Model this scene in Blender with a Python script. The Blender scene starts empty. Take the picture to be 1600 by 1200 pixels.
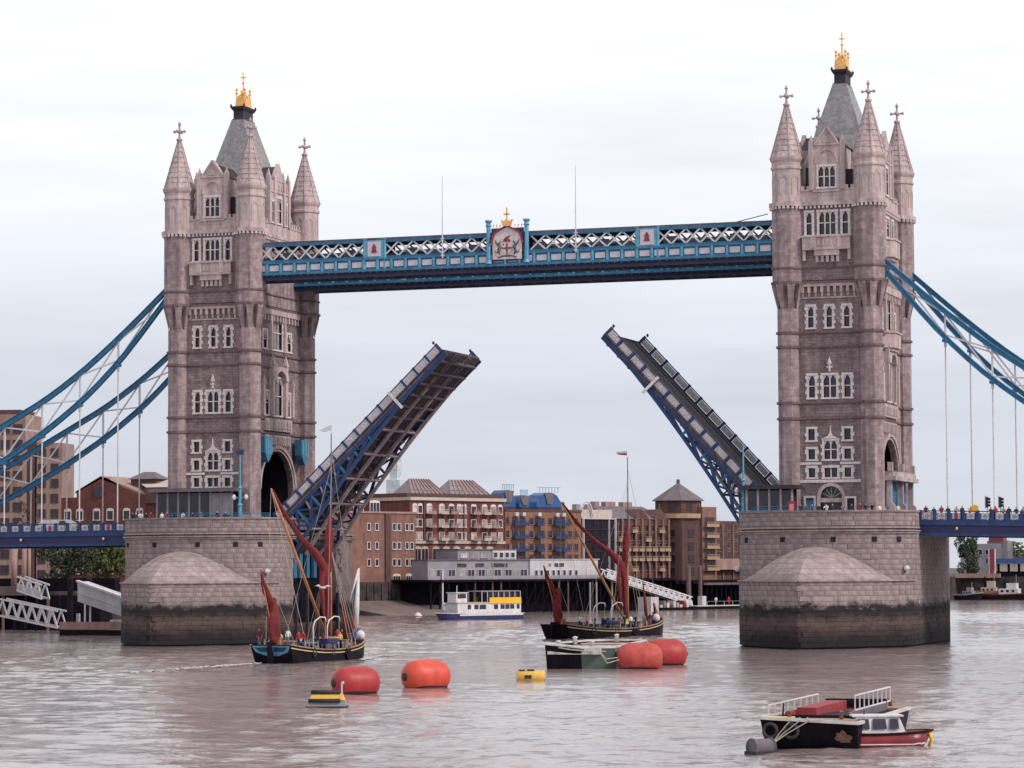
import bpy, bmesh, math, random
from mathutils import Vector, Matrix
random.seed(7)
rnd = random.uniform
S = bpy.context.scene
COL = S.collection
R = math.radians

# ------------------------------------------------------------------ camera
cam_d = bpy.data.cameras.new("camera")
cam = bpy.data.objects.new("camera", cam_d)
COL.objects.link(cam)
S.camera = cam
cam_d.sensor_width = 36.0
cam_d.lens = 100.303
cam_d.clip_start = 1.0
cam_d.clip_end = 12000
CAMP = Vector((114.981, -351.296, 9.448))
YAW, PITCH, ROLL = -0.3240, 0.0647, -0.0050
_f = Vector((math.sin(YAW)*math.cos(PITCH), math.cos(YAW)*math.cos(PITCH), math.sin(PITCH)))
_r = _f.cross(Vector((0, 0, 1))).normalized()
_u = _r.cross(_f)
_r2 = _r*math.cos(ROLL)+_u*math.sin(ROLL)
_u2 = -_r*math.sin(ROLL)+_u*math.cos(ROLL)
m = Matrix((( _r2.x, _u2.x, -_f.x), (_r2.y, _u2.y, -_f.y), (_r2.z, _u2.z, -_f.z))).to_4x4()
m.translation = CAMP
cam.matrix_world = m

# ------------------------------------------------------------------ light
SUNV = Vector((0.88, -0.20, 0.74)).normalized()
W = bpy.data.worlds.new("World")
S.world = W
W.use_nodes = True
nt = W.node_tree
nt.nodes.clear()
N = nt.nodes.new
out = N("ShaderNodeOutputWorld"); bg = N("ShaderNodeBackground"); sky = N("ShaderNodeTexSky")
sky.sky_type = 'NISHITA'; sky.sun_disc = False
sky.sun_elevation = math.asin(SUNV.z)
sky.sun_rotation = math.atan2(SUNV.x, SUNV.y)
sky.air_density = 1.2; sky.dust_density = 2.0
bg.inputs[1].default_value = 0.1
tc = N("ShaderNodeTexCoord"); sx = N("ShaderNodeSeparateXYZ")
nt.links.new(tc.outputs['Generated'], sx.inputs[0])
ramp = N("ShaderNodeValToRGB")          # overcast brightness by height above the horizon
cr = ramp.color_ramp
cr.elements[0].position = 0.0; cr.elements[0].color = (0.59, 0.61, 0.68, 1)
cr.elements[1].position = 1.0; cr.elements[1].color = (0.84, 0.86, 0.90, 1)
for p_, c_ in ((0.06, (0.60, 0.635, 0.715, 1)), (0.12, (0.78, 0.80, 0.86, 1)), (0.19, (0.91, 0.935, 0.95, 1)), (0.4, (0.90, 0.92, 0.95, 1))):
    e_ = cr.elements.new(p_); e_.color = c_
nt.links.new(sx.outputs[2], ramp.inputs[0])
mp = N("ShaderNodeMapping"); mp.inputs['Scale'].default_value = (3.2, 3.2, 26)
nt.links.new(tc.outputs['Generated'], mp.inputs[0])
nz = N("ShaderNodeTexNoise"); nz.inputs['Scale'].default_value = 1.6; nz.inputs['Detail'].default_value = 6; nz.inputs['Roughness'].default_value = 0.55
nt.links.new(mp.outputs[0], nz.inputs['Vector'])
mr = N("ShaderNodeMapRange"); mr.inputs[1].default_value = 0.30; mr.inputs[2].default_value = 0.70
mr.inputs[3].default_value = 9.2; mr.inputs[4].default_value = 10.8
nt.links.new(nz.outputs['Fac'], mr.inputs[0])
vm = N("ShaderNodeVectorMath"); vm.operation = 'SCALE'
nt.links.new(ramp.outputs[0], vm.inputs[0]); nt.links.new(mr.outputs[0], vm.inputs['Scale'])
mx = N("ShaderNodeMixRGB"); mx.inputs[0].default_value = 0.95
nt.links.new(sky.outputs[0], mx.inputs[1]); nt.links.new(vm.outputs[0], mx.inputs[2])
nt.links.new(mx.outputs[0], bg.inputs[0]); nt.links.new(bg.outputs[0], out.inputs[0])
sun_d = bpy.data.lights.new("sun", 'SUN'); sun_d.energy = 2.2; sun_d.angle = R(9); sun_d.color = (1.0, 0.94, 0.86)
sun = bpy.data.objects.new("sun", sun_d); COL.objects.link(sun)
sun.rotation_euler = SUNV.to_track_quat('Z', 'Y').to_euler()
sun.location = (60, -60, 120)
S.view_settings.view_transform = 'Standard'; S.view_settings.look = 'None'
S.view_settings.exposure = 0.23; S.view_settings.gamma = 1.0; S.view_settings.use_curve_mapping = False
S.render.engine = 'CYCLES'

# ------------------------------------------------------------------ materials
def srgb(r, g, b):
    f = lambda c: ((c/255.0)/12.92) if c/255.0 <= 0.04045 else (((c/255.0)+0.055)/1.055)**2.4
    return (f(r), f(g), f(b))
MATS = {}
def M(name, col, col2=None, rough=0.8, metal=0.0, scale=3.0, amount=0.5, bump=0.0, bscale=None, bdist=0.03, rand=0.0, spec=0.4, detail=5, stretch=(1, 1, 1), streak=0.0, brick=None, mortar=None):
    m = bpy.data.materials.new(name); m.use_nodes = True
    t = m.node_tree; nn = t.nodes; L = t.links.new
    b = nn['Principled BSDF']
    b.inputs['Roughness'].default_value = rough; b.inputs['Metallic'].default_value = metal
    b.inputs['Specular IOR Level'].default_value = spec
    tc = nn.new("ShaderNodeTexCoord")
    mp = nn.new("ShaderNodeMapping"); mp.inputs['Scale'].default_value = stretch
    L(tc.outputs['Object'], mp.inputs[0])
    if col2 is None: col2 = tuple(c*0.72 for c in col)
    no = nn.new("ShaderNodeTexNoise"); no.inputs['Scale'].default_value = scale; no.inputs['Detail'].default_value = detail; no.inputs['Roughness'].default_value = 0.65
    L(mp.outputs[0], no.inputs['Vector'])
    r = nn.new("ShaderNodeMapRange"); r.inputs[1].default_value = 0.5-0.5*amount*0.6; r.inputs[2].default_value = 0.5+0.5*amount*0.6
    L(no.outputs['Fac'], r.inputs[0])
    x = nn.new("ShaderNodeMixRGB"); x.inputs[1].default_value = (*col, 1); x.inputs[2].default_value = (*col2, 1)
    L(r.outputs[0], x.inputs[0]); cur = x.outputs[0]
    hgt = no.outputs['Fac']
    if brick:
        sp = nn.new("ShaderNodeSeparateXYZ"); L(tc.outputs['Object'], sp.inputs[0])
        ad = nn.new("ShaderNodeMath"); ad.operation = 'ADD'; L(sp.outputs[0], ad.inputs[0]); L(sp.outputs[1], ad.inputs[1])
        cb = nn.new("ShaderNodeCombineXYZ"); L(ad.outputs[0], cb.inputs[0]); L(sp.outputs[2], cb.inputs[1])
        bk = nn.new("ShaderNodeTexBrick"); bk.inputs['Scale'].default_value = 1.0
        bk.inputs['Brick Width'].default_value = brick[0]; bk.inputs['Row Height'].default_value = brick[1]
        bk.inputs['Mortar Size'].default_value = brick[2]; bk.inputs['Mortar Smooth'].default_value = 0.4
        bk.inputs['Color1'].default_value = (1, 1, 1, 1); bk.inputs['Color2'].default_value = (0.74, 0.74, 0.76, 1)
        mo = mortar or (0.55, 0.55, 0.58); bk.inputs['Mortar'].default_value = (*mo, 1)
        L(cb.outputs[0], bk.inputs['Vector'])
        mu = nn.new("ShaderNodeMixRGB"); mu.blend_type = 'MULTIPLY'; mu.inputs[0].default_value = 1.0
        L(cur, mu.inputs[1]); L(bk.outputs['Color'], mu.inputs[2]); cur = mu.outputs[0]
    if streak:
        ms = nn.new("ShaderNodeMapping"); ms.inputs['Scale'].default_value = (1.3, 1.3, 0.12); L(tc.outputs['Object'], ms.inputs[0])
        n2 = nn.new("ShaderNodeTexNoise"); n2.inputs['Scale'].default_value = 1.0; n2.inputs['Detail'].default_value = 4; L(ms.outputs[0], n2.inputs['Vector'])
        r2 = nn.new("ShaderNodeMapRange"); r2.inputs[1].default_value = 0.35; r2.inputs[2].default_value = 0.68; r2.inputs[3].default_value = 1.0+0.3*streak; r2.inputs[4].default_value = 1.0-streak
        L(n2.outputs['Fac'], r2.inputs[0])
        v = nn.new("ShaderNodeVectorMath"); v.operation = 'SCALE'; L(cur, v.inputs[0]); L(r2.outputs[0], v.inputs['Scale']); cur = v.outputs[0]
    if rand:
        oi = nn.new("ShaderNodeObjectInfo")
        r3 = nn.new("ShaderNodeMapRange"); r3.inputs[3].default_value = 1-rand; r3.inputs[4].default_value = 1+rand
        L(oi.outputs['Random'], r3.inputs[0])
        v = nn.new("ShaderNodeVectorMath"); v.operation = 'SCALE'; L(cur, v.inputs[0]); L(r3.outputs[0], v.inputs['Scale']); cur = v.outputs[0]
    L(cur, b.inputs['Base Color'])
    if bump:
        nb = nn.new("ShaderNodeTexNoise"); nb.inputs['Scale'].default_value = bscale or scale*3; nb.inputs['Detail'].default_value = 6
        L(tc.outputs['Object'], nb.inputs['Vector'])
        bp = nn.new("ShaderNodeBump"); bp.inputs['Strength'].default_value = bump; bp.inputs['Distance'].default_value = bdist
        L(nb.outputs['Fac'], bp.inputs['Height']); L(bp.outputs[0], b.inputs['Normal'])
    MATS[name] = m
    return m
M('granite', (0.16, 0.115, 0.128), (0.34, 0.255, 0.268), rough=0.9, scale=1.6, amount=0.7, bump=0.5, bscale=5, bdist=0.06, streak=0.26, brick=(0.85, 0.36, 0.03), mortar=(0.55, 0.5, 0.52))
M('dressed_stone', (0.56, 0.44, 0.435), (0.36, 0.27, 0.275), rough=0.85, scale=1.6, amount=0.8, bump=0.3, bscale=6, streak=0.32)
M('turret_stone', (0.43, 0.325, 0.332), (0.27, 0.195, 0.207), rough=0.88, scale=1.2, bump=0.35, bscale=5, streak=0.36, brick=(0.9, 0.42, 0.022), mortar=(0.7, 0.66, 0.68))
M('white_stone', (0.68, 0.60, 0.60), (0.48, 0.41, 0.42), rough=0.85, scale=2.5, bump=0.2)
M('dark_moulding', (0.10, 0.06, 0.07), (0.18, 0.12, 0.13), rough=0.9, scale=2)
M('slate_roof', (0.32, 0.30, 0.31), (0.225, 0.21, 0.22), rough=0.6, scale=2.5, bump=0.2, brick=(0.5, 0.32, 0.02), mortar=(0.7, 0.7, 0.72), streak=0.15)
M('spire_stone', (0.50, 0.39, 0.39), (0.32, 0.24, 0.247), rough=0.85, scale=2.0, bump=0.3, bscale=6, streak=0.25)
M('dark_iron', (0.03, 0.025, 0.035), (0.05, 0.04, 0.05), spec=0.2, rough=0.6, scale=3)
M('gilding', (0.86, 0.50, 0.20), (0.70, 0.34, 0.10), rough=0.4, metal=0.3, scale=3)
M('window_glass', (0.018, 0.014, 0.03), (0.035, 0.028, 0.05), rough=0.15, scale=1.2, spec=0.5)
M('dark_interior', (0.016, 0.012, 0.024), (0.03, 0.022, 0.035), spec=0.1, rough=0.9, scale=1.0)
M('pier_stone', (0.345, 0.27, 0.268), (0.19, 0.14, 0.147), rough=0.9, scale=0.9, amount=0.8, bump=0.5, bscale=3, bdist=0.05, rand=0.13, streak=0.25)
M('hood_stone', (0.40, 0.315, 0.305), (0.26, 0.195, 0.197), rough=0.9, scale=0.9, bump=0.35, bscale=3, streak=0.12, brick=(1.4, 0.62, 0.035), mortar=(0.6, 0.55, 0.58))
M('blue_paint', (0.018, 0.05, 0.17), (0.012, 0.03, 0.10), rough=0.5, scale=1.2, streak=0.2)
M('bright_blue_paint', (0.03, 0.19, 0.36), (0.02, 0.12, 0.26), rough=0.5, scale=1.2, streak=0.2)
M('chain_blue', (0.022, 0.15, 0.29), (0.018, 0.10, 0.21), rough=0.5, scale=1.5, streak=0.2)
M('teal_paint', (0.045, 0.20, 0.33), (0.03, 0.12, 0.23), rough=0.5, scale=1.5, streak=0.2)
M('light_teal_paint', (0.12, 0.36, 0.50), (0.07, 0.22, 0.34), rough=0.5, scale=1.5)
M('white_paint', (0.68, 0.64, 0.66), (0.50, 0.46, 0.49), rough=0.6, scale=2.0, streak=0.15)
M('panel_white', (0.62, 0.58, 0.63), (0.40, 0.37, 0.44), rough=0.65, scale=4.0, amount=0.9)
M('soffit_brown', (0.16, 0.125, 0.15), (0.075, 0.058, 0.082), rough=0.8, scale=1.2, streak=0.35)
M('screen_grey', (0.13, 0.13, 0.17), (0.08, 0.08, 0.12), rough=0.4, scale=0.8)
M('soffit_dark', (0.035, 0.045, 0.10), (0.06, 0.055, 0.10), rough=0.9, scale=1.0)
M('asphalt', (0.032, 0.030, 0.045), (0.055, 0.05, 0.068), rough=0.9, scale=1.5)
M('crest_red', (0.28, 0.03, 0.05), (0.2, 0.02, 0.04), rough=0.5, scale=2)
M('black_timber', (0.006, 0.005, 0.010), (0.016, 0.012, 0.018), rough=0.95, scale=1.2, spec=0.03)
M('paving', (0.22, 0.18, 0.17), (0.15, 0.12, 0.12), rough=0.9, scale=1)
M('flange_pink', (0.36, 0.28, 0.30), (0.20, 0.145, 0.165), rough=0.8, scale=1.0, streak=0.2)
M('roof_felt', (0.10, 0.085, 0.095), (0.15, 0.125, 0.13), rough=0.85, scale=1)

# ------------------------------------------------------------------ mesh helpers
ORG = {}
class MB:
    def __init__(s): s.v = []; s.f = []; s.mi = []; s.m = 0; s.sm = []; s.smooth = False
    def add(s, vs, fs):
        b = len(s.v); s.v += [tuple(v) for v in vs]
        for f in fs:
            s.f.append([b+i for i in f]); s.mi.append(s.m); s.sm.append(s.smooth)
    def hexa(s, p):  # 8 points bottom 0-3, top 4-7
        s.add(p, [(3, 2, 1, 0), (4, 5, 6, 7), (0, 1, 5, 4), (1, 2, 6, 5), (2, 3, 7, 6), (3, 0, 4, 7)])
    def box(s, x0, x1, y0, y1, z0, z1):
        s.hexa([(x0, y0, z0), (x1, y0, z0), (x1, y1, z0), (x0, y1, z0), (x0, y0, z1), (x1, y0, z1), (x1, y1, z1), (x0, y1, z1)])
    def beam(s, a, b, w, h, up=(0, 0, 1)):
        a = Vector(a); b = Vector(b); d = b-a
        if d.length < 1e-6: return
        d.normalize(); up = Vector(up)
        r = d.cross(up)
        if r.length < 1e-4: r = d.cross(Vector((1, 0, 0)))
        r.normalize(); u = r.cross(d); r *= w/2; u *= h/2
        s.hexa([a-r-u, a+r-u, b+r-u, b-r-u, a-r+u, a+r+u, b+r+u, b-r+u])
    def prism(s, poly, z0, z1, cap=True):
        n = len(poly); vs = [(x, y, z0) for x, y in poly]+[(x, y, z1) for x, y in poly]
        fs = [(i, (i+1) % n, n+(i+1) % n, n+i) for i in range(n)]
        if cap: fs += [tuple(range(n-1, -1, -1)), tuple(range(n, 2*n))]
        s.add(vs, fs)
    def loft(s, rings, cap=True, closed=True):
        n = len(rings[0]); vs = [p for r in rings for p in r]; fs = []
        for k in range(len(rings)-1):
            for i in range(n if closed else n-1):
                j = (i+1) % n
                fs.append((k*n+i, k*n+j, (k+1)*n+j, (k+1)*n+i))
        if cap and closed: fs += [tuple(range(n-1, -1, -1)), tuple((len(rings)-1)*n+i for i in range(n))]
        s.add(vs, fs)
    def lathe(s, cx, cy, prof, n=8, ph=None, cap=True):
        if ph is None: ph = math.pi/n
        s.loft([[(cx+r*math.cos(ph+2*math.pi*i/n), cy+r*math.sin(ph+2*math.pi*i/n), z) for i in range(n)] for r, z in prof], cap)
    def tube(s, pts, rad, n=6, cap=True):
        rings = []; pts = [Vector(p) for p in pts]
        if not isinstance(rad, (list, tuple)): rad = [rad]*len(pts)
        ref = None
        for i, p in enumerate(pts):
            d = (pts[min(i+1, len(pts)-1)]-pts[max(i-1, 0)]).normalized()
            if ref is None:
                ref = d.cross(Vector((0, 0, 1)))
                if ref.length < 0.1: ref = d.cross(Vector((1, 0, 0)))
            ref = (ref-d*ref.dot(d)).normalized(); q = d.cross(ref)
            rings.append([p+(ref*math.cos(2*math.pi*k/n)+q*math.sin(2*math.pi*k/n))*rad[i] for k in range(n)])
        s.loft(rings, cap)
    def quad(s, a, b, c, d): s.add([a, b, c, d], [(0, 1, 2, 3)])
    def poly(s, pts): s.add(pts, [tuple(range(len(pts)))])
    def slab(s, pts, off):  # planar polygon extruded by a vector
        off = Vector(off); n = len(pts); vs = [Vector(p) for p in pts]; vs += [p+off for p in vs]
        s.add(vs, [tuple(range(n-1, -1, -1)), tuple(range(n, 2*n))]+[(i, (i+1) % n, n+(i+1) % n, n+i) for i in range(n)])
    def mesh(s, name, mats, off=(0, 0, 0)):
        me = bpy.data.meshes.new(name)
        me.from_pydata([(v[0]-off[0], v[1]-off[1], v[2]-off[2]) for v in s.v], [], s.f)
        if not isinstance(mats, (list, tuple)): mats = [mats]
        for m_ in mats: me.materials.append(MATS[m_] if isinstance(m_, str) else m_)
        me.polygons.foreach_set('material_index', s.mi)
        me.polygons.foreach_set('use_smooth', s.sm)
        bm = bmesh.new(); bm.from_mesh(me); bmesh.ops.recalc_face_normals(bm, faces=bm.faces); bm.to_mesh(me); bm.free()
        me.update(); return me
    def build(s, name, mats, parent=None, **props):
        off = ORG.get(parent.name, (0, 0, 0)) if parent else (0, 0, 0)
        o = bpy.data.objects.new(name, s.mesh(name, mats, off)); COL.objects.link(o)
        if parent: o.parent = parent; ORG[o.name] = off
        for k, v in props.items(): o[k] = v
        return o
def thing(name, loc, label, cat, group=None, rotz=0):
    o = bpy.data.objects.new(name, None); COL.objects.link(o); o.location = loc; o.rotation_euler = (0, 0, rotz)
    o.empty_display_size = 0.5
    o['label'] = label; o['category'] = cat
    if group: o['group'] = group
    ORG[o.name] = tuple(loc)
    return o
def local_thing(name, label, cat, group=None):
    """root whose parts are built in its own coordinates and which is placed afterwards"""
    return thing(name, (0, 0, 0), label, cat, group)
def place(o, loc, rotz=0, scale=None):
    o.location = loc; o.rotation_euler = (0, 0, rotz)
    if scale: o.scale = (scale,)*3
    return o
def tag(o, label, cat, group=None):
    o['label'] = label; o['category'] = cat
    if group: o['group'] = group
    return o
def copy_tree(o, parent=None, label=None):
    c = o.copy(); COL.objects.link(c)
    if parent: c.parent = parent
    if label: c['label'] = label
    for ch in list(o.children): copy_tree(ch, c)
    return c
UNIT = {}
def unit(matname):
    if matname not in UNIT:
        b = MB(); b.box(-.5, .5, -.5, .5, -.5, .5); UNIT[matname] = b.mesh('block_'+matname, matname)
    return UNIT[matname]
def bar(name, mat, parent, a, b, w, h, up=(0, 0, 1)):
    """one straight piece between two points (world coordinates of the parent's origin frame), sharing a unit mesh"""
    a = Vector(a); b = Vector(b); d = b-a; ln = d.length; d.normalize()
    r = d.cross(Vector(up))
    if r.length < 1e-4: r = d.cross(Vector((1, 0, 0)))
    r.normalize(); u = r.cross(d)
    o = bpy.data.objects.new(name, unit(mat)); COL.objects.link(o)
    off = Vector(ORG.get(parent.name, (0, 0, 0))) if parent else Vector((0, 0, 0))
    mt = Matrix(((r.x*w, d.x*ln, u.x*h), (r.y*w, d.y*ln, u.y*h), (r.z*w, d.z*ln, u.z*h))).to_4x4()
    mt.translation = (a+b)/2-off
    if parent: o.parent = parent
    o.matrix_basis = mt
    return o
def lerp(a, b, t): return a+(b-a)*t
def interp(tab, x):
    for (x0, y0), (x1, y1) in zip(tab, tab[1:]):
        if x <= x1: return lerp(y0, y1, (x-x0)/(x1-x0))
    return tab[-1][1]
def frame(P0, U, Nn):
    P0 = Vector(P0); U = Vector(U); Nn = Vector(Nn)
    return lambda u, z, d=0.0: tuple(P0+U*u+Nn*d+Vector((0, 0, z)))
def fbox(mb, F, u0, u1, z0, z1, d0, d1):
    mb.hexa([F(u0, z0, d0), F(u1, z0, d0), F(u1, z0, d1), F(u0, z0, d1), F(u0, z1, d0), F(u1, z1, d0), F(u1, z1, d1), F(u0, z1, d1)])
def wall(mb, F, u0, u1, z0, z1, holes, depth=0.5):
    us = sorted({u0, u1}|{h[0] for h in holes}|{h[1] for h in holes}); zs = sorted({z0, z1}|{h[2] for h in holes}|{h[3] for h in holes})
    for a, b in zip(us, us[1:]):
        for c, d in zip(zs, zs[1:]):
            cu, cz = (a+b)/2, (c+d)/2
            if any(h[0] < cu < h[1] and h[2] < cz < h[3] for h in holes): continue
            mb.quad(F(a, c), F(b, c), F(b, d), F(a, d))
    for h in holes:
        a, b, c, d = h[:4]; D = -depth
        mb.quad(F(a, c), F(a, d), F(a, d, D), F(a, c, D)); mb.quad(F(b, c), F(b, d), F(b, d, D), F(b, c, D))
        mb.quad(F(a, c), F(b, c), F(b, c, D), F(a, c, D)); mb.quad(F(a, d), F(b, d), F(b, d, D), F(a, d, D))
def window(root, F, u0, u1, z0, z1, lights=1, transom=True, arched=True, jamb=0.28, quoins=True, mat='white_stone', name='window', ogee=False):
    mb = MB(); w = (u1-u0)/lights
    n = max(2, int((z1-z0)/0.42)); hh = (z1-z0)/n
    for k in range(n):
        e = jamb+(0.16 if k % 2 else 0) if quoins else jamb
        for s_ in (0, 1):
            if s_: fbox(mb, F, u1, u1+e, z0+k*hh+0.01, z0+(k+1)*hh-0.01, -0.2, 0.07)
            else: fbox(mb, F, u0-e, u0, z0+k*hh+0.01, z0+(k+1)*hh-0.01, -0.2, 0.07)
    fbox(mb, F, u0-jamb-0.05, u1+jamb+0.05, z1, z1+0.28, -0.2, 0.09)
    fbox(mb, F, u0-jamb-0.1, u1+jamb+0.1, z0-0.22, z0, -0.2, 0.14)
    for k in range(1, lights): fbox(mb, F, u0+k*w-0.07, u0+k*w+0.07, z0, z1, -0.34, -0.02)
    if transom:
        zt = z0+(z1-z0)*0.52
        for k in range(lights): fbox(mb, F, u0+k*w+(0.07 if k else 0), u0+(k+1)*w-(0.07 if k < lights-1 else 0), zt-0.06, zt+0.06, -0.32, -0.05)
    if arched:
        for k in range(lights):
            a = u0+k*w; b = a+w; c = (a+b)/2; r = w*0.8
            for s_, e in ((1, a), (-1, b)):
                pts = [F(e, z1, -0.3), F(e, z1-r, -0.3)]
                for q in range(1, 4):
                    t = q/3; pts.append(F(e+s_*(w/2)*t, z1-r*(1-t)**1.6*1.0, -0.3))
                o_ = Vector(F(0, 0, 0.0))-Vector(F(0, 0, -0.26)); mb.slab(pts, o_)
    if ogee:
        c = (u0+u1)/2
        pts = [F(c-(u1-u0)/2-0.2, z1+0.28, 0), F(c-0.3, z1+0.6, 0), F(c-0.1, z1+1.0, 0), F(c, z1+1.9, 0), F(c+0.1, z1+1.0, 0), F(c+0.3, z1+0.6, 0), F(c+(u1-u0)/2+0.2, z1+0.28, 0)]
        mb.slab(pts, Vector(F(0, 0, 0.16))-Vector(F(0, 0, 0)))
    o = mb.build(name, mat, root)
    g = MB(); g.quad(F(u0-0.02, z0-0.02, -0.36), F(u1+0.02, z0-0.02, -0.36), F(u1+0.02, z1+0.02, -0.36), F(u0-0.02, z1+0.02, -0.36))
    g.build('pane', 'window_glass', o)
    return o

# ------------------------------------------------------------------ bridge tower
ZB = 15.2
S0, S1, S2, S3, S4, S5, S6 = 53.77, 46.17, 44.42, 38.28, 36.53, 29.67, 27.74
TA, TB_ = 5.12, 9.2
def octa(cx, cy, r): return [(cx+r*math.cos(math.pi/8+math.pi/4*i), cy+r*math.sin(math.pi/8+math.pi/4*i)) for i in range(8)]
def turret(root, X, cx, cy, full=True):
    x = X+cx
    t = MB()
    t.lathe(x, cy, [(1.62, ZB), (1.62, ZB+1.2), (1.42, ZB+1.4), (1.42, 41.0), (1.14, 41.25), (1.14, 43.5), (1.9, 43.9), (1.98, 44.3), (1.98, S0-0.2)])
    # corbel wedges with pointed recesses between them
    for i in range(8):
        a = math.pi/8+math.pi/4*i; ca, sa = math.cos(a), math.sin(a); pa = (-sa*0.16, ca*0.16)
        lo = Vector((x+1.3*ca, cy+1.3*sa, 40.9)); hi0 = Vector((x+1.2*ca, cy+1.2*sa, 43.62)); hi1 = Vector((x+2.0*ca, cy+2.0*sa, 43.9)); pv = Vector((pa[0], pa[1], 0))
        t.add([lo-pv*1.6, lo+pv*1.6, hi0-pv*2.6, hi0+pv*2.6, hi1-pv*2.9, hi1+pv*2.9, hi1-pv*2.9+Vector((0, 0, .4)), hi1+pv*2.9+Vector((0, 0, .4))],
              [(0, 2, 4), (1, 5, 3), (0, 4, 5, 1), (4, 6, 7, 5), (2, 3, 7, 6), (2, 6, 4), (3, 5, 7)])
    tb = t.build('turret', 'turret_stone', root)
    u = MB()
    u.lathe(x, cy, [(1.92, S0+0.12), (1.9, 58.2), (2.05, 58.35), (2.05, 58.6), (1.93, 58.7), (1.93, 59.15), (2.12, 59.45), (2.2, 59.7), (2.2, 59.85), (2.0, 59.9)])
    for i in range(8):   # blind tracery panels on the upper stage
        a = math.pi/4*i; ca, sa = math.cos(a), math.sin(a); ap = 1.9*math.cos(math.pi/8)
        F = frame((x+ap*ca, cy+ap*sa, 0), (-sa, ca, 0), (ca, sa, 0))
        for s_ in (-0.45, 0.45): fbox(u, F, s_-0.07, s_+0.07, 55.2, 57.2, 0, 0.07)
        u.slab([F(-0.45, 57.15), F(0, 57.75), F(0.45, 57.15), F(0.3, 57.1), F(0, 57.5), F(-0.3, 57.1)], Vector((ca, sa, 0))*0.07)
    u.build('turret_top', 'dressed_stone', root)
    c = MB(); nt_ = 9
    for k in range(nt_):
        z0 = lerp(59.9, 66.2, k/nt_); z1 = lerp(59.9, 66.2, (k+1)/nt_)
        r0 = lerp(1.98, 0.24, k/nt_); r1 = lerp(1.98, 0.24, (k+1)/nt_)
        c.lathe(x, cy, [(r0+0.07, z0), (r0+0.04, z0+0.08), (r1+0.0, z1)])
    for i in range(8):
        a = math.pi/8+math.pi/4*i
        c.beam((x+2.02*math.cos(a), cy+2.02*math.sin(a), 59.9), (x+0.26*math.cos(a), cy+0.26*math.sin(a), 66.2), 0.13, 0.13)
    c.lathe(x, cy, [(0.26, 66.2), (0.42, 66.35), (0.42, 66.55), (0.18, 66.7), (0.13, 67.2)])
    c.build('spire', 'spire_stone', root)
    k = MB()
    k.box(x-0.1, x+0.1, cy-0.1, cy+0.1, 67.15, 68.5)
    k.lathe(x, cy, [(0.12, 68.35), (0.24, 68.5), (0.12, 68.75), (0.03, 68.95)])
    for dx, dy in ((1, 0), (0, 1)):
        k.beam((x-0.7*dx, cy-0.7*dy, 67.55), (x+0.7*dx, cy+0.7*dy, 67.55), 0.16, 0.17)
        for s_ in (-1, 1):
            k.lathe(x+s_*0.72*dx, cy+s_*0.72*dy, [(0.05, 67.35), (0.19, 67.46), (0.19, 67.64), (0.05, 67.76)], 6)
    k.lathe(x, cy, [(0.14, 67.3), (0.27, 67.42), (0.27, 67.68), (0.14, 67.8)])
    k.build('finial', 'spire_stone', root)
def ring_string(mb, X, z, h, proj, zone):
    """moulding that runs round walls and turrets"""
    r = (1.42 if zone == 'lo' else 1.98)+proj
    for sx in (-1, 1):
        for sy in (-1, 1): mb.prism(octa(X+sx*TA, sy*TB_, r), z, z+h)
    fy = 9.62 if zone == 'lo' else 9.92
    e = 0.013
    for sy in (-1, 1): mb.box(X-TA, X+TA, sy*fy-proj if sy > 0 else -fy-proj, sy*fy+proj if sy > 0 else -fy+proj, z+e, z+h-e)
    for sx in (-1, 1):
        fx = SIDE[sx] if zone == 'lo' else SIDEU[sx]
        mb.box(X+sx*fx-proj, X+sx*fx+proj, -TB_, TB_, z+2*e, z+h-2*e)
SIDE = {1: 4.95, -1: 5.35}; SIDEU = {1: 5.25, -1: 5.45}   # +1 faces the river span, -1 the shore (mirrored on the other tower)
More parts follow.
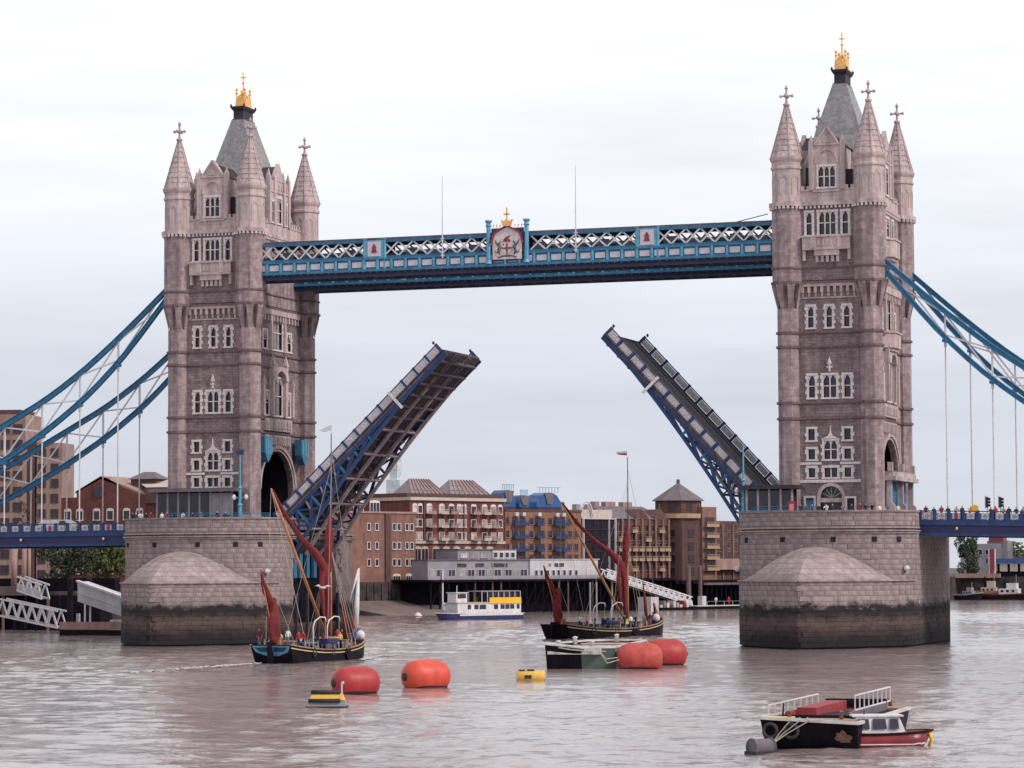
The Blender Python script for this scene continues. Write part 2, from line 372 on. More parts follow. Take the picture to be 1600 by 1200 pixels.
def tower(X, label):
    root = thing('bridge_tower', (X, 0, ZB), label, 'bridge tower', 'gothic towers of the bridge')
    for cx in (-TA, TA):
        for cy in (-TB_, TB_): turret(root, X, cx, cy)
    for sy, cname in ((-1, 'f'), (1, 'b')):
        F = frame((X, sy*9.6, 0), (-sy, 0, 0), (0, sy, 0))
        FU = frame((X, sy*9.9, 0), (-sy, 0, 0), (0, sy, 0))
        lo = MB()
        H = []
        for c in (-2.27, 0.03, 2.2): H.append((c-0.33, c+0.33, 38.75, 41.3))
        H += [(-2.6, -1.85, 30.15, 32.85), (1.8, 2.55, 30.15, 32.85), (-0.78, 0.78, 30.15, 32.85)]
        H += [(-2.75, -1.95, 24.95, 26.3), (1.7, 2.5, 24.95, 26.3), (-0.78, 0.78, 22.6, 24.85)]
        H += [(-2.75, -1.95, 22.6, 23.85), (1.7, 2.5, 22.6, 23.85)]
        H += [(-2.75, -1.95, 20.4, 21.55), (1.7, 2.5, 20.4, 21.55), (-0.78, 0.78, 20.4, 21.55)]
        D = [(-1.35, 1.35, ZB, 19.3), (-3.15, -2.15, ZB, 17.9), (1.95, 2.85, ZB, 17.8)]
        wall(lo, F, -4.4, 4.4, ZB, S2+0.1, H+D, 0.55)
        lo.build('wall', 'granite', root)
        for i, h in enumerate(H):
            big = h[1]-h[0] > 1
            window(root, F, *h, lights=2 if big else 1, transom=(h[3]-h[2] > 1.9), arched=(h[3]-h[2] > 1.9), ogee=(h[2] == 22.6 and big))
        # doorway arch, fan light and doors
        a = MB(); n = 14
        for k in range(n):
            t0, t1 = math.pi*k/n, math.pi*(k+1)/n
            for ri, ro, dd in ((1.35, 1.75, 0.16),):
                a.slab([F(-ri*math.cos(t0), 17.95+ri*math.sin(t0), -0.3), F(-ro*math.cos(t0), 17.95+ro*math.sin(t0), -0.3), F(-ro*math.cos(t1), 17.95+ro*math.sin(t1), -0.3), F(-ri*math.cos(t1), 17.95+ri*math.sin(t1), -0.3)], Vector(F(0, 0, dd+0.3))-Vector(F(0, 0, 0)))
        for e in (-1, 1): fbox(a, F, e*1.35 if e > 0 else -1.75, 1.75 if e > 0 else -1.35, ZB, 17.95, -0.3, 0.16)
        fbox(a, F, -1.35, 1.35, 17.35, 17.85, -0.4, 0.02)
        for k in range(1, 6): a.beam(F(0, 17.85, -0.3), F(-1.3*math.cos(math.pi*k/6), 17.85+1.3*math.sin(math.pi*k/6), -0.3), 0.09, 0.09)
        for e in (-1, 1):   # spandrel fill
            pts = [F(e*1.35, 19.3, -0.02)]+[F(e*1.35*math.cos(math.pi/2*q/5), 17.95+1.35*math.sin(math.pi/2*q/5), -0.02) for q in range(6)]
            a.poly(pts)
        ar = a.build('door_arch', 'dressed_stone', root)
        g = MB(); g.quad(F(-1.34, ZB, -0.5), F(1.34, ZB, -0.5), F(1.34, 19.29, -0.5), F(-1.34, 19.29, -0.5)); g.build('pane', 'window_glass', ar)
        for (u0, u1, zt, mt) in ((-3.15, -2.15, 17.9, 'light_teal_paint'), (1.95, 2.85, 17.8, 'soffit_dark')):
            d = MB(); fbox(d, F, u0-0.25, u0, ZB, zt+0.25, -0.2, 0.1); fbox(d, F, u1, u1+0.25, ZB, zt+0.25, -0.2, 0.1); fbox(d, F, u0, u1, zt, zt+0.25, -0.2, 0.1)
            dr = d.build('door_frame', 'white_stone', root)
            q = MB(); fbox(q, F, u0, u1, ZB, zt, -0.45, -0.38); fbox(q, F, u0+0.45, u0+0.55, ZB, zt, -0.38, -0.33); q.build('door', mt, dr)
        # strings, sills, machicolation, ornaments
        o = MB()
        for u0, u1 in ((-3.9, -1.15), (1.15, 3.7)): fbox(o, F, u0, u1, 21.95, 22.25, 0, 0.12); o.build('string_course', 'white_stone', root); o = MB()
        fbox(o, F, -3.9, 3.7, 19.75, 20.1, 0, 0.16)
        o.build('string_course', 'white_stone', root); o = MB()
        fbox(o, F, -0.12, 0.12, 33.3, 34.2, 0, 0.14); o.slab([F(-0.3, 34.2), F(0, 35.1), F(0.3, 34.2)], Vector(F(0, 0, 0.2))-Vector(F(0, 0, 0)))
        fbox(o, F, -0.35, 0.35, 33.75, 33.95, 0, 0.12)
        o.build('carved_finial', 'white_stone', root)
        mc = MB()
        fbox(mc, F, -3.5, 3.5, 43.75, 44.35, 0, 0.4)
        for k in range(9):
            c = -3.2+k*0.8
            fbox(mc, F, c-0.16, c+0.16, 43.0, 43.75, 0, 0.38); fbox(mc, F, c-0.12, c+0.12, 42.5, 43.0, 0, 0.2)
        fbox(mc, F, -3.5, 3.5, 42.3, 42.48, 0, 0.12)
        mc.build('machicolation', 'dressed_stone', root)
        # upper storey
        up = MB(); HU = [(-2.6, -1.95, 50.1, 52.85), (1.9, 2.55, 50.1, 52.85), (-1.0, 1.0, 50.1, 52.85)]
        wall(up, FU, -3.4, 3.4, S2+0.1, S0, HU, 0.5)
        up.build('wall', 'granite', root)
        for h in HU: window(root, FU, *h, lights=3 if h[1]-h[0] > 1 else 1, jamb=0.3, quoins=False)
        b = MB()
        fbox(b, FU, -3.15, 3.0, 49.75, 49.95, 0, 0.75); fbox(b, FU, -3.05, 2.9, 48.2, 48.45, 0, 0.65)
        for u0, u1 in ((-3.05, -2.0), (-1.35, 1.25), (1.85, 2.9)): fbox(b, FU, u0, u1, 48.45, 49.75, 0.45, 0.6)
        for u0, u1 in ((-2.0, -1.35), (1.25, 1.85)): fbox(b, FU, u0, u1, 48.45, 49.75, 0.55, 0.72)
        for k in range(5): fbox(b, FU, -1.1+k*0.5, -0.8+k*0.5, 48.7, 49.5, 0.6, 0.66)
        fbox(b, FU, -3.05, -2.7, 46.9, 48.2, 0, 0.45); fbox(b, FU, 2.55, 2.9, 46.9, 48.2, 0, 0.45)
        fbox(b, FU, -1.6, 1.5, 47.5, 48.2, 0, 0.5)
        for k in range(5): fbox(b, FU, -1.45+k*0.64, -1.1+k*0.64, 46.7, 47.5, 0, 0.34)
        b.build('balcony', 'dressed_stone', root)
        # parapet and gable dormer
        p = MB()
        for s_ in (-1, 1):
            u0, u1 = (2.0, 3.45) if s_ > 0 else (-3.45, -2.0)
            fbox(p, FU, u0, u1, S0+0.35, 55.5, -0.4, 0); fbox(p, FU, u0, u1, 55.5, 55.68, -0.45, 0.08)
            for k in range(2): fbox(p, FU, u0+0.15+k*0.75, u0+0.6+k*0.75, 55.68, 56.15, -0.35, -0.02)
        wall(p, FU, -2.0, 2.0, S0+0.35, 61.3, [(-1.05, 1.0, 55.95, 58.45)], 0.4)
        for s_ in (-2.0, 2.0): p.quad(FU(s_, S0+0.35, 0), FU(s_, 61.3, 0), FU(s_, 61.3, -5), FU(s_, S0+0.35, -5))
        p.slab([FU(-1.35, 61.3, -0.5), FU(1.35, 61.3, -0.5), FU(0, 63.2, -0.5)], Vector(FU(0, 0, 0.55))-Vector(FU(0, 0, 0)))
        for s_ in (-1, 1):
            p.beam(FU(s_*1.5, 61.25, -0.2), FU(0, 63.35, -0.2), 0.75, 0.22)
            fbox(p, FU, s_*1.95-0.28, s_*1.95+0.28, 55.6, 61.7, -0.55, 0.14); p.lathe(*FU(s_*1.95, 0, -0.2)[:2], [(0.3, 61.7), (0.02, 62.5)], 4)
        fbox(p, FU, -1.65, 1.65, 61.1, 61.32, -0.1, 0.12)
        for k in range(12):   # relieving arch
            t0, t1 = math.pi*k/12, math.pi*(k+1)/12
            ri, ro = 1.25, 1.5
            zz_ = lambda r_, t_: 58.9+r_*1.25*math.sin(t_)
            p.slab([FU(-ri*math.cos(t0), zz_(ri, t0)), FU(-ro*math.cos(t0), zz_(ro, t0)), FU(-ro*math.cos(t1), zz_(ro, t1)), FU(-ri*math.cos(t1), zz_(ri, t1))], Vector(FU(0, 0, 0.12))-Vector(FU(0, 0, 0)))
        fbox(p, FU, -1.7, 1.7, 55.35, 55.6, 0, 0.15)
        for k in range(5): fbox(p, FU, -1.1+k*0.5, -0.85+k*0.5, 54.9, 55.2, 0, 0.08)
        p.slab([FU(-0.5, 61.4), FU(0.5, 61.4), FU(0, 62.3)], Vector(FU(0, 0, 0.12))-Vector(FU(0, 0, 0)))
        p.build('gable', 'dressed_stone', root)
        window(root, FU, -1.05, 1.0, 55.95, 58.45, lights=3, jamb=0.22, quoins=False)
        dr = MB()
        dr.slab([FU(-2.0, 61.1, -0.5), FU(-2.2, 61.1, -0.5), FU(0, 63.0, -0.5), FU(2.2, 61.1, -0.5), FU(2.0, 61.1, -0.5), FU(0, 62.8, -0.5)], Vector(FU(0, 0, -6))-Vector(FU(0, 0, 0)))
        dr.box(X-0.6 if False else X-2.9, X-2.1, sy*8.3-0.4, sy*8.3+0.4, 55.4, 58.2)
        dr.box(X+2.1, X+2.9, sy*8.3-0.4, sy*8.3+0.4, 55.4, 58.6)
        dr.build('dormer_roof', 'dark_iron', root)
    # sides with the road arch
    for sx in (1, -1):
        F = frame((X+sx*SIDE[sx], 0, 0), (0, sx, 0), (sx, 0, 0))
        FU = frame((X+sx*SIDEU[sx], 0, 0), (0, sx, 0), (sx, 0, 0))
        hw, spr, apx = 5.4, 20.2, 25.3
        w_ = MB()
        HS = [(-1.5, 1.5, 30.1, 35.0), (-4.3, -2.9, 30.1, 33.1), (2.9, 4.3, 30.1, 33.1), (-1.6, 1.6, 38.9, 43.2), (-4.6, -3.5, 38.9, 41.2), (3.5, 4.6, 38.9, 41.2)]
        wall(w_, F, -8.4, 8.4, ZB, S2+0.1, HS+[(-hw, hw, ZB, apx)], 0.7)
        def arcpt(t, off=0.0):
            return ((hw+off)*math.cos(t), spr+(apx-spr+off)*math.sin(t))
        for e in (-1, 1):
            pts = [F(e*hw, apx, 0)]+[F(e*arcpt(math.pi/2*q/8)[0], arcpt(math.pi/2*q/8)[1], 0) for q in range(9)]
            w_.slab(pts, Vector(F(0, 0, -0.7))-Vector(F(0, 0, 0)))
        w_.build('wall', 'turret_stone' if sx < 0 else 'granite', root)
        for h in HS: window(root, F, *h, lights=3 if h[1]-h[0] > 2 else 1, jamb=0.35, quoins=True, ogee=False)
        ar = MB(); n = 20
        for off0, off1, dd in ((0, 0.35, 0.12), (0.35, 0.75, 0.3)):
            for k in range(n):
                t0, t1 = math.pi*k/n, math.pi*(k+1)/n
                a0 = arcpt(t0, off0); a1 = arcpt(t0, off1); b1 = arcpt(t1, off1); b0 = arcpt(t1, off0)
                ar.slab([F(a0[0], a0[1], -0.3), F(a1[0], a1[1], -0.3), F(b1[0], b1[1], -0.3), F(b0[0], b0[1], -0.3)], Vector(F(0, 0, dd+0.3))-Vector(F(0, 0, 0)))
        ar.build('road_arch', 'dressed_stone', root)
        o = MB()
        fbox(o, F, -4.4, 4.4, 27.95, 29.55, 0, 0.35)
        for k in range(9): fbox(o, F, -4.0+k*0.95, -3.45+k*0.95, 28.25, 29.2, 0.35, 0.45)
        fbox(o, F, -4.2, 4.2, 26.2, 27.4, 0, 0.2)
        for k in range(11): fbox(o, F, -4.0+k*0.76, -3.7+k*0.76, 26.0, 27.2, 0.2, 0.34)
        # canopied centre bay
        for e in (-1, 1):
            fbox(o, F, e*2.2-0.35, e*2.2+0.35, 30.0, 36.6, 0, 0.6); o.lathe(*F(e*2.2, 0, 0.35)[:2], [(0.42, 36.6), (0.5, 36.8), (0.05, 38.1)], 4)
            fbox(o, F, e*4.9-0.25, e*4.9+0.25, 30.0, 34.2, 0, 0.4); o.lathe(*F(e*4.9, 0, 0.25)[:2], [(0.35, 34.2), (0.05, 35.3)], 4)
            fbox(o, F, e*2.3-0.25, e*2.3+0.25, 38.6, 43.8, 0, 0.35)
        for k in range(10):
            t0, t1 = math.pi*k/10, math.pi*(k+1)/10
            o.slab([F(1.6*math.cos(t0), 34.7+1.3*math.sin(t0), 0), F(2.5*math.cos(t0), 34.7+1.9*math.sin(t0), 0), F(2.5*math.cos(t1), 34.7+1.9*math.sin(t1), 0), F(1.6*math.cos(t1), 34.7+1.3*math.sin(t1), 0)], Vector(F(0, 0, 0.75))-Vector(F(0, 0, 0)))
        if sx < 0:   # projecting oriels on the shore side
            for z0, z1 in ((36.6, 38.4), (47.9, 50.0)):
                dd = 1.3
                o.slab([F(-3.0, z0, 0), F(-1.9, z0, dd), F(1.9, z0, dd), F(3.0, z0, 0)], (0, 0, z1-z0))
                for q in range(3):
                    o.slab([F(-2.6+q*0.5, z0-0.4*(q+1), 0), F(-1.7+q*0.4, z0-0.4*(q+1), dd-0.3*(q+1)), F(1.7-q*0.4, z0-0.4*(q+1), dd-0.3*(q+1)), F(2.6-q*0.5, z0-0.4*(q+1), 0)], (0, 0, 0.4))
                o.slab([F(-3.2, z1, 0), F(-2.0, z1, dd+0.15), F(2.0, z1, dd+0.15), F(3.2, z1, 0)], (0, 0, 0.2))
        o.build('carved_bay', 'dressed_stone', root)
        o = MB()
        fbox(o, F, -7.2, 7.2, 43.4, 44.3, 0, 0.45)
        for k in range(14): fbox(o, F, -6.9+k*1.02, -6.5+k*1.02, 42.6, 43.4, 0, 0.35)
        o.build('machicolation', 'dressed_stone', root)
        # upper side wall, parapet, large gable
        up = MB(); HU = [(-3.6, -2.8, 50.6, 52.9), (2.8, 3.6, 50.6, 52.9), (-0.9, 0.9, 50.6, 52.9)] if sx < 0 else []
        wall(up, FU, -7.6, 7.6, S2+0.1, S0, HU, 0.4)
        up.build('wall', 'turret_stone', root)
        for h in HU: window(root, FU, *h, lights=2 if h[1]-h[0] > 1 else 1, jamb=0.25, quoins=False)
        p = MB()
        for s_ in (-1, 1):
            u0, u1 = (3.4, 7.5) if s_ > 0 else (-7.5, -3.4)
            fbox(p, FU, u0, u1, S0+0.35, 55.5, -0.4, 0); fbox(p, FU, u0, u1, 55.5, 55.68, -0.45, 0.08)
            for k in range(5): fbox(p, FU, u0+0.2+k*0.8, u0+0.65+k*0.8, 55.68, 56.2, -0.35, -0.02)
        HG = [(-2.5, -1.7, 55.9, 58.6), (-0.7, 0.7, 55.9, 59.2), (1.7, 2.5, 55.9, 58.6)]
        wall(p, FU, -3.4, 3.4, S0+0.35, 61.5, HG, 0.4)
        for s_ in (-3.4, 3.4): p.quad(FU(s_, S0+0.35, 0), FU(s_, 61.5, 0), FU(s_, 61.5, -4), FU(s_, S0+0.35, -4))
        p.slab([FU(-1.7, 61.5, -0.5), FU(1.7, 61.5, -0.5), FU(0, 64.0, -0.5)], Vector(FU(0, 0, 0.55))-Vector(FU(0, 0, 0)))
        for s_ in (-3.3, -1.6, 1.6, 3.3):
            fbox(p, FU, s_-0.25, s_+0.25, 55.6, 62.0, -0.4, 0.2); p.lathe(*FU(s_, 0, -0.1)[:2], [(0.32, 62.0), (0.03, 63.0)], 4)
        fbox(p, FU, -3.3, 3.3, 59.9, 60.1, 0, 0.12)
        for k in range(7): fbox(p, FU, -2.9+k*0.9, -2.5+k*0.9, 60.3, 61.1, 0, 0.08)
        p.build('gable', 'dressed_stone', root)
        for h in HG: window(root, FU, *h, lights=2 if h[1]-h[0] > 1 else 1, jamb=0.2, quoins=False)
        dr = MB(); dr.slab([FU(-3.4, 61.5, -0.5), FU(3.4, 61.5, -0.5), FU(0, 63.6, -0.5)], Vector(FU(0, 0, -3.5))-Vector(FU(0, 0, 0)))
        dr.build('dormer_roof', 'dark_iron', root)
    # heraldic shields beside the river arch
    F = frame((X+SIDE[1], 0, 0), (0, 1, 0), (1, 0, 0))
    for s_ in (-1, 1):
        sh = MB(); c = s_*6.2
        sh.slab([F(c-1.3, 27.0, 0.5), F(c+1.3, 27.0, 0.5), F(c+1.25, 24.9, 0.5), F(c+0.5, 24.0, 0.5), F(c, 23.6, 0.5), F(c-0.5, 24.0, 0.5), F(c-1.25, 24.9, 0.5)], (1.0, 0, 0))
        sh.m = 1
        for q in range(4): fbox(sh, F, c-0.9+q*0.55, c-0.65+q*0.55, 24.6, 26.6, 1.5, 1.58)
        sh.build('shield', ['teal_paint', 'light_teal_paint'], root)
    # porch with blue boards on the shore side
    F = frame((X-SIDE[-1], 0, 0), (0, -1, 0), (-1, 0, 0))
    p = MB()
    fbox(p, F, -7.6, 7.6, 20.0, 20.5, 0.1, 2.2); fbox(p, F, -7.4, 7.4, 20.5, 21.1, 0.1, 1.9)
    for s_ in (-7.2, 0.0, 7.2): fbox(p, F, s_-0.35, s_+0.35, 21.1, 22.2, 1.2, 1.8)
    for s_ in (-7.0, 0.4, 7.0):
        fbox(p, F, s_-0.3, s_+0.3, 17.3, 20.0, 1.0, 1.6); p.slab([F(s_-0.35, 17.6, 1.3), F(s_-0.35, 17.0, 1.95), F(s_-0.35, ZB, 2.05), F(s_-0.35, ZB, 1.0), F(s_-0.35, 17.6, 1.0)], (0, -0.7, 0))
    p.build('porch', 'dressed_stone', root)
    for u0, u1 in ((-6.2, -0.2), (-0.1, 6.5)):
        q = MB(); fbox(q, F, u0, u1, ZB, 20.0, 0.5, 0.75)
        q.build('hoarding', 'bright_blue_paint', root)
    # strings that wrap everything
    for z, h, pr, zone in ((S6, 0.28, 0.2, 'lo'), (S5, 0.28, 0.2, 'lo'), (S4, 0.28, 0.2, 'lo'), (S3, 0.28, 0.2, 'lo'), (S2, 0.3, 0.2, 'up'), (S1, 0.22, 0.14, 'up')):
        b = MB(); ring_string(b, X, z-h, h, pr, zone); b.build('moulding', 'dark_moulding', root)
    b = MB(); ring_string(b, X, S0-0.1, 0.5, 0.34, 'up'); b.build('cornice', 'dressed_stone', root)
    d = MB()
    for sy in (-1, 1):
        for k in range(13): d.box(X-3.3+k*0.52, X-3.06+k*0.52, sy*9.9-0.28 if sy < 0 else 9.6, -9.6 if sy < 0 else 10.18, S0-0.42, S0-0.1)
    for sx in (-1, 1):
        for k in range(28):
            fx = SIDEU[sx]; x0, x1 = sorted((X+sx*(fx-0.2), X+sx*(fx+0.28))); d.box(x0, x1, -7.3+k*0.52, -7.06+k*0.52, S0-0.42, S0-0.1)
    for cx in (-TA, TA):
        for cy in (-TB_, TB_):
            for i in range(24):
                a = 2*math.pi*i/24; d.box(X+cx+2.08*math.cos(a)-0.13, X+cx+2.08*math.cos(a)+0.13, cy+2.08*math.sin(a)-0.13, cy+2.08*math.sin(a)+0.13, S0-0.42, S0-0.1)
    d.build('dentil_course', 'white_stone', root, kind='stuff')
    # passage, floors
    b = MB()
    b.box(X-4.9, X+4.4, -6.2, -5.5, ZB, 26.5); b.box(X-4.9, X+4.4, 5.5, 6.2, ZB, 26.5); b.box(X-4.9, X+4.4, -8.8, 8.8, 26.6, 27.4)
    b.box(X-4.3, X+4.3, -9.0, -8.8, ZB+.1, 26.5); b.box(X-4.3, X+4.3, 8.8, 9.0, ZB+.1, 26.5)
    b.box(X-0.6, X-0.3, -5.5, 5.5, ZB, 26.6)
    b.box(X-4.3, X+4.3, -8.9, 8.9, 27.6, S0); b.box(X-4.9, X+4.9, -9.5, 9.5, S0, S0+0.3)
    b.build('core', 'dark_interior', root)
    # main roof, cap and gilt crown
    r = MB()
    r.loft([[(X-4.7, -6.2, 56.6), (X+4.7, -6.2, 56.6), (X+4.7, 6.2, 56.6), (X-4.7, 6.2, 56.6)], [(X-3.0, -3.3, 63.3), (X+3.0, -3.3, 63.3), (X+3.0, 3.3, 63.3), (X-3.0, 3.3, 63.3)], [(X-0.85, -1.9, 70.0), (X+0.85, -1.9, 70.0), (X+0.85, 1.9, 70.0), (X-0.85, 1.9, 70.0)]])
    r.box(X-4.6, X+4.6, -8.6, 8.6, S0+0.3, 56.6)
    rf = r.build('roof', 'slate_roof', root)
    c = MB()
    c.loft([[(X-a, -b, z), (X+a, -b, z), (X+a, b, z), (X-a, b, z)] for a, b, z in ((0.88, 1.92, 70.0), (0.72, 1.6, 70.2), (0.72, 1.6, 71.2), (0.95, 1.9, 71.5), (1.05, 2.0, 71.8), (0.9, 1.8, 71.85))])
    for s_ in (-1, 1):
        for e in (-1, 1): c.lathe(X+s_*.95, e*1.9, [(0.12, 71.7), (0.16, 71.95), (0.02, 72.2)], 5)
    c.build('roof_cap', 'dark_iron', rf)
    g = MB()
    for s_ in (-1, 1):
        for e in (-1, 1):
            g.lathe(X+s_*0.6, e*0.85, [(0.17, 71.85), (0.1, 72.2), (0.09, 73.6), (0.2, 73.75), (0.08, 73.95), (0.19, 74.25), (0.02, 74.5)], 6)
            g.beam((X+s_*0.6, e*0.85, 73.0), (X, 0, 74.1), 0.14, 0.16)
            g.beam((X+s_*0.6, e*0.85, 72.1), (X, 0, 73.3), 0.14, 0.16)
    for e in (-1.1, 0, 1.1):
        g.slab([(X-0.7, e, 71.85), (X-0.55, e, 73.2), (X-0.3, e, 72.9), (X, e, 73.6), (X+0.3, e, 72.9), (X+0.55, e, 73.2), (X+0.7, e, 71.85)], (0, 0.08, 0))
    for e in (-0.7, 0.7):
        g.slab([(X+e, -1.1, 71.85), (X+e, -0.8, 73.2), (X+e, -0.4, 72.9), (X+e, 0, 73.6), (X+e, 0.4, 72.9), (X+e, 0.8, 73.2), (X+e, 1.1, 71.85)], (0.08, 0, 0))
    g.lathe(X, 0, [(0.4, 71.85), (0.3, 73.5), (0.34, 73.8), (0.12, 74.1), (0.09, 75.1), (0.2, 75.25), (0.07, 75.45), (0.06, 76.4), (0.13, 76.55), (0.02, 76.9)], 8)
    g.beam((X-0.38, 0, 76.0), (X+0.38, 0, 76.0), 0.12, 0.13); g.beam((X, -0.38, 76.0), (X, 0.38, 76.0), 0.12, 0.13)
    g.build('gilt_crown', 'gilding', rf)
    return root
TX = 41.15
tower_left = tower(-TX, 'gothic stone bridge tower on the left pier, with green slate roof and gilt crown')
tower_right = copy_tree(tower_left)
tower_right.location = (TX, 0, ZB); tower_right.rotation_euler = (0, 0, math.pi)
tower_right['label'] = 'gothic stone bridge tower on the right pier, rising tallest in the picture'

# ------------------------------------------------------------------ piers
def tint_wet(name, base):
    """tide marks: a weed belt, a rusty bare belt and a black foot, by height above the water"""
    m = MATS[base].copy(); m.name = name; MATS[name] = m
    t = m.node_tree; nn = t.nodes; L = t.links.new; b = nn['Principled BSDF']
    src = b.inputs['Base Color'].links[0].from_socket
    g = nn.new("ShaderNodeNewGeometry"); sp = nn.new("ShaderNodeSeparateXYZ"); L(g.outputs['Position'], sp.inputs[0])
    mp = nn.new("ShaderNodeMapping"); mp.inputs['Scale'].default_value = (0.5, 0.5, 1.0); L(g.outputs['Position'], mp.inputs[0])
    no = nn.new("ShaderNodeTexNoise"); no.inputs['Scale'].default_value = 0.9; no.inputs['Detail'].default_value = 7; no.inputs['Roughness'].default_value = 0.7; L(mp.outputs[0], no.inputs['Vector'])
    sc = nn.new("ShaderNodeMath"); sc.operation = 'MULTIPLY_ADD'; sc.inputs[1].default_value = 3.2; sc.inputs[2].default_value = -1.6; L(no.outputs['Fac'], sc.inputs[0])
    ad = nn.new("ShaderNodeMath"); ad.operation = 'ADD'; L(sp.outputs[2], ad.inputs[0]); L(sc.outputs[0], ad.inputs[1])
    mr = nn.new("ShaderNodeMapRange"); mr.inputs[1].default_value = 0.0; mr.inputs[2].default_value = 8.0; L(ad.outputs[0], mr.inputs[0])
    cr = nn.new("ShaderNodeValToRGB"); e = cr.color_ramp; e.interpolation = 'LINEAR'
    tab = [(0.0, (0.010, 0.007, 0.011)), (0.15, (0.014, 0.009, 0.012)), (0.27, (0.05, 0.03, 0.03)), (0.37, (0.09, 0.06, 0.054)), (0.50, (0.020, 0.014, 0.016)), (0.60, (0.012, 0.010, 0.013)), (0.65, (1, 1, 1))]
    e.elements[0].position = 0; e.elements[0].color = (*tab[0][1], 1); e.elements[1].position = 0.70; e.elements[1].color = (0.03, 0.025, 0.025, 1)
    for p_, c_ in tab[1:-1]: q = e.elements.new(p_); q.color = (*c_, 1)
    L(mr.outputs[0], cr.inputs[0])
    k = nn.new("ShaderNodeMapRange"); k.inputs[1].default_value = 0.59; k.inputs[2].default_value = 0.69; L(mr.outputs[0], k.inputs[0])
    mx = nn.new("ShaderNodeMixRGB"); L(k.outputs[0], mx.inputs[0]); L(cr.outputs[0], mx.inputs[1]); L(src, mx.inputs[2])
    L(mx.outputs[0], b.inputs['Base Color'])
for a_, b_ in (('pier_wet', 'pier_stone'), ('hood_wet', 'hood_stone')): tint_wet(a_, b_)
HWP = 10.65
def low_plan(n=8):   # pointed cutwater, right half of the front from flank to tip
    return [(HWP*(1-t**1.5), -12.6-15.9*t**0.86) for t in [k/n for k in range(n+1)]]
def up_plan(n=8):
    return [(HWP*math.cos(math.pi/2*t), -12.6-6.6*math.sin(math.pi/2*t)) for t in [k/n for k in range(n+1)]]
def full_plan(q, notch=0):
    front = [(x, y) for x, y in q]; fl = [(-x, y) for x, y in reversed(q[:-1])]
    right = front                     # flank(+x) -> tip
    f = right+fl                      # +x flank ... tip ... -x flank
    back = [(-x, -y) for x, y in f]   # -x.. back tip .. +x
    # the notch for the counterweight chamber
    out_ = list(f)
    if notch == -1: out_ += [(-HWP, -7.5), (-HWP+6, -7.5), (-HWP+6, 7.5), (-HWP, 7.5)]
    out_ += back
    if notch == 1: out_ += [(HWP, 7.5), (HWP-6, 7.5), (HWP-6, -7.5), (HWP, -7.5)]
    return out_
def offs(pl, X, d=0.0):
    return [(X+x*(1-d/12), y*(1-d/24)) for x, y in pl]
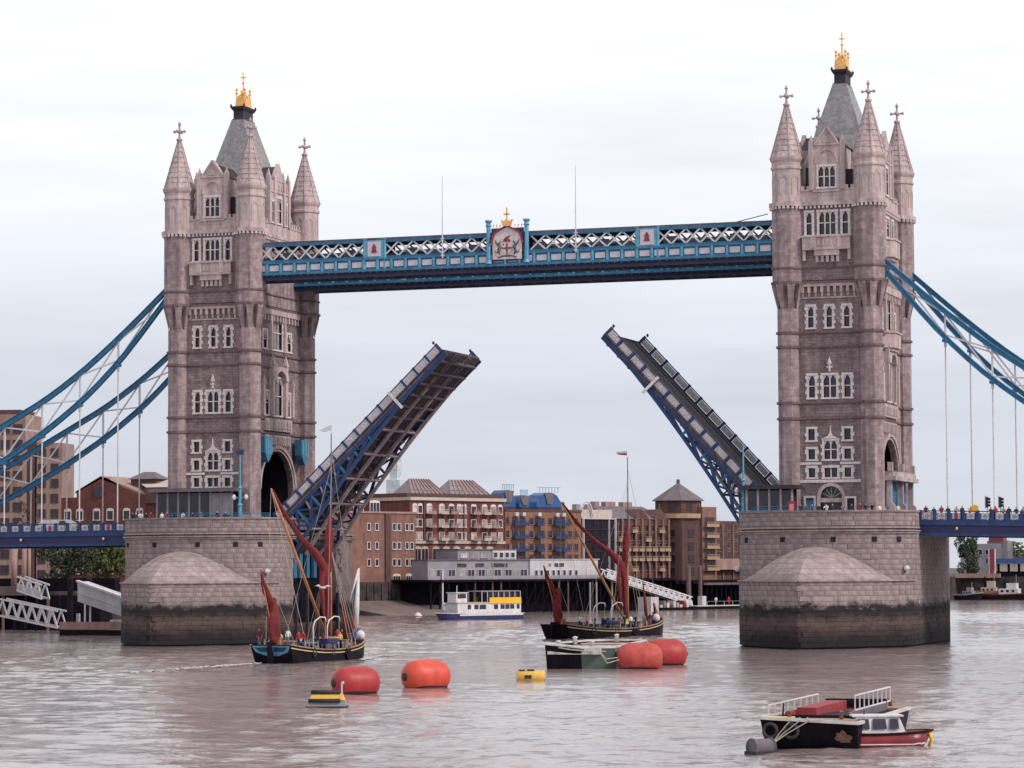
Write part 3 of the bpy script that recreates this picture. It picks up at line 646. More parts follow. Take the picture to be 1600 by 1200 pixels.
def pier(X, inner, label):
    root = thing('stone_pier', (X, 0, 0), label, 'bridge pier', 'stone piers under the towers')
    lp, up = low_plan(), up_plan()
    c = MB(); d = 0.22
    c.prism(offs(full_plan(lp), X, d), -3, 2.4); c.prism(offs(full_plan(lp, inner), X, d), 2.4, 7.7); c.prism(offs(full_plan(up, inner), X, d), 7.7, ZB-0.02)
    c.build('core', 'pier_wet', root)
    dk = MB(); dk.prism(offs(full_plan(up), X, 0.1), ZB-0.02, ZB); dk.build('deck', 'paving', root)
    # stone blocks, course by course
    def path(q):
        pts = [(x, y) for x, y in q]+[(-x, y) for x, y in reversed(q[:-1])]
        pts = [(HWP, 11.0)]+pts+[(-HWP, 11.0)]
        return pts
    def along(pts):
        L_ = [0]
        for a, b in zip(pts, pts[1:]): L_.append(L_[-1]+math.dist(a, b))
        return L_
    blocks = []
    ch = 0.615
    for kind, q, z0, z1 in (('lo', low_plan(24), 0.2, 7.9), ('up', up_plan(24), 7.9, 13.45), ('par', up_plan(24), 14.35, 16.0)):
        pts = path(q); L_ = along(pts); tot = L_[-1]
        nrow = round((z1-z0)/ch); hh = (z1-z0)/nrow
        for r_ in range(nrow):
            s = rnd(0, 0.6); zc = z0+(r_+0.5)*hh
            while s < tot:
                w = rnd(1.15, 1.75); e = min(s+w, tot); mid = (s+e)/2
                for i in range(len(L_)-1):
                    if L_[i] <= mid <= L_[i+1]: break
                t = (mid-L_[i])/(L_[i+1]-L_[i]); a, b = pts[i], pts[i+1]
                px, py = lerp(a[0], b[0], t), lerp(a[1], b[1], t); tx, ty = (b[0]-a[0]), (b[1]-a[1]); ln = math.hypot(tx, ty); tx /= ln; ty /= ln
                # tangent from the block's own ends keeps it on the curve
                def at(sv):
                    for j in range(len(L_)-1):
                        if L_[j] <= sv <= L_[j+1]: break
                    tt = (sv-L_[j])/(L_[j+1]-L_[j]); return lerp(pts[j][0], pts[j+1][0], tt), lerp(pts[j][1], pts[j+1][1], tt)
                p0, p1 = at(s), at(e)
                flank = abs(abs(px)-HWP) < 0.02 and py > -12
                if (p1[0]-p0[0])**2+(p1[1]-p0[1])**2 > 0.2 and not (flank and math.copysign(1, px) == inner and abs((p0[1]+p1[1])/2) < 8.2 and zc > 2.4):
                    hx = X+px
                    facing = -py > 11 and (kind != 'up' or abs(px) > 9.2 or zc > 7.9+3.9*math.cos(math.pi/2*min(1, abs(px)/9.2))**1.3-0.3)
                    blocks.append((facing, kind, zc, p0, p1, hh, flank))
                s = e
    vis = [b for b in blocks if b[0] and b[2] > 5.0]
    vis.sort(key=lambda b: -b[2]); keep = vis[:296]; ks = set(map(id, keep))
    rest = MB()
    def hexpts(b):
        _, kind, zc, p0, p1, hh, fl = b
        dx, dy = p1[0]-p0[0], p1[1]-p0[1]; ln = math.hypot(dx, dy); nx, ny = dy/ln, -dx/ln
        if nx*(p0[0])+ny*(p0[1]) < 0: nx, ny = -nx, -ny
        return dx/ln, dy/ln, nx, ny, ln
    for b in blocks:
        tx, ty, nx, ny, ln = hexpts(b); _, kind, zc, p0, p1, hh, fl = b
        pr = rnd(0.0, 0.06)+(0.06 if kind == 'par' else 0)
        cx, cy = (p0[0]+p1[0])/2+nx*(pr-0.2), (p0[1]+p1[1])/2+ny*(pr-0.2)
        a = (X+cx-tx*(ln/2-0.015), cy-ty*(ln/2-0.015), zc); e = (X+cx+tx*(ln/2-0.015), cy+ty*(ln/2-0.015), zc)
        if id(b) in ks:
            bar('stone', 'pier_wet', root, a, e, 0.4, hh-0.026, up=(0, 0, 1))
        else: rest.beam(a, e, 0.4, hh-0.026)
    rest.build('stonework', 'pier_wet', root, kind='stuff')
    # mouldings under the parapet, coping
    for z, h, o_ in ((13.45, 0.2, 0.16), (13.7, 0.16, 0.28), (14.05, 0.26, 0.2), (16.0, 0.2, 0.2)):
        b = MB(); pl = [(X+x*(1+o_/HWP), y*(1+o_/16)) for x, y in full_plan(up_plan(16))]
        ins = [(X+x*(1-0.5/HWP), y*(1-0.5/16)) for x, y in full_plan(up_plan(16))]; n = len(pl)
        vs = [(x, y, z) for x, y in pl]+[(x, y, z+h) for x, y in pl]+[(x, y, z+h) for x, y in ins]+[(x, y, z) for x, y in ins]
        fs = []
        for i in range(n):
            j = (i+1) % n
            for k in range(4): fs.append((k*n+i, k*n+j, ((k+1) % 4)*n+j, ((k+1) % 4)*n+i))
        b.add(vs, fs); b.build('coping' if z > 15 else 'moulding', 'hood_stone', root)
    # parapet backing
    b = MB()
    q = [(x, y) for x, y in full_plan(up_plan(16))]
    n = len(q); pl = [(X+x*0.985, y*0.985) for x, y in q]; ins = [(X+x*0.96, y*0.965) for x, y in q]
    vs = [(x, y, z) for P_ in (pl, ins) for z in (ZB-.5, 16.0) for x, y in P_]
    fs = []
    for i in range(n):
        j = (i+1) % n
        fs += [(i, j, n+j, n+i), (2*n+i, 3*n+i, 3*n+j, 2*n+j)]
    b.add(vs, fs); b.build('parapet', 'pier_wet', root)
    # sloping hood of the cutwater
    h = MB(); lo = low_plan(18); uu = up_plan(18)
    for sgn in (1, -1):
        rings = []
        for k in range(len(lo)):
            lx, ly = lo[k]; ux = lx*0.93; t = min(1.0, abs(ux)/HWP)
            uy = -12.6-6.6*math.sqrt(max(0, 1-t*t))-0.12
            hz = 7.95+3.95*math.cos(math.pi/2*min(1, abs(lx)/9.6))**1.15
            col_ = []
            for q in range(6):
                s_ = q/5; bulge = math.sin(math.pi/2*s_)
                col_.append((X+sgn*lerp(lx, ux, s_), lerp(ly, uy, s_), lerp(7.95, hz, bulge)))
            rings.append(col_)
        h.loft(rings, cap=False, closed=False)
    h.build('cutwater_hood', 'hood_wet', root)
    b = MB()
    for sgn in (1, -1):
        L2 = low_plan(16)
        for a, e in zip(L2, L2[1:]): b.beam((X+sgn*a[0]*1.0, a[1]-0.02, 7.88), (X+sgn*e[0], e[1]-0.02, 7.88), 0.5, 0.16)
    b.build('ledge', 'hood_stone', root)
    # drain holes
    for ang in (-58, -22, 12, 40, 62):
        a = R(ang); px, py = HWP*math.sin(a), -12.6-6.6*math.cos(a)
        nx, ny = px/HWP**2, (py+12.6)/6.6**2; l_ = math.hypot(nx, ny); nx /= l_; ny /= l_
        b = MB(); zc = 12.75; F = frame((X+px, py, 0), (-ny, nx, 0), (nx, ny, 0)); fbox(b, F, -0.3, 0.3, zc-0.3, zc+0.3, -0.3, 0.09)
        b.build('drain_hole', 'dark_interior', root)
    # round white lamps on brackets
    for a_ in ((68, 9.3), ) + (((-75, 9.3),) if X > 0 else ()):
        a = R(a_[0]); px, py = HWP*math.sin(a), -12.6-6.6*math.cos(a); nx, ny = math.sin(a)*.6, -math.cos(a)
        b = MB(); b.tube([(X+px, py, a_[1]-0.5), (X+px+nx*0.5, py+ny*0.5, a_[1]-0.2)], 0.07); b.m = 1; b.smooth = True
        b.lathe(X+px+nx*0.6, py+ny*0.6, [(0.05, a_[1]-0.35), (0.3, a_[1]-0.2), (0.36, a_[1]), (0.3, a_[1]+0.2), (0.05, a_[1]+0.35)], 10)
        b.build('lamp', ['dark_iron', 'white_paint'], root)
    # fenders, machinery and a black shade sheet in the chamber mouth
    xs = X+inner*HWP
    b = MB()
    for y_ in (-6.3, -4.4, -2.0, 0.4): b.box(*sorted((xs-inner*0.9, xs-inner*0.5)), y_, y_+0.9, 8.4, 11.6)
    b.build('chamber_gate', 'chain_blue', root)
    b = MB(); b.box(*sorted((xs-inner*1.3, xs-inner*1.0)), -7.45, 7.45, 2.42, 12.6); b.build('chamber_shade', 'black_timber', root)  # black sheet added to give the recess its shade
    b = MB()
    for y_ in (-7.2, -3.6, 0, 3.6, 7.0): b.box(*sorted((xs, xs+inner*0.35)), y_-0.2, y_+0.2, -2, 6.4)
    b.build('fender', 'dark_iron', root)
    return root
pier(-TX, 1, 'massive stone pier under the left tower, its cutwater streaked black at the tide line')
pier(TX, -1, 'massive stone pier under the right tower, lit pale on its right face')

# ------------------------------------------------------------------ high level walkways
def walkway(y0, y1, label, near):
    root = thing('high_level_walkway', (0, (y0+y1)/2, 47.2), label, 'walkway', 'high level walkways between the towers')
    X0, X1 = (-35.4, 34.2) if near else (-36.2, 36.0)
    XL0, XL1 = (-34.6, 34.2) if near else (-36.0, 36.0)
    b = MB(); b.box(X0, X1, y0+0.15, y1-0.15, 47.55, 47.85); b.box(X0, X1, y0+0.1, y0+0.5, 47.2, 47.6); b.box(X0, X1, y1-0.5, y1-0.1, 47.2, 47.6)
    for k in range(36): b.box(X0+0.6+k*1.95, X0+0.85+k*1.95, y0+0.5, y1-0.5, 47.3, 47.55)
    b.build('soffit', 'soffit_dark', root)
    b = MB(); b.box(XL0, XL1, y0-0.1, y1+0.1, 51.95, 52.1); b.box(XL0, XL1, y0+0.6, y1-0.6, 52.1, 52.3); b.build('roof', 'soffit_brown', root)
    for y, s_ in ((y0, -1), (y1, 1)):
        front = near and s_ == -1
        seen = s_ == -1
        b = MB()
        b.box(XL0, XL1, y-0.16, y+0.16, 51.6, 51.95); b.box(XL0, XL1, y-0.12, y+0.12, 49.6, 49.85)
        b.build('chord', 'chain_blue', root)
        b = MB(); b.box(X0, X1, y-0.3, y+0.2, 49.35, 49.6); b.box(X0, X1, y-0.42, y+0.25, 47.85, 48.15); b.box(X0, X1, y-0.1, y+0.1, 48.15, 49.35)
        b.build('cornice_beam', 'teal_paint' , root)
        nb = 36; pw = (X1-X0)/nb
        pm = MB()
        for k in range(nb):
            xa = X0+k*pw
            for z0, z1 in ((48.4, 49.12),):
                args = ((xa+pw*0.16, y+s_*0.14, (z0+z1)/2), (xa+pw*0.84, y+s_*0.14, (z0+z1)/2))
                if seen: bar('panel', 'panel_white', root, *args, 0.1, z1-z0)
                else: pm.beam(*args, 0.1, z1-z0)
            mbx = (xa-0.14, xa+0.14, *sorted((y+s_*0.1, y+s_*0.36)), 48.15, 49.35)
            pm.m = 1; pm.box(*mbx); pm.m = 0
        pm.build('bracket', ['panel_white', 'light_teal_paint'], root, kind='stuff')
        if seen:   # row of little pendants under the band
            pd = MB()
            for k in range(nb*2): pd.box(X0+k*pw/2-0.06, X0+k*pw/2+0.1, y-0.42, y-0.2, 47.65, 47.85)
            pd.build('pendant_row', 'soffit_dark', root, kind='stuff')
        # lattice of crossing flats
        pan = [(-19.75, -17.2), (16.85, 19.35), (-3.2, 2.7)]
        bays = [(XL0, -19.75), (-17.2, -3.2), (2.7, 16.85), (19.35, XL1)]
        far = MB()
        for a, e in bays:
            n = max(1, round((e-a)/1.9)); w = (e-a)/n
            for k in range(n):
                for p0, p1 in (((a+k*w, 49.8), (a+(k+1)*w, 51.65)), ((a+k*w, 51.65), (a+(k+1)*w, 49.8))):
                    off = y-0.05 if p0[1] < p1[1] else y+0.05
                    A_ = (p0[0], off, p0[1]); B_ = (p1[0], off, p1[1])
                    if front: bar('lattice_bar', 'white_paint', root, A_, B_, 0.08, 0.2, up=(0, 0, 1))
                    else: far.beam(A_, B_, 0.08, 0.22)
        if far.v: far.build('lattice', 'white_paint', root, kind='stuff')
        # heraldic panels
        if seen:
            for a, e in pan[:2]:
                b = MB(); b.box(a, e, y-0.2, y+0.2, 49.6, 51.9); pn = b.build('crest_panel', 'light_teal_paint', root)
                b = MB(); b.box(a+0.38, e-0.38, y-0.26, y-0.2, 49.8, 51.7); b.build('field', 'panel_white', pn)
                c = (a+e)/2
                b = MB()
                for z0, z1, w in ((50.25, 50.5, 0.36), (50.5, 50.8, 0.28), (50.85, 51.05, 0.3), (51.05, 51.25, 0.18), (51.25, 51.4, 0.08)): b.box(c-w, c+w, y-0.31, y-0.26, z0, z1)
                b.build('emblem', 'crest_red', pn)
                for u_ in (a-0.12, e+0.12):
                    b = MB(); b.lathe(u_, y-0.05, [(0.24, 48.1), (0.2, 48.6), (0.2, 51.9), (0.28, 52.0), (0.28, 52.1)], 8); b.build('post', 'light_teal_paint', root)
        else:
            b = MB(); [b.box(a, e, y-0.1, y+0.1, 49.6, 51.9) for a, e in pan]; b.build('crest_panel', 'chain_blue', root)
    # glazing set back behind the lattice with light mullions
    yc = y0+0.9
    b = MB()
    for k in range(24):
        xa = XL0+k*(XL1-XL0)/24; b.box(xa, xa+1.2+0.4*((k*7) % 3), yc, yc+0.05, 49.85, 50.2+0.35*((k*5) % 3))
    b.build('screen', 'screen_grey', root, kind='stuff')
    b = MB(); b.box(XL0, XL1, yc+1.3, yc+1.36, 49.7, 50.5)
    b.build('handrail', 'chain_blue', root)
    if near: crest(root, y0)
    return root
def crest(root, y):
    x0, x1 = -2.55, 2.0; c = (x0+x1)/2
    F = frame((c, y, 0), (1, 0, 0), (0, -1, 0))
    for s_ in (-1, 1):
        b = MB(); b.lathe(c+s_*2.55, y-0.3, [(0.42, 48.2), (0.3, 48.6), (0.28, 52.9), (0.42, 53.05), (0.3, 53.2), (0.3, 53.45), (0.46, 53.55), (0.46, 53.75)], 8)
        b.build('column', 'light_teal_paint', root)
    b = MB(); prof = [(-1.95, 48.7), (1.95, 48.7), (1.95, 51.3), (1.7, 52.0), (0.9, 52.5), (0, 53.1), (-0.9, 52.5), (-1.7, 52.0), (-1.95, 51.3)]
    b.slab([F(u, z, 0.35) for u, z in prof], (0, -0.12, 0)); sh = b.build('arms_panel', 'white_stone', root)
    b = MB(); b.slab([F(u*1.12, z, 0.2) for u, z in [(-1.95, 48.5), (1.95, 48.5), (1.95, 52.7), (-1.95, 52.7)]], (0, -0.1, 0)); b.build('back_panel', 'blue_paint', root)
    b = MB()
    pr = [(-2.1, 50.7), (-1.95, 51.4), (-1.7, 52.05), (-0.9, 52.55), (-0.3, 52.8), (0, 53.25), (0.3, 52.8), (0.9, 52.55), (1.7, 52.05), (1.95, 51.4), (2.1, 50.7)]
    for p, q in zip(pr, pr[1:]): b.beam(F(p[0], p[1], 0.5), F(q[0], q[1], 0.5), 0.3, 0.22)
    b.build('ogee_hood', 'crest_red', root)
    b = MB()
    b.slab([F(-0.5, 52.9, 0.3), F(-0.75, 53.75, 0.3), F(-0.35, 53.5, 0.3), F(0, 53.9, 0.3), F(0.35, 53.5, 0.3), F(0.75, 53.75, 0.3), F(0.5, 52.9, 0.3)], (0, -0.5, 0))
    b.box(c-0.08, c+0.08, y-0.65, y-0.45, 53.6, 55.2); b.box(c-0.42, c+0.42, y-0.65, y-0.45, 54.35, 54.52); b.lathe(c, y-0.55, [(0.05, 55.0), (0.14, 55.15), (0.02, 55.45)], 6)
    b.build('crown', 'gilding', root)
    b = MB()
    for s_ in (-1, 1):
        for k in range(3): b.lathe(c+s_*(1.0+k*0.45), y-0.3, [(0.05, 52.6), (0.04, 52.95), (0.11, 53.05), (0.02, 53.2)], 5)
    b.build('cresting', 'gilding', root)
    # shield with a cross, two supporters, crest above and scroll below
    b = MB()
    b.slab([F(-0.7, 50.75, 0.47), F(0.7, 50.75, 0.47), F(0.7, 49.9, 0.47), F(0.35, 49.45, 0.47), F(0, 49.25, 0.47), F(-0.35, 49.45, 0.47), F(-0.7, 49.9, 0.47)], (0, -0.08, 0)); b.build('shield', 'white_paint', sh)
    b = MB(); b.slab([F(-0.1, 49.3, 0.55), F(0.1, 49.3, 0.55), F(0.1, 50.72, 0.55), F(-0.1, 50.72, 0.55)], (0, -0.04, 0)); b.slab([F(-0.66, 50.0, 0.56), F(0.66, 50.0, 0.56), F(0.66, 50.2, 0.56), F(-0.66, 50.2, 0.56)], (0, -0.04, 0))
    b.slab([F(-0.55, 50.45, 0.56), F(-0.4, 50.45, 0.56), F(-0.4, 50.7, 0.56), F(-0.55, 50.7, 0.56)], (0, -0.04, 0)); b.build('cross', 'crest_red', sh)
    b = MB(); b.slab([F(-0.55, 50.95, 0.47), F(0.55, 50.95, 0.47), F(0.4, 51.2, 0.47), F(-0.4, 51.2, 0.47)], (0, -0.1, 0)); b.slab([F(-0.5, 51.2, 0.47), F(0.1, 51.25, 0.47), F(0.5, 51.75, 0.47), F(0.1, 51.6, 0.47), F(-0.2, 51.45, 0.47)], (0, -0.1, 0)); b.build('helm', 'crest_red', sh)
    for s_ in (-1, 1):
        b = MB(); b.smooth = True
        b.tube([F(s_*0.95, 49.3, 0.5), F(s_*1.15, 49.7, 0.5), F(s_*1.0, 50.2, 0.5), F(s_*1.1, 50.7, 0.5), F(s_*0.85, 51.0, 0.5)], [0.08, 0.16, 0.2, 0.14, 0.1])
        b.tube([F(s_*1.1, 50.4, 0.5), F(s_*1.45, 50.8, 0.5), F(s_*1.6, 51.2, 0.5)], [0.12, 0.1, 0.02]); b.tube([F(s_*1.1, 49.7, 0.5), F(s_*1.5, 49.5, 0.5), F(s_*1.65, 49.9, 0.5)], [0.1, 0.05, 0.03])
        b.tube([F(s_*1.0, 50.4, 0.5), F(s_*0.75, 50.2, 0.52)], [0.08, 0.05])
        b.build('supporter', 'soffit_brown', sh)
    b = MB(); b.slab([F(-1.3, 49.0, 0.47), F(-0.6, 49.2, 0.47), F(0.6, 49.2, 0.47), F(1.3, 49.0, 0.47), F(1.2, 48.85, 0.47), F(0.6, 49.0, 0.47), F(-0.6, 49.0, 0.47), F(-1.2, 48.85, 0.47)], (0, -0.05, 0)); b.build('scroll', 'soffit_brown', sh)
walkway(-9.3, -5.3, 'blue and white lattice walkway carrying the coat of arms, nearer the viewer', True)
walkway(5.3, 9.3, 'plainer blue walkway behind, seen beneath the one with the coat of arms', False)
for x_, zt, lb in ((-9.02, 59.8, 'thin white flagpole standing left of the coat of arms'), (8.85, 60.3, 'thin white flagpole standing right of the coat of arms')):
    b = MB(); b.tube([(x_, -9.75, 49.2), (x_, -9.75, zt)], [0.1, 0.035], 6); b.box(x_-0.2, x_+0.2, -9.85, -9.6, 49.4, 49.6); b.box(x_-0.2, x_+0.2, -9.85, -9.6, 51.6, 51.75)
    tag(b.build('flagpole', 'white_paint'), lb, 'flagpole', 'flagpoles on the walkway')
b = MB(); b.tube([(29.0, -8, 52.3), (33.4, -8.6, 53.1)], 0.06); tag(b.build('gantry_rail', 'soffit_brown'), 'thin sloping rail on the walkway roof beside the right tower', 'rail')
# ------------------------------------------------------------------ more materials
M('water', (0.30, 0.232, 0.225), (0.225, 0.168, 0.166), rough=0.05, scale=0.02, amount=0.8, spec=0.6)
MATS['water'].node_tree.nodes['Principled BSDF'].inputs['IOR'].default_value = 2.1
M('mud', (0.17, 0.12, 0.11), (0.11, 0.08, 0.075), rough=0.85, scale=0.2, bump=0.3)
M('earth', (0.10, 0.085, 0.07), (0.07, 0.06, 0.05), rough=0.95, scale=0.05)
M('quay_wall', (0.10, 0.07, 0.07), (0.022, 0.016, 0.022), rough=0.9, scale=0.4, streak=0.4, brick=(1.6, 0.7, 0.03))
M('old_timber', (0.14, 0.09, 0.085), (0.08, 0.05, 0.055), rough=0.9, scale=1, stretch=(1, 1, 0.2))
M('red_brick', (0.185, 0.06, 0.048), (0.12, 0.042, 0.04), rough=0.9, scale=0.6, brick=(0.5, 0.2, 0.02), mortar=(0.8, 0.75, 0.75), streak=0.15)
M('tan_brick', (0.24, 0.12, 0.092), (0.155, 0.078, 0.066), rough=0.9, scale=0.5, streak=0.2)
M('orange_brick', (0.26, 0.13, 0.088), (0.17, 0.083, 0.063), rough=0.9, scale=0.5, streak=0.2)
M('brown_brick', (0.125, 0.06, 0.05), (0.075, 0.038, 0.036), rough=0.9, scale=0.5, streak=0.3)
M('dark_brick', (0.11, 0.055, 0.05), (0.075, 0.04, 0.04), rough=0.9, scale=0.5)
M('cream', (0.48, 0.40, 0.34), (0.36, 0.29, 0.26), rough=0.8, scale=1)
M('yellow_cream', (0.38, 0.26, 0.18), (0.30, 0.19, 0.12), rough=0.8, scale=1)
M('pink_concrete', (0.34, 0.22, 0.19), (0.25, 0.155, 0.14), rough=0.9, scale=0.3, streak=0.2)
M('grey_roof', (0.15, 0.12, 0.14), (0.095, 0.075, 0.092), rough=0.8, scale=0.6)
M('greenhouse_glass', (0.15, 0.125, 0.145), (0.24, 0.2, 0.22), rough=0.3, scale=0.5)
M('blue_roof', (0.018, 0.06, 0.19), (0.03, 0.10, 0.26), rough=0.4, scale=0.6)
M('pale_wall', (0.50, 0.47, 0.49), (0.40, 0.37, 0.40), rough=0.7, scale=0.5, streak=0.1)
M('grey_wall', (0.27, 0.245, 0.28), (0.21, 0.19, 0.22), rough=0.7, scale=0.5)
M('curtain', (0.42, 0.36, 0.34), (0.2, 0.16, 0.18), rough=0.7, scale=0.6, rand=0.5)
M('hazed_tower', (0.60, 0.63, 0.68), (0.55, 0.58, 0.64), rough=0.6, scale=0.05, brick=(8, 4, 0.5), mortar=(0.9, 0.9, 0.92))  # distance haze painted into the tower's colour
M('leaf_green', (0.035, 0.055, 0.018), (0.07, 0.10, 0.025), rough=0.7, scale=0.6, amount=0.9)
M('leaf_dark', (0.016, 0.028, 0.016), (0.04, 0.055, 0.025), rough=0.7, scale=0.6, amount=0.9)
M('leaf_yellow', (0.10, 0.115, 0.03), (0.05, 0.065, 0.02), rough=0.7, scale=0.8, amount=0.9)
M('bark', (0.07, 0.05, 0.045), (0.04, 0.03, 0.03), rough=0.95, scale=2)
M('buoy_red', (0.46, 0.035, 0.035), (0.24, 0.02, 0.025), streak=0.12, detail=8, rough=0.5, scale=1.2, amount=0.9, bump=0.15, bscale=4)
M('buoy_orange', (0.66, 0.085, 0.04), (0.45, 0.045, 0.032), streak=0.12, detail=8, rough=0.5, scale=1.2, amount=0.9, bump=0.15, bscale=4)
M('buoy_faded', (0.50, 0.085, 0.07), (0.32, 0.03, 0.03), streak=0.12, detail=8, rough=0.6, scale=1.2, amount=0.9, bump=0.15, bscale=4)
M('buoy_yellow', (0.72, 0.42, 0.07), (0.50, 0.28, 0.06), rough=0.55, scale=2.0, amount=0.9)
M('hull_black', (0.005, 0.004, 0.008), (0.014, 0.010, 0.015), rough=0.6, scale=1.0, spec=0.1)
M('hull_green', (0.05, 0.10, 0.085), (0.11, 0.13, 0.115), rough=0.6, scale=1.0, amount=0.9)
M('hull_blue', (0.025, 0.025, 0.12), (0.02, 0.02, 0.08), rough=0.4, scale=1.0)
M('rust', (0.30, 0.16, 0.12), (0.16, 0.08, 0.07), rough=0.85, scale=2.0)
M('hull_red', (0.24, 0.018, 0.022), (0.14, 0.012, 0.02), rough=0.35, scale=1.0)
M('hold_red', (0.30, 0.035, 0.045), (0.20, 0.03, 0.04), rough=0.7, scale=1.0)
M('deck_grey', (0.58, 0.54, 0.53), (0.38, 0.34, 0.34), rough=0.7, scale=1.2)
M('deck_wood', (0.34, 0.23, 0.17), (0.22, 0.14, 0.11), rough=0.8, scale=2.0)
M('varnish', (0.46, 0.20, 0.085), (0.34, 0.13, 0.06), rough=0.4, scale=1.5)
M('sail_red', (0.185, 0.022, 0.026), (0.11, 0.014, 0.02), rough=0.9, scale=1.6, amount=0.9, bump=0.5, bscale=5)
M('sail_bright', (0.42, 0.035, 0.05), (0.25, 0.02, 0.03), rough=0.9, scale=1.6, bump=0.4)
M('gold_paint', (0.60, 0.45, 0.22), (0.48, 0.34, 0.18), rough=0.5, scale=2)
M('rope', (0.42, 0.36, 0.30), (0.3, 0.25, 0.2), rough=0.9, scale=4)
M('skin', (0.45, 0.25, 0.18), (0.38, 0.2, 0.15), rough=0.6, scale=5)
M('lens_dark', (0.02, 0.02, 0.02), (0.03, 0.03, 0.03), rough=0.4)
M('rubber', (0.02, 0.02, 0.02), (0.04, 0.035, 0.035), rough=0.8, scale=3)
M('canvas_yellow', (0.72, 0.50, 0.12), (0.6, 0.4, 0.1), rough=0.8)
M('banner_yellow', (0.78, 0.42, 0.02), (0.70, 0.36, 0.02), rough=0.5, scale=0.5)
M('flag_grey', (0.55, 0.54, 0.58), (0.4, 0.38, 0.44), rough=0.8)
CLOTH = {}
for n_, c_ in dict(white=(0.72, 0.70, 0.70), red=(0.42, 0.03, 0.04), navy=(0.02, 0.025, 0.07), black=(0.015, 0.013, 0.02), grey=(0.2, 0.19, 0.21), blue=(0.06, 0.13, 0.36), green=(0.06, 0.14, 0.07), pink=(0.6, 0.25, 0.28), orange=(0.75, 0.22, 0.03), yellow=(0.7, 0.5, 0.1), tan=(0.38, 0.28, 0.2), maroon=(0.17, 0.02, 0.035), purple=(0.17, 0.08, 0.22), turquoise=(0.05, 0.33, 0.38)).items():
    M('cloth_'+n_, c_, tuple(v*0.75 for v in c_), rough=0.85, scale=6); CLOTH[n_] = 'cloth_'+n_
for n_, c_ in dict(dark_hair=(0.02, 0.014, 0.012), brown_hair=(0.08, 0.045, 0.025), fair_hair=(0.36, 0.25, 0.13), grey_hair=(0.4, 0.38, 0.36)).items(): M(n_, c_, rough=0.8, scale=8)

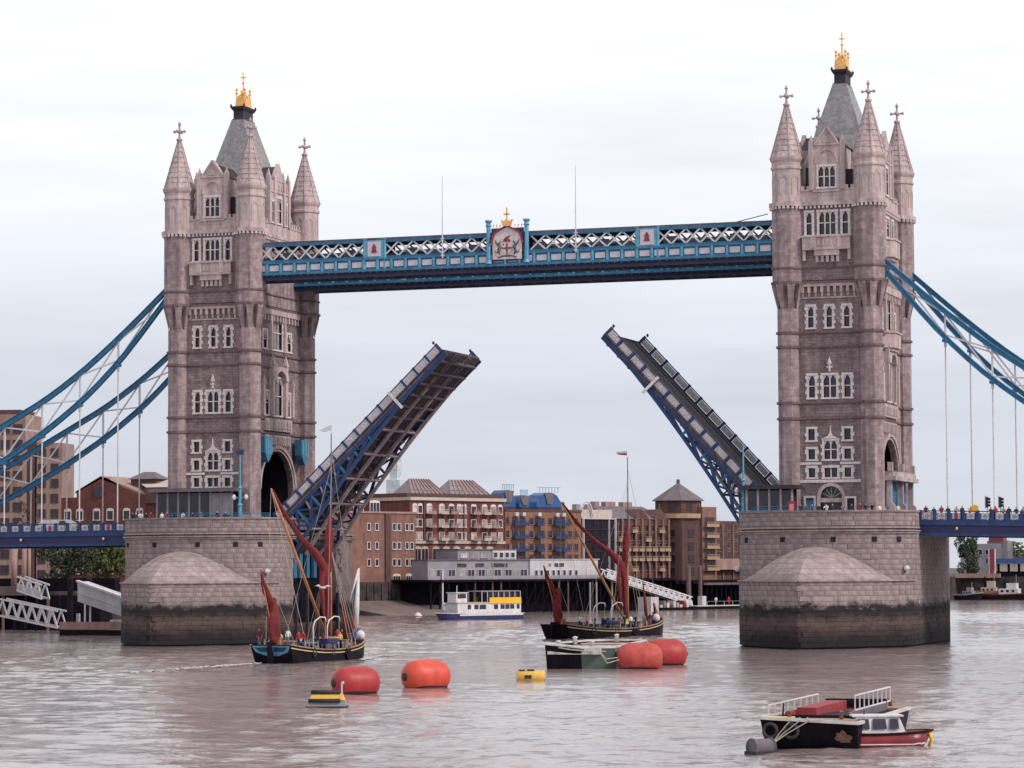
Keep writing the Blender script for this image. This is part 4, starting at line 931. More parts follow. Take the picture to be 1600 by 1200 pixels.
# ------------------------------------------------------------------ bascule leaves
def bascule(tip, rootd, upn, sgn, label):
    """s runs from the tip towards the hinge, h is square to the road, y across"""
    T = Vector((tip[0], 0, tip[1])); RD = Vector((rootd[0], 0, rootd[1])).normalized(); UP = Vector((upn[0], 0, upn[1])).normalized()
    root = thing('bascule_leaf', tuple(T+RD*31), label, 'bascule', 'raised leaves of the drawbridge')
    P = lambda s, y, h: tuple(T+RD*s+UP*h+Vector((0, y, 0)))
    LEN = 31.5
    def bx(mb, s0, s1, y0, y1, h0, h1):
        mb.hexa([P(s0, y0, h0), P(s1, y0, h0), P(s1, y1, h0), P(s0, y1, h0), P(s0, y0, h1), P(s1, y0, h1), P(s1, y1, h1), P(s0, y1, h1)])
    dep = lambda s: -(1.62+0.040*s+0.0026*s*s)
    # parapets: rail, kerb, posts and ornamental cast panels
    for y, nm in ((-7.6, -1), (7.6, 1)):
        b = MB(); bx(b, 0, LEN, y-0.12, y+0.12, -0.13, 0.0); bx(b, 0, LEN, y-0.14, y+0.14, -1.2, -1.05)
        b.build('handrail', 'soffit_brown' if nm < 0 else 'blue_paint', root)
        n = 14; w = LEN/n
        for k in range(n+1):
            b = MB(); s = min(max(k*w, 0.15), LEN-0.15); bx(b, s-0.17, s+0.17, y-0.16, y+0.16, -1.18, 0.06)
            b.build('post', 'blue_paint', root)
        for k in range(n):
            b = MB(); s0, s1 = k*w+0.24, (k+1)*w-0.24
            bx(b, s0, s1, y-0.04, y+0.04, -0.98, -0.2)
            b.m = 1
            for q in range(5):
                sa = lerp(s0, s1, (q+0.5)/5)
                bx(b, sa-0.03, sa+0.03, y-0.08, y+0.08, -0.98, -0.2)
            for q in range(3):
                sa = lerp(s0, s1, (q+0.5)/3)
                b.slab([P(sa-0.2, y-0.1, -0.6), P(sa, y-0.1, -0.4), P(sa+0.2, y-0.1, -0.6), P(sa, y-0.1, -0.8)], (0, 0.2, 0))
            b.build('panel', ['panel_white', 'deck_grey'], root)
    # deck plate, road and footways
    b = MB(); bx(b, 0.05, LEN, -7.5, 7.5, -1.55, -1.3); b.build('deck_plate', 'soffit_brown', root)
    b = MB(); bx(b, 0.05, LEN, -5.0, 5.0, -1.3, -1.24); b.build('roadway', 'asphalt', root)
    for y0, y1 in ((-7.4, -5.0), (5.0, 7.4)):
        b = MB(); bx(b, 0.05, LEN, y0, y1, -1.3, -1.12); b.build('footway', 'asphalt', root)
    b = MB()
    for y in (-4.6, -0.08, 4.4): bx(b, 0.4, LEN, y, y+0.16, -1.24, -1.232)
    b.build('road_marking', 'grey_wall', root)
    b = MB(); bx(b, -0.05, 0.05, -7.3, 7.3, -1.6, -1.05)
    for k in range(13): bx(b, -0.15, -0.05, -7.2+k*1.16, -6.8+k*1.16, -1.6, -1.2)
    b.build('nose', 'soffit_brown', root)
    # four girders
    for gi, y in enumerate((-7.25, -2.6, 2.6, 7.25)):
        outer = 'blue_paint' if gi == 0 or (gi == 3) else 'soffit_brown'
        g = MB(); n = 12
        bx(g, 0, LEN+1.5, y-0.22, y+0.22, -2.0, -1.55)
        g.m = 1
        st = [LEN*1.05*k/n for k in range(n+1)]
        for a, c in zip(st, st[1:]):
            ha, hc = dep(a), dep(c)
            g.hexa([P(a, y-0.3, ha-0.05), P(c, y-0.3, hc-0.05), P(c, y+0.3, hc-0.05), P(a, y+0.3, ha-0.05), P(a, y-0.3, ha+0.3), P(c, y-0.3, hc+0.3), P(c, y+0.3, hc+0.3), P(a, y+0.3, ha+0.3)])
        gd = g.build('girder', [outer, 'blue_paint' if gi == 0 else 'flange_pink'], root)
        # web: solid plate near the nose, open struts towards the hinge
        b = MB(); sp = 15.0 if (gi == 0 and sgn > 0) else 8.6
        b.slab([P(0.3, y, -1.7), P(sp, y, -1.7), P(sp, y, dep(sp)+0.1), P(0.3, y, dep(0.3)+0.1)], (0, 0.06, 0)); b.build('web_or_shade_plate', outer, gd)
        if gi in (1, 2) and sgn > 0 or gi == 2:  # dark plates added in the open web to stand for interior shade
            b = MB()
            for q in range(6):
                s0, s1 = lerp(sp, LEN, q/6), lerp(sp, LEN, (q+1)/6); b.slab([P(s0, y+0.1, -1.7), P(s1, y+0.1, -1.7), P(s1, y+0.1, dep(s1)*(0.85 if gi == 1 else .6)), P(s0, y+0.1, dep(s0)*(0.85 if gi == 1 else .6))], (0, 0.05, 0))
            b.build('web_or_shade_plate', 'blue_paint', gd)
        bays = 6
        for k in range(bays+1):
            s = sp+(LEN-sp)*k/bays; bar('strut', outer if gi else 'chain_blue', gd, P(s, y, -1.8), P(s, y, dep(s)+0.1), 0.3, 0.3, up=RD)
            if k < bays:
                s2 = sp+(LEN-sp)*(k+1)/bays
                bar('brace', outer, gd, P(s, y, -1.9), P(s2, y, dep(s2)+0.2), 0.2, 0.42, up=UP)
                if k > 1: bar('brace', outer, gd, P(s2, y, -1.9), P(s, y, dep(s)+0.2), 0.14, 0.26, up=UP)
                if not gi: bar('stiffener', 'grey_wall', gd, P(lerp(s, s2, .35), y-.1, -1.9), P(lerp(s, s2, .35)+.3, y-.1, dep(s)*.7), 0.12, 0.2, up=UP)
    # cross frames between the girders, stringers, wind bracing
    k = 0; s = 1.2
    while s < LEN:
        hb = dep(s)
        bar('cross_beam', 'soffit_brown', root, P(s, -7.25, -1.85), P(s, 7.25, -1.85), 0.25, 0.55, up=UP)
        if k % 2 == 0 or s < 9:
            if s > 2.5: bar('cross_beam', 'flange_pink', root, P(s, -7.25, hb+0.2), P(s, 7.25, hb+0.2), 0.22, 0.22, up=UP)
            if s > 8:
                for y0, y1 in ((-7.25, -2.6), (-2.6, 2.6), (2.6, 7.25)):
                    ym = (y0+y1)/2
                    bar('frame_brace', 'soffit_brown', root, P(s, y0, hb+0.3), P(s, ym, -1.9), 0.16, 0.16, up=UP)
                    bar('frame_brace', 'soffit_brown', root, P(s, y1, hb+0.3), P(s, ym, -1.9), 0.16, 0.16, up=UP)
        s += 2.0; k += 1
    for y in (-6.0, -4.8, -3.7, -1.3, 0, 1.3, 3.7, 4.8, 6.0): bar('stringer', 'soffit_brown', root, P(0.5, y, -1.7), P(LEN, y, -1.7), 0.14, 0.3, up=UP)
    # pale navigation bar across the near girder
    b = MB(); b.hexa([P(8.8, -8.0, -2.75), P(9.15, -8.0, -2.75), P(9.15, -7.8, -2.75), P(8.8, -7.8, -2.75), P(8.8, -8.0, 0.12), P(9.15, -8.0, 0.12), P(9.15, -7.8, 0.12), P(8.8, -7.8, 0.12)])
    b.build('navigation_bar', 'white_paint', root)
    b = MB(); [b.lathe(*[c for c in P(0.2, y, 0.3)[:2]], [(0.12, P(0, 0, 0)[2]-0.1), (0.18, P(0, 0, 0)[2]+0.1), (0.1, P(0, 0, 0)[2]+0.3)], 6) for y in (-7.8, 7.8)]
    b.build('nose_lamp', 'dark_iron', root)
    # hinge end and counterweight tail inside the pier
    b = MB(); bx(b, LEN, LEN+7, -6.4, 6.4, -5.4, -2.2); b.build('counterweight', 'dark_iron', root)
    return root
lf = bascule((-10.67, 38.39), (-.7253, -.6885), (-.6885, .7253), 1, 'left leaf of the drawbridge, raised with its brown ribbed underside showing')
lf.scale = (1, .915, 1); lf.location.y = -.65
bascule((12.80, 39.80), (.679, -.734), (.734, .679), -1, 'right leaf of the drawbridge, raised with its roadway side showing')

# ------------------------------------------------------------------ side spans and chains
def side_deck(x0, x1, zf, label, sgn):
    root = thing('side_span', ((x0+x1)/2, 0, 12), label, 'bridge deck', 'side spans of the bridge')
    P = lambda x, y, h: (x, y, zf(x)+h)
    def bx(mb, xa, xb, y0, y1, h0, h1):
        mb.hexa([P(xa, y0, h0), P(xb, y0, h0), P(xb, y1, h0), P(xa, y1, h0), P(xa, y0, h1), P(xb, y0, h1), P(xb, y1, h1), P(xa, y1, h1)])
    for y in (-9.5, 9.5):
        b = MB(); bx(b, x0, x1, y-0.14, y+0.14, -0.12, 0); bx(b, x0, x1, y-0.2, y+0.2, -1.3, -1.1); b.build('handrail', 'blue_paint', root)
        n = int(abs(x1-x0)/1.72); w = (x1-x0)/n
        if y < 0:
            for k in range(n):
                a = x0+(k+0.2)*w; e = x0+(k+0.8)*w
                if (k % 5) == 2:
                    bar('emblem_panel', 'crest_red', root, P(x0+(k+.38)*w, y-0.06, -0.62), P(x0+(k+.62)*w, y-0.06, -0.62), 0.14, 0.7)
                o = bar('panel', 'panel_white', root, P(a, y-0.02, -0.62), P(e, y-0.02, -0.62), 0.1, 0.72)
                m_ = MB()
                xm = (a+e)/2
                m_.box(xm-0.5, xm-0.42, y-0.12, y-0.07, zf(xm)-0.95, zf(xm)-0.28); m_.box(xm+0.42, xm+0.5, y-0.12, y-0.07, zf(xm)-0.95, zf(xm)-0.28)
                m_.slab([(xm-0.3, y-0.12, zf(xm)-0.62), (xm, y-0.12, zf(xm)-0.35), (xm+0.3, y-0.12, zf(xm)-0.62), (xm, y-0.12, zf(xm)-0.9)], (0, 0.05, 0))
                m_.build('tracery', 'grey_wall', root)
            for k in range(n+1):
                xx = x0+k*w; bar('post', 'blue_paint', root, P(xx, y-0.05, -1.15), P(xx, y-0.05, 0.04), 0.34, 0.34, up=(1, 0, 0))
        else:
            b = MB(); bx(b, x0, x1, y-0.05, y+0.05, -1.1, -0.1); b.build('panel', 'chain_blue', root)
        b = MB(); bx(b, x0, x1, y-0.32, y+0.25, -1.75, -1.3); b.build('girder', 'blue_paint', root)
        b = MB(); bx(b, x0, x1, y-0.05, y+0.1, -2.7, -1.75); b.build('web_or_shade_plate', 'hull_blue', root)
        b = MB(); bx(b, x0, x1, y-0.3, y+0.25, -3.05, -2.7); b.build('girder', 'blue_paint', root)
    b = MB(); bx(b, x0, x1, -9.3, 9.3, -1.7, -1.35); b.build('roadway', 'asphalt', root)
    b = MB()
    k = 0; x = x0
    while (x-x1)*(1 if x1 > x0 else -1) < 0:
        bx(b, *sorted((x, x+0.3)), -9.2, 9.2, -2.9, -1.7); x += 2.8*(1 if x1 > x0 else -1)
    for y in (-6, -2, 2, 6): bx(b, x0, x1, y-0.15, y+0.15, -2.4, -1.7)
    b.build('cross_beams', 'black_timber', root, kind='stuff')
    for k in range(7):
        xx = x0+(x1-x0)*(k+0.4)/7.2
        b = MB(); b.smooth = True; b.lathe(xx, -9.9, [(0.05, zf(xx)-2.35), (0.16, zf(xx)-2.25), (0.16, zf(xx)-2.05), (0.05, zf(xx)-1.95)], 8); b.build('lamp', 'gold_paint', root)
    return root
zL = lambda x: 15.85+(x+51.8)*0.006
zR = lambda x: 16.25-(x-51.8)*0.022
side_deck(-52.0, -140, zL, 'blue side span deck running from the left pier to the shore', -1)
side_deck(52.0, 132, zR, 'blue side span deck crowded with onlookers, leaving the right pier', 1)
UPC = [(5.2, 48.2), (7, 46.5), (13.3, 40.9), (18.8, 36.4), (24.5, 32.5), (31.7, 28.7), (41.5, 23.6), (52, 19.6), (62, 17.2), (75, 16.5)]
LOC = [(5.2, 47.6), (6.6, 45.8), (13.2, 37.9), (18.6, 32.7), (24.5, 28.3), (31.7, 23.9), (41.5, 19.0), (52, 16.9), (62, 16.2), (75, 16.0)]
def smooth_tab(tab):
    def f(x):
        return (interp(tab, x-1.5)+interp(tab, x)+interp(tab, x+1.5))/3 if x > 7 else interp(tab, x)
    return f
fu, fl = smooth_tab(UPC), smooth_tab(LOC)
def chain(sx, y, label):
    root = thing('suspension_chain', (sx*(TX+30), y, 26), label, 'suspension chain', 'suspension chains of the side spans')
    zdeck = zL if sx < 0 else zR
    N_ = [5.4, 8.5]+[14.1+5.62*k for k in range(10)]
    for f, nm in ((fu, 'u'), (fl, 'l')):
        b = MB(); pts = []
        d = 5.4
        while d < 66: pts.append((sx*(TX+d), y, f(d))); d += 1.9
        for p, q in zip(pts, pts[1:]):
            b.beam(p, q, 0.5, 0.62)
        b.m = 1
        for p, q in zip(pts, pts[1:]):
            pa = Vector(p)+Vector((0, 0, 0.33)); qa = Vector(q)+Vector((0, 0, 0.33)); b.beam(pa, qa, 0.72, 0.1)
            pa = Vector(p)-Vector((0, 0, 0.33)); qa = Vector(q)-Vector((0, 0, 0.33)); b.beam(pa, qa, 0.72, 0.1)
        b.build('chord', ['chain_blue', 'bright_blue_paint'], root)
    for i, d in enumerate(N_[2:], 2):
        x = sx*(TX+d)
        bar('tie_post', 'white_paint', root, (x, y, fl(d)+0.3), (x, y, fu(d)-0.3), 0.22, 0.22, up=(1, 0, 0))
        zt = fl(d)-0.3; zb = zdeck(x)-0.6
        if zt > zb+0.5:
            b = MB(); b.tube([(x, y, zb), (x, y, zt)], 0.09, 6); b.lathe(x, y, [(0.1, zt-0.9), (0.18, zt-0.8), (0.18, zt-0.2), (0.26, zt+0.1)], 6); b.build('hanger', 'white_paint', root)
        b = MB(); b.box(x-0.35, x+0.35, y-0.32, y+0.32, fl(d)-0.55, fl(d)-0.2); b.build('pin_bracket', 'chain_blue', root)
        if i+1 < len(N_):
            d2 = N_[i+1]; x2 = sx*(TX+d2)
            if fu(d)-fl(d) > 0.9:
                bar('tie_brace', 'white_paint', root, (x, y-0.08, fl(d)+0.3), (x2, y-0.08, fu(d2)-0.3), 0.1, 0.2)
                bar('tie_brace', 'white_paint', root, (x, y+0.08, fu(d)-0.3), (x2, y+0.08, fl(d2)+0.3), 0.1, 0.2)
    d = 8.5; d2 = 14.1
    bar('tie_brace', 'white_paint', root, (sx*(TX+d), y+0.08, fu(d)-0.3), (sx*(TX+d2), y+0.08, fl(d2)+0.3), 0.1, 0.2)
    bar('tie_brace', 'white_paint', root, (sx*(TX+d), y-0.08, fl(d)+0.2), (sx*(TX+d2), y-0.08, fu(d2)-0.3), 0.1, 0.2)
    return root
chain(-1, -9.0, 'blue suspension chain on the left, nearer of its pair and higher in the picture')
chain(-1, 9.0, 'blue suspension chain on the left, farther of its pair and lower in the picture')
chain(1, -9.0, 'blue suspension chain on the right crossing in front of the tower corner')
chain(1, 9.0, 'blue suspension chain on the right emerging from behind the tower')

# ------------------------------------------------------------------ on the piers
def railing(name, pts, z0, z1, mat, label, gap=1.2, th=0.06):
    root = thing(name, (*pts[0], z0), label, 'railing', 'railings on the piers')
    for p, q in zip(pts, pts[1:]):
        ln = math.dist(p, q); n = max(1, round(ln/gap))
        b = MB()
        for z in (z1, lerp(z0, z1, 0.66), lerp(z0, z1, 0.33)): b.beam((*p, z), (*q, z), th, th)
        b.build('rail', mat, root)
        for k in range(n+1):
            x, y = lerp(p[0], q[0], k/n), lerp(p[1], q[1], k/n); bar('post', mat, root, (x, y, z0), (x, y, z1+0.05), th*1.3, th*1.3, up=(1, 0, 0))
    return root
def cabin(x0, x1, y0, y1, zt, label, mats, bays=6):
    root = thing('control_cabin', ((x0+x1)/2, (y0+y1)/2, ZB), label, 'cabin', 'control cabins on the piers')
    b = MB(); b.box(x0-0.9, x1+0.9, y0-0.9, y1+0.3, zt-0.32, zt); b.box(x0-0.6, x1+0.6, y0-0.6, y1+0.2, zt, zt+0.16); b.build('roof', mats[0], root)
    b = MB(); b.box(x0+.1, x1-.1, y0+.1, y1, ZB, zt-0.32); b.build('wall', mats[1], root)
    w = (x1-x0)/bays
    for k in range(bays+1):
        b = MB(); b.box(x0+k*w-0.12, x0+k*w+0.12, y0-0.02, y0+0.12, ZB, zt-0.32); b.build('mullion', mats[2], root)
    for k in range(bays):
        b = MB(); b.box(x0+k*w+0.14, x0+(k+1)*w-0.14, y0+0.03, y0+0.095, ZB+1.3, zt-0.5); b.build('window', 'window_glass' if k < bays-2 or bays < 6 else 'grey_wall', root)
        b = MB(); b.box(x0+k*w+0.14, x0+(k+1)*w-0.14, y0+0.0, y0+0.09, ZB+0.1, ZB+1.2); b.build('panel', mats[3] if k >= bays-2 or bays < 6 else 'dark_interior', root)
    return root
cabin(-46.8, -36.2, -14.6, -11.4, 19.9, 'long dark glazed control cabin with flat grey roof, before the left tower', ('grey_roof', 'dark_interior', 'grey_wall', 'grey_wall'), 7)
cabin(32.0, 37.6, -15.4, -12.4, 19.2, 'small stone and glass control cabin with dark roof, before the right tower', ('dark_iron', 'dark_interior', 'dressed_stone', 'light_teal_paint'), 4)
def arc_pts(X, a0, a1, n, k=0.93):
    return [(X+HWP*k*math.sin(R(lerp(a0, a1, i/n))), -12.6-6.6*k*math.cos(R(lerp(a0, a1, i/n)))) for i in range(n+1)]
railing('railing', arc_pts(-TX, -15, 80, 8), 16.0, 16.75, 'teal_paint', 'blue railing along the parapet of the left pier')
railing('railing', arc_pts(TX, -80, 0, 7), 16.0, 16.75, 'teal_paint', 'blue railing along the parapet of the right pier')
def lamp_post(x, y, zb, zt, label, arms=True):
    root = thing('lamp_post', (x, y, zb), label, 'lamp post', 'ornate lamp posts on the piers')
    b = MB(); b.lathe(x, y, [(0.42, zb), (0.42, zb+0.6), (0.28, zb+0.8), (0.26, zb+2.4), (0.36, zb+2.6), (0.2, zb+2.8), (0.16, zb+4.6), (0.3, zb+4.8), (0.12, zb+5.0), (0.08, zt)], 8); b.build('column', 'light_teal_paint', root)
    if arms:
        for s_ in (-1, 1):
            b = MB(); b.tube([(x, y, zb+3.2), (x+s_*0.5, y, zb+3.6), (x+s_*0.8, y, zb+3.4)], 0.06); b.build('arm', 'light_teal_paint', root)
            b = MB(); b.smooth = True; b.lathe(x+s_*0.85, y, [(0.1, zb+3.2), (0.26, zb+3.4), (0.28, zb+3.65), (0.08, zb+3.95)], 8); b.build('lantern', 'white_paint', root)
    return root
lamp_post(-34.6, -15.6, ZB, 24.2, 'tall teal lamp post on the left pier topped by a small dark flag')
b = MB(); b.slab([(-35.2, -15.6, 24.9), (-34.75, -15.6, 24.7), (-34.1, -15.6, 24.95), (-34.15, -15.6, 24.2), (-34.7, -15.6, 24.3), (-35.1, -15.6, 24.1)], (0, 0.03, 0))
b.tube([(-34.6, -15.6, 24.1), (-34.6, -15.6, 25.1)], 0.04); tag(b.build('flag', 'blue_paint'), 'small dark blue flag on the teal lamp post', 'flag')
lamp_post(31.5, -14.9, ZB, 24.5, 'tall teal lamp post at the left edge of the right pier')
# red and white life-ring box and red board on the right pier
b = MB(); b.box(37.9, 38.7, -18.8, -18.4, 15.6, 17.3); b.m = 1; b.box(38.05, 38.55, -18.83, -18.79, 15.8, 17.0)
tag(b.build('notice_box', ['crest_red', 'cloth_pink']), 'red and pink box standing behind the parapet near the right cabin', 'box')
# signal lights on the right side span
for k, x in enumerate((59.6, 61.2)):
    root = thing('traffic_light', (x, -6.5, zR(x)-1.3), ('traffic light on the right span nearer the tower', 'traffic light on the right span farther from the tower')[k], 'traffic light', 'traffic lights on the right side span')
    z = zR(x)
    b = MB(); b.tube([(x, -6.5, z-1.3), (x, -6.5, z+0.6)], 0.07); b.build('pole', 'white_paint', root)
    b = MB(); b.box(x-0.16, x+0.1, -6.7, -6.3, z+0.5, z+1.75); b.m = 1; b.box(x-0.24, x-0.17, -6.9, -6.1, z+0.4, z+1.9); b.build('housing', ['lens_dark', 'white_paint'], root)
    for q in range(3):
        b = MB(); zz_ = z+0.75+q*0.38
        b.tube([(x+0.1, -6.5, zz_), (x+0.38, -6.5, zz_-0.04)], [0.17, 0.15], 8); b.build('hood', 'lens_dark', root)
# ------------------------------------------------------------------ river, banks
def water_mat():
    m = MATS['water']; t = m.node_tree; nn = t.nodes; L = t.links.new; b = nn['Principled BSDF']
    g = nn.new("ShaderNodeNewGeometry")
    def noise(sc, st, det=5, rg=0.6):
        mp = nn.new("ShaderNodeMapping"); mp.inputs['Scale'].default_value = st; mp.inputs['Rotation'].default_value = (0, 0, 0.32); L(g.outputs['Position'], mp.inputs[0])
        n = nn.new("ShaderNodeTexNoise"); n.inputs['Scale'].default_value = sc; n.inputs['Detail'].default_value = det; n.inputs['Roughness'].default_value = rg; L(mp.outputs[0], n.inputs['Vector']); return n.outputs['Fac']
    a = noise(1.7, (1.0, 1.3, 1)); c = noise(0.42, (1.0, 1.3, 1), 4); w = noise(0.018, (0.8, 1.5, 1), 3)
    mr = nn.new("ShaderNodeMapRange"); mr.inputs[1].default_value = 0.38; mr.inputs[2].default_value = 0.66; mr.inputs[3].default_value = 0.35; mr.inputs[4].default_value = 1.0; L(w, mr.inputs[0])
    b1 = nn.new("ShaderNodeBump"); b1.inputs['Distance'].default_value = 0.07; L(mr.outputs[0], b1.inputs['Strength']); L(a, b1.inputs['Height'])
    b2 = nn.new("ShaderNodeBump"); b2.inputs['Strength'].default_value = 0.8; b2.inputs['Distance'].default_value = 0.15; L(c, b2.inputs['Height']); L(b2.outputs[0], b1.inputs['Normal'])
    L(b1.outputs[0], b.inputs['Normal'])
water_mat()
def river():
    """one sheet: a finely rippled patch where ripples can be seen, plain sheet beyond"""
    import numpy as np
    rg = np.random.RandomState(5)
    a = -0.324; ux, uy = math.sin(a), math.cos(a); vx, vy = uy, -ux
    ox, oy = 114.98, -351.3
    D = [105.0]
    while D[-1] < 640: D.append(D[-1]+max(0.33, 0.33*D[-1]/190))
    D = np.array(D); Lt = np.linspace(-125, 125, 420)
    d, l = np.meshgrid(D, Lt, indexing='ij')
    X = ox+ux*d+vx*l; Y = oy+uy*d+vy*l; Z = np.zeros_like(X)
    for k in range(52):
        wl = 0.9*(1.07**k); th = rg.normal(0.45, 1.15); kx, ky = math.cos(th+1.2)*6.283/wl, math.sin(th+1.2)*6.283/wl
        Z += 0.0040*wl**0.88*np.sin(kx*X+ky*Y+rg.rand()*6.283)/(1+(wl/9)**1.5)
    gust = 0.8+0.75*np.sin(X*0.045+Y*0.013+1.0)*np.sin(Y*0.021-X*0.012+0.5)
    Z *= np.clip(gust, 0.35, 1.3)
    edge = np.minimum(1, np.minimum((125-abs(l))/12, np.minimum((d-105)/6, (D[-1]-d)/60)))
    Z *= np.clip(edge, 0, 1)
    n, m_ = X.shape
    co = np.stack([X, Y, Z], -1).reshape(-1, 3)
    idx = np.arange(n*m_).reshape(n, m_)
    F = np.stack([idx[:-1, :-1], idx[:-1, 1:], idx[1:, 1:], idx[1:, :-1]], -1).reshape(-1, 4)
    # surrounding sheet in eight quads around the patch
    def P(dd, ll): return (ox+ux*dd+vx*ll, oy+uy*dd+vy*ll, 0.0)
    ds = [-700, 105.0, float(D[-1]), 7000]; ls = [-3500, -125.0, 125.0, 3500]
    ex = []; ef = []; b0 = len(co)
    for i in range(3):
        for j in range(3):
            if i == 1 and j == 1: continue
            s0 = len(ex)+b0; ex += [P(ds[i], ls[j]), P(ds[i], ls[j+1]), P(ds[i+1], ls[j+1]), P(ds[i+1], ls[j])]; ef.append((s0, s0+1, s0+2, s0+3))
    co = np.vstack([co, np.array(ex)]); F = np.vstack([F, np.array(ef)])
    me = bpy.data.meshes.new('river'); me.vertices.add(len(co)); me.vertices.foreach_set('co', co.ravel())
    me.loops.add(F.size); me.loops.foreach_set('vertex_index', F.ravel()); me.polygons.add(len(F)); me.polygons.foreach_set('loop_start', np.arange(0, F.size, 4)); me.polygons.foreach_set('loop_total', np.full(len(F), 4))
    me.polygons.foreach_set('use_smooth', np.ones(len(F), bool)); me.update(calc_edges=True)
    if me.polygons[0].normal.z < 0: me.flip_normals()
    me.materials.append(MATS['water']); o = bpy.data.objects.new('river', me); COL.objects.link(o); o['kind'] = 'structure'
river()
LAND = [(-160, -700), (-135, -60), (-128, 20), (-114, 60), (-98, 82), (-94, 112), (-102, 190), (-112.5, 217), (-54, 334), (-44, 380), (-34, 440), (-27, 475), (60, 474), (180, 520), (700, 800), (2900, 2600), (2900, 6400), (-2900, 6400), (-2900, -700)]
b = MB()
n = len(LAND); b.add([(x, y, 6.2) for x, y in LAND]+[(x, y, -3) for x, y in LAND], [tuple(range(n))]+[(i, (i+1) % n, n+(i+1) % n, n+i) for i in range(n)])
b.m = 0; o = b.build('ground', 'earth', kind='structure')
qw = MB()
for p, q in list(zip(LAND, LAND[1:]))[:14]: qw.beam((*p, 2.2), (*q, 2.2), 1.2, 8.6)
tag(qw.build('quay_wall', 'quay_wall'), 'stained masonry quay wall lining the river bank', 'quay wall')
PD = Vector((.4472, .8944, 0)); PN = Vector((.8944, -.4472, 0)); PO = Vector((-104, 225, 0))
def bf(s, off=0): return frame(PO+PD*s+PN*off, PD, PN)
SUT = [(500, -24), (560, -12.2), (597, -5.4), (640, 2.7), (787, 31.4), (907, 56.3), (960, 67.7), (1020, 81), (1060, 90.1), (1103, 100), (1160, 113.5), (1230, 131)]
su = lambda u: interp(SUT, u)
zv = lambda v, u=750: 9.45+(889-(u-800)*0.004-v)/interp([(560, 7.32), (787, 6.97), (960, 6.7), (1160, 6.39)], u)
F0 = bf(0)
b = MB(); b.slab([F0(-20, -3, 0.8), F0(-20, 1.6, 0.8), F0(-20, -3, 34), F0(-20, -3, 0.8)][:3], PD*26); 
fs_ = b.build('foreshore', 'mud', kind='structure')
b = MB(); b.slab([F0(-24, -3, 0.7), F0(-24, 3.2, 0.7), F0(-24, 1.3, 12), F0(-24, -0.4, 26), F0(-24, -3, 26)], PD*30); b.build('foreshore', 'mud', kind='structure')

def fwin(root, F, s, z0, z1, w, pane='window_glass', frm='white_stone', n=1, arch=False, d=0.12):
    b = MB(); fr = 0.12
    fbox(b, F, s-w/2-fr, s-w/2, z0-fr, z1+fr, 0, d); fbox(b, F, s+w/2, s+w/2+fr, z0-fr, z1+fr, 0, d)
    fbox(b, F, s-w/2, s+w/2, z1, z1+fr, 0, d); fbox(b, F, s-w/2-0.15, s+w/2+0.15, z0-fr-0.06, z0, 0, d+0.08)
    for k in range(1, n): fbox(b, F, s-w/2+w*k/n-0.05, s-w/2+w*k/n+0.05, z0, z1, 0, d*0.8)
    if arch: b.slab([F(s-w/2-fr, z1+fr, 0), F(s-w/2, z1+fr+0.3, 0), F(s, z1+fr+0.45, 0), F(s+w/2, z1+fr+0.3, 0), F(s+w/2+fr, z1+fr, 0)], Vector(F(0, 0, d))-Vector(F(0, 0, 0)))
    o = b.build('window', frm, root)
    g = MB(); fbox(g, F, s-w/2, s+w/2, z0, z1, 0.0, 0.05); g.build('pane', pane, o)
    return o
def balcony(root, F, s, z, w, mat, h=0.9):
    b = MB(); fbox(b, F, s-w/2, s+w/2, z-0.18, z, 0, 1.3); fbox(b, F, s-w/2, s+w/2, z+h-0.1, z+h, 1.2, 1.3)
    n = max(2, int(w/0.4))
    for k in range(n+1): fbox(b, F, s-w/2+w*k/n-0.03, s-w/2+w*k/n+0.03, z, z+h, 1.22, 1.28)
    fbox(b, F, s-w/2, s+w/2, z, z+h*0.55, 1.18, 1.24)
    b.build('balcony', mat, root)
def bldg(name, label, F, s0, s1, z0, z1, depth, wallm, extra=None, cat='building'):
    p = F((s0+s1)/2, z0, -depth/2)
    root = thing(name, p, label, cat, 'riverside buildings')
    b = MB(); fbox(b, F, s0, s1, z0, z1, -depth, 0); b.build('wall', wallm, root)
    return root
# B1 tan brick warehouse
F1 = bf(0, 2.5)
r = bldg('warehouse', 'tan brick warehouse with paired windows just right of the left pier', F1, -22, 2.0, 6.8, 21.4, 11, 'tan_brick')
for s in (-20, -17.6, -11.6, -9.3):
    for v in (824, 853, 879): fwin(r, F1, s, zv(v+5, 600), zv(v-5, 600), 0.8)
for s in (-4.3, -2.9, -0.6, 0.8):
    for v in (824, 853, 879): fwin(r, F1, s, zv(v+5, 600), zv(v-5, 600), 0.85)
for s in (-3.6, 0.1): fwin(r, F1, s, 6.95, 8.0, 2.0, arch=True, n=3)
for s in (-14.5, -9.9): fwin(r, F1, s, 21.6, 23.6, 2.6, n=3, arch=True)
b = MB(); fbox(b, F1, -22.2, 2.2, 21.4, 21.8, -11, 0.25); b.build('coping', 'pink_concrete', r)
b = MB(); fbox(b, F1, -7.0, -5.5, 6.8, 21.4, 0, 0.35); b.build('pilaster', 'dark_brick', r)
b = MB(); fbox(b, F1, -22, 2.4, -2, 6.8, -3, 0.3); [fbox(b, F1, -21+k*2.1, -20.6+k*2.1, -1, 6.6, 0.3, 0.6) for k in range(11)]; b.build('river_wall', 'quay_wall', r)
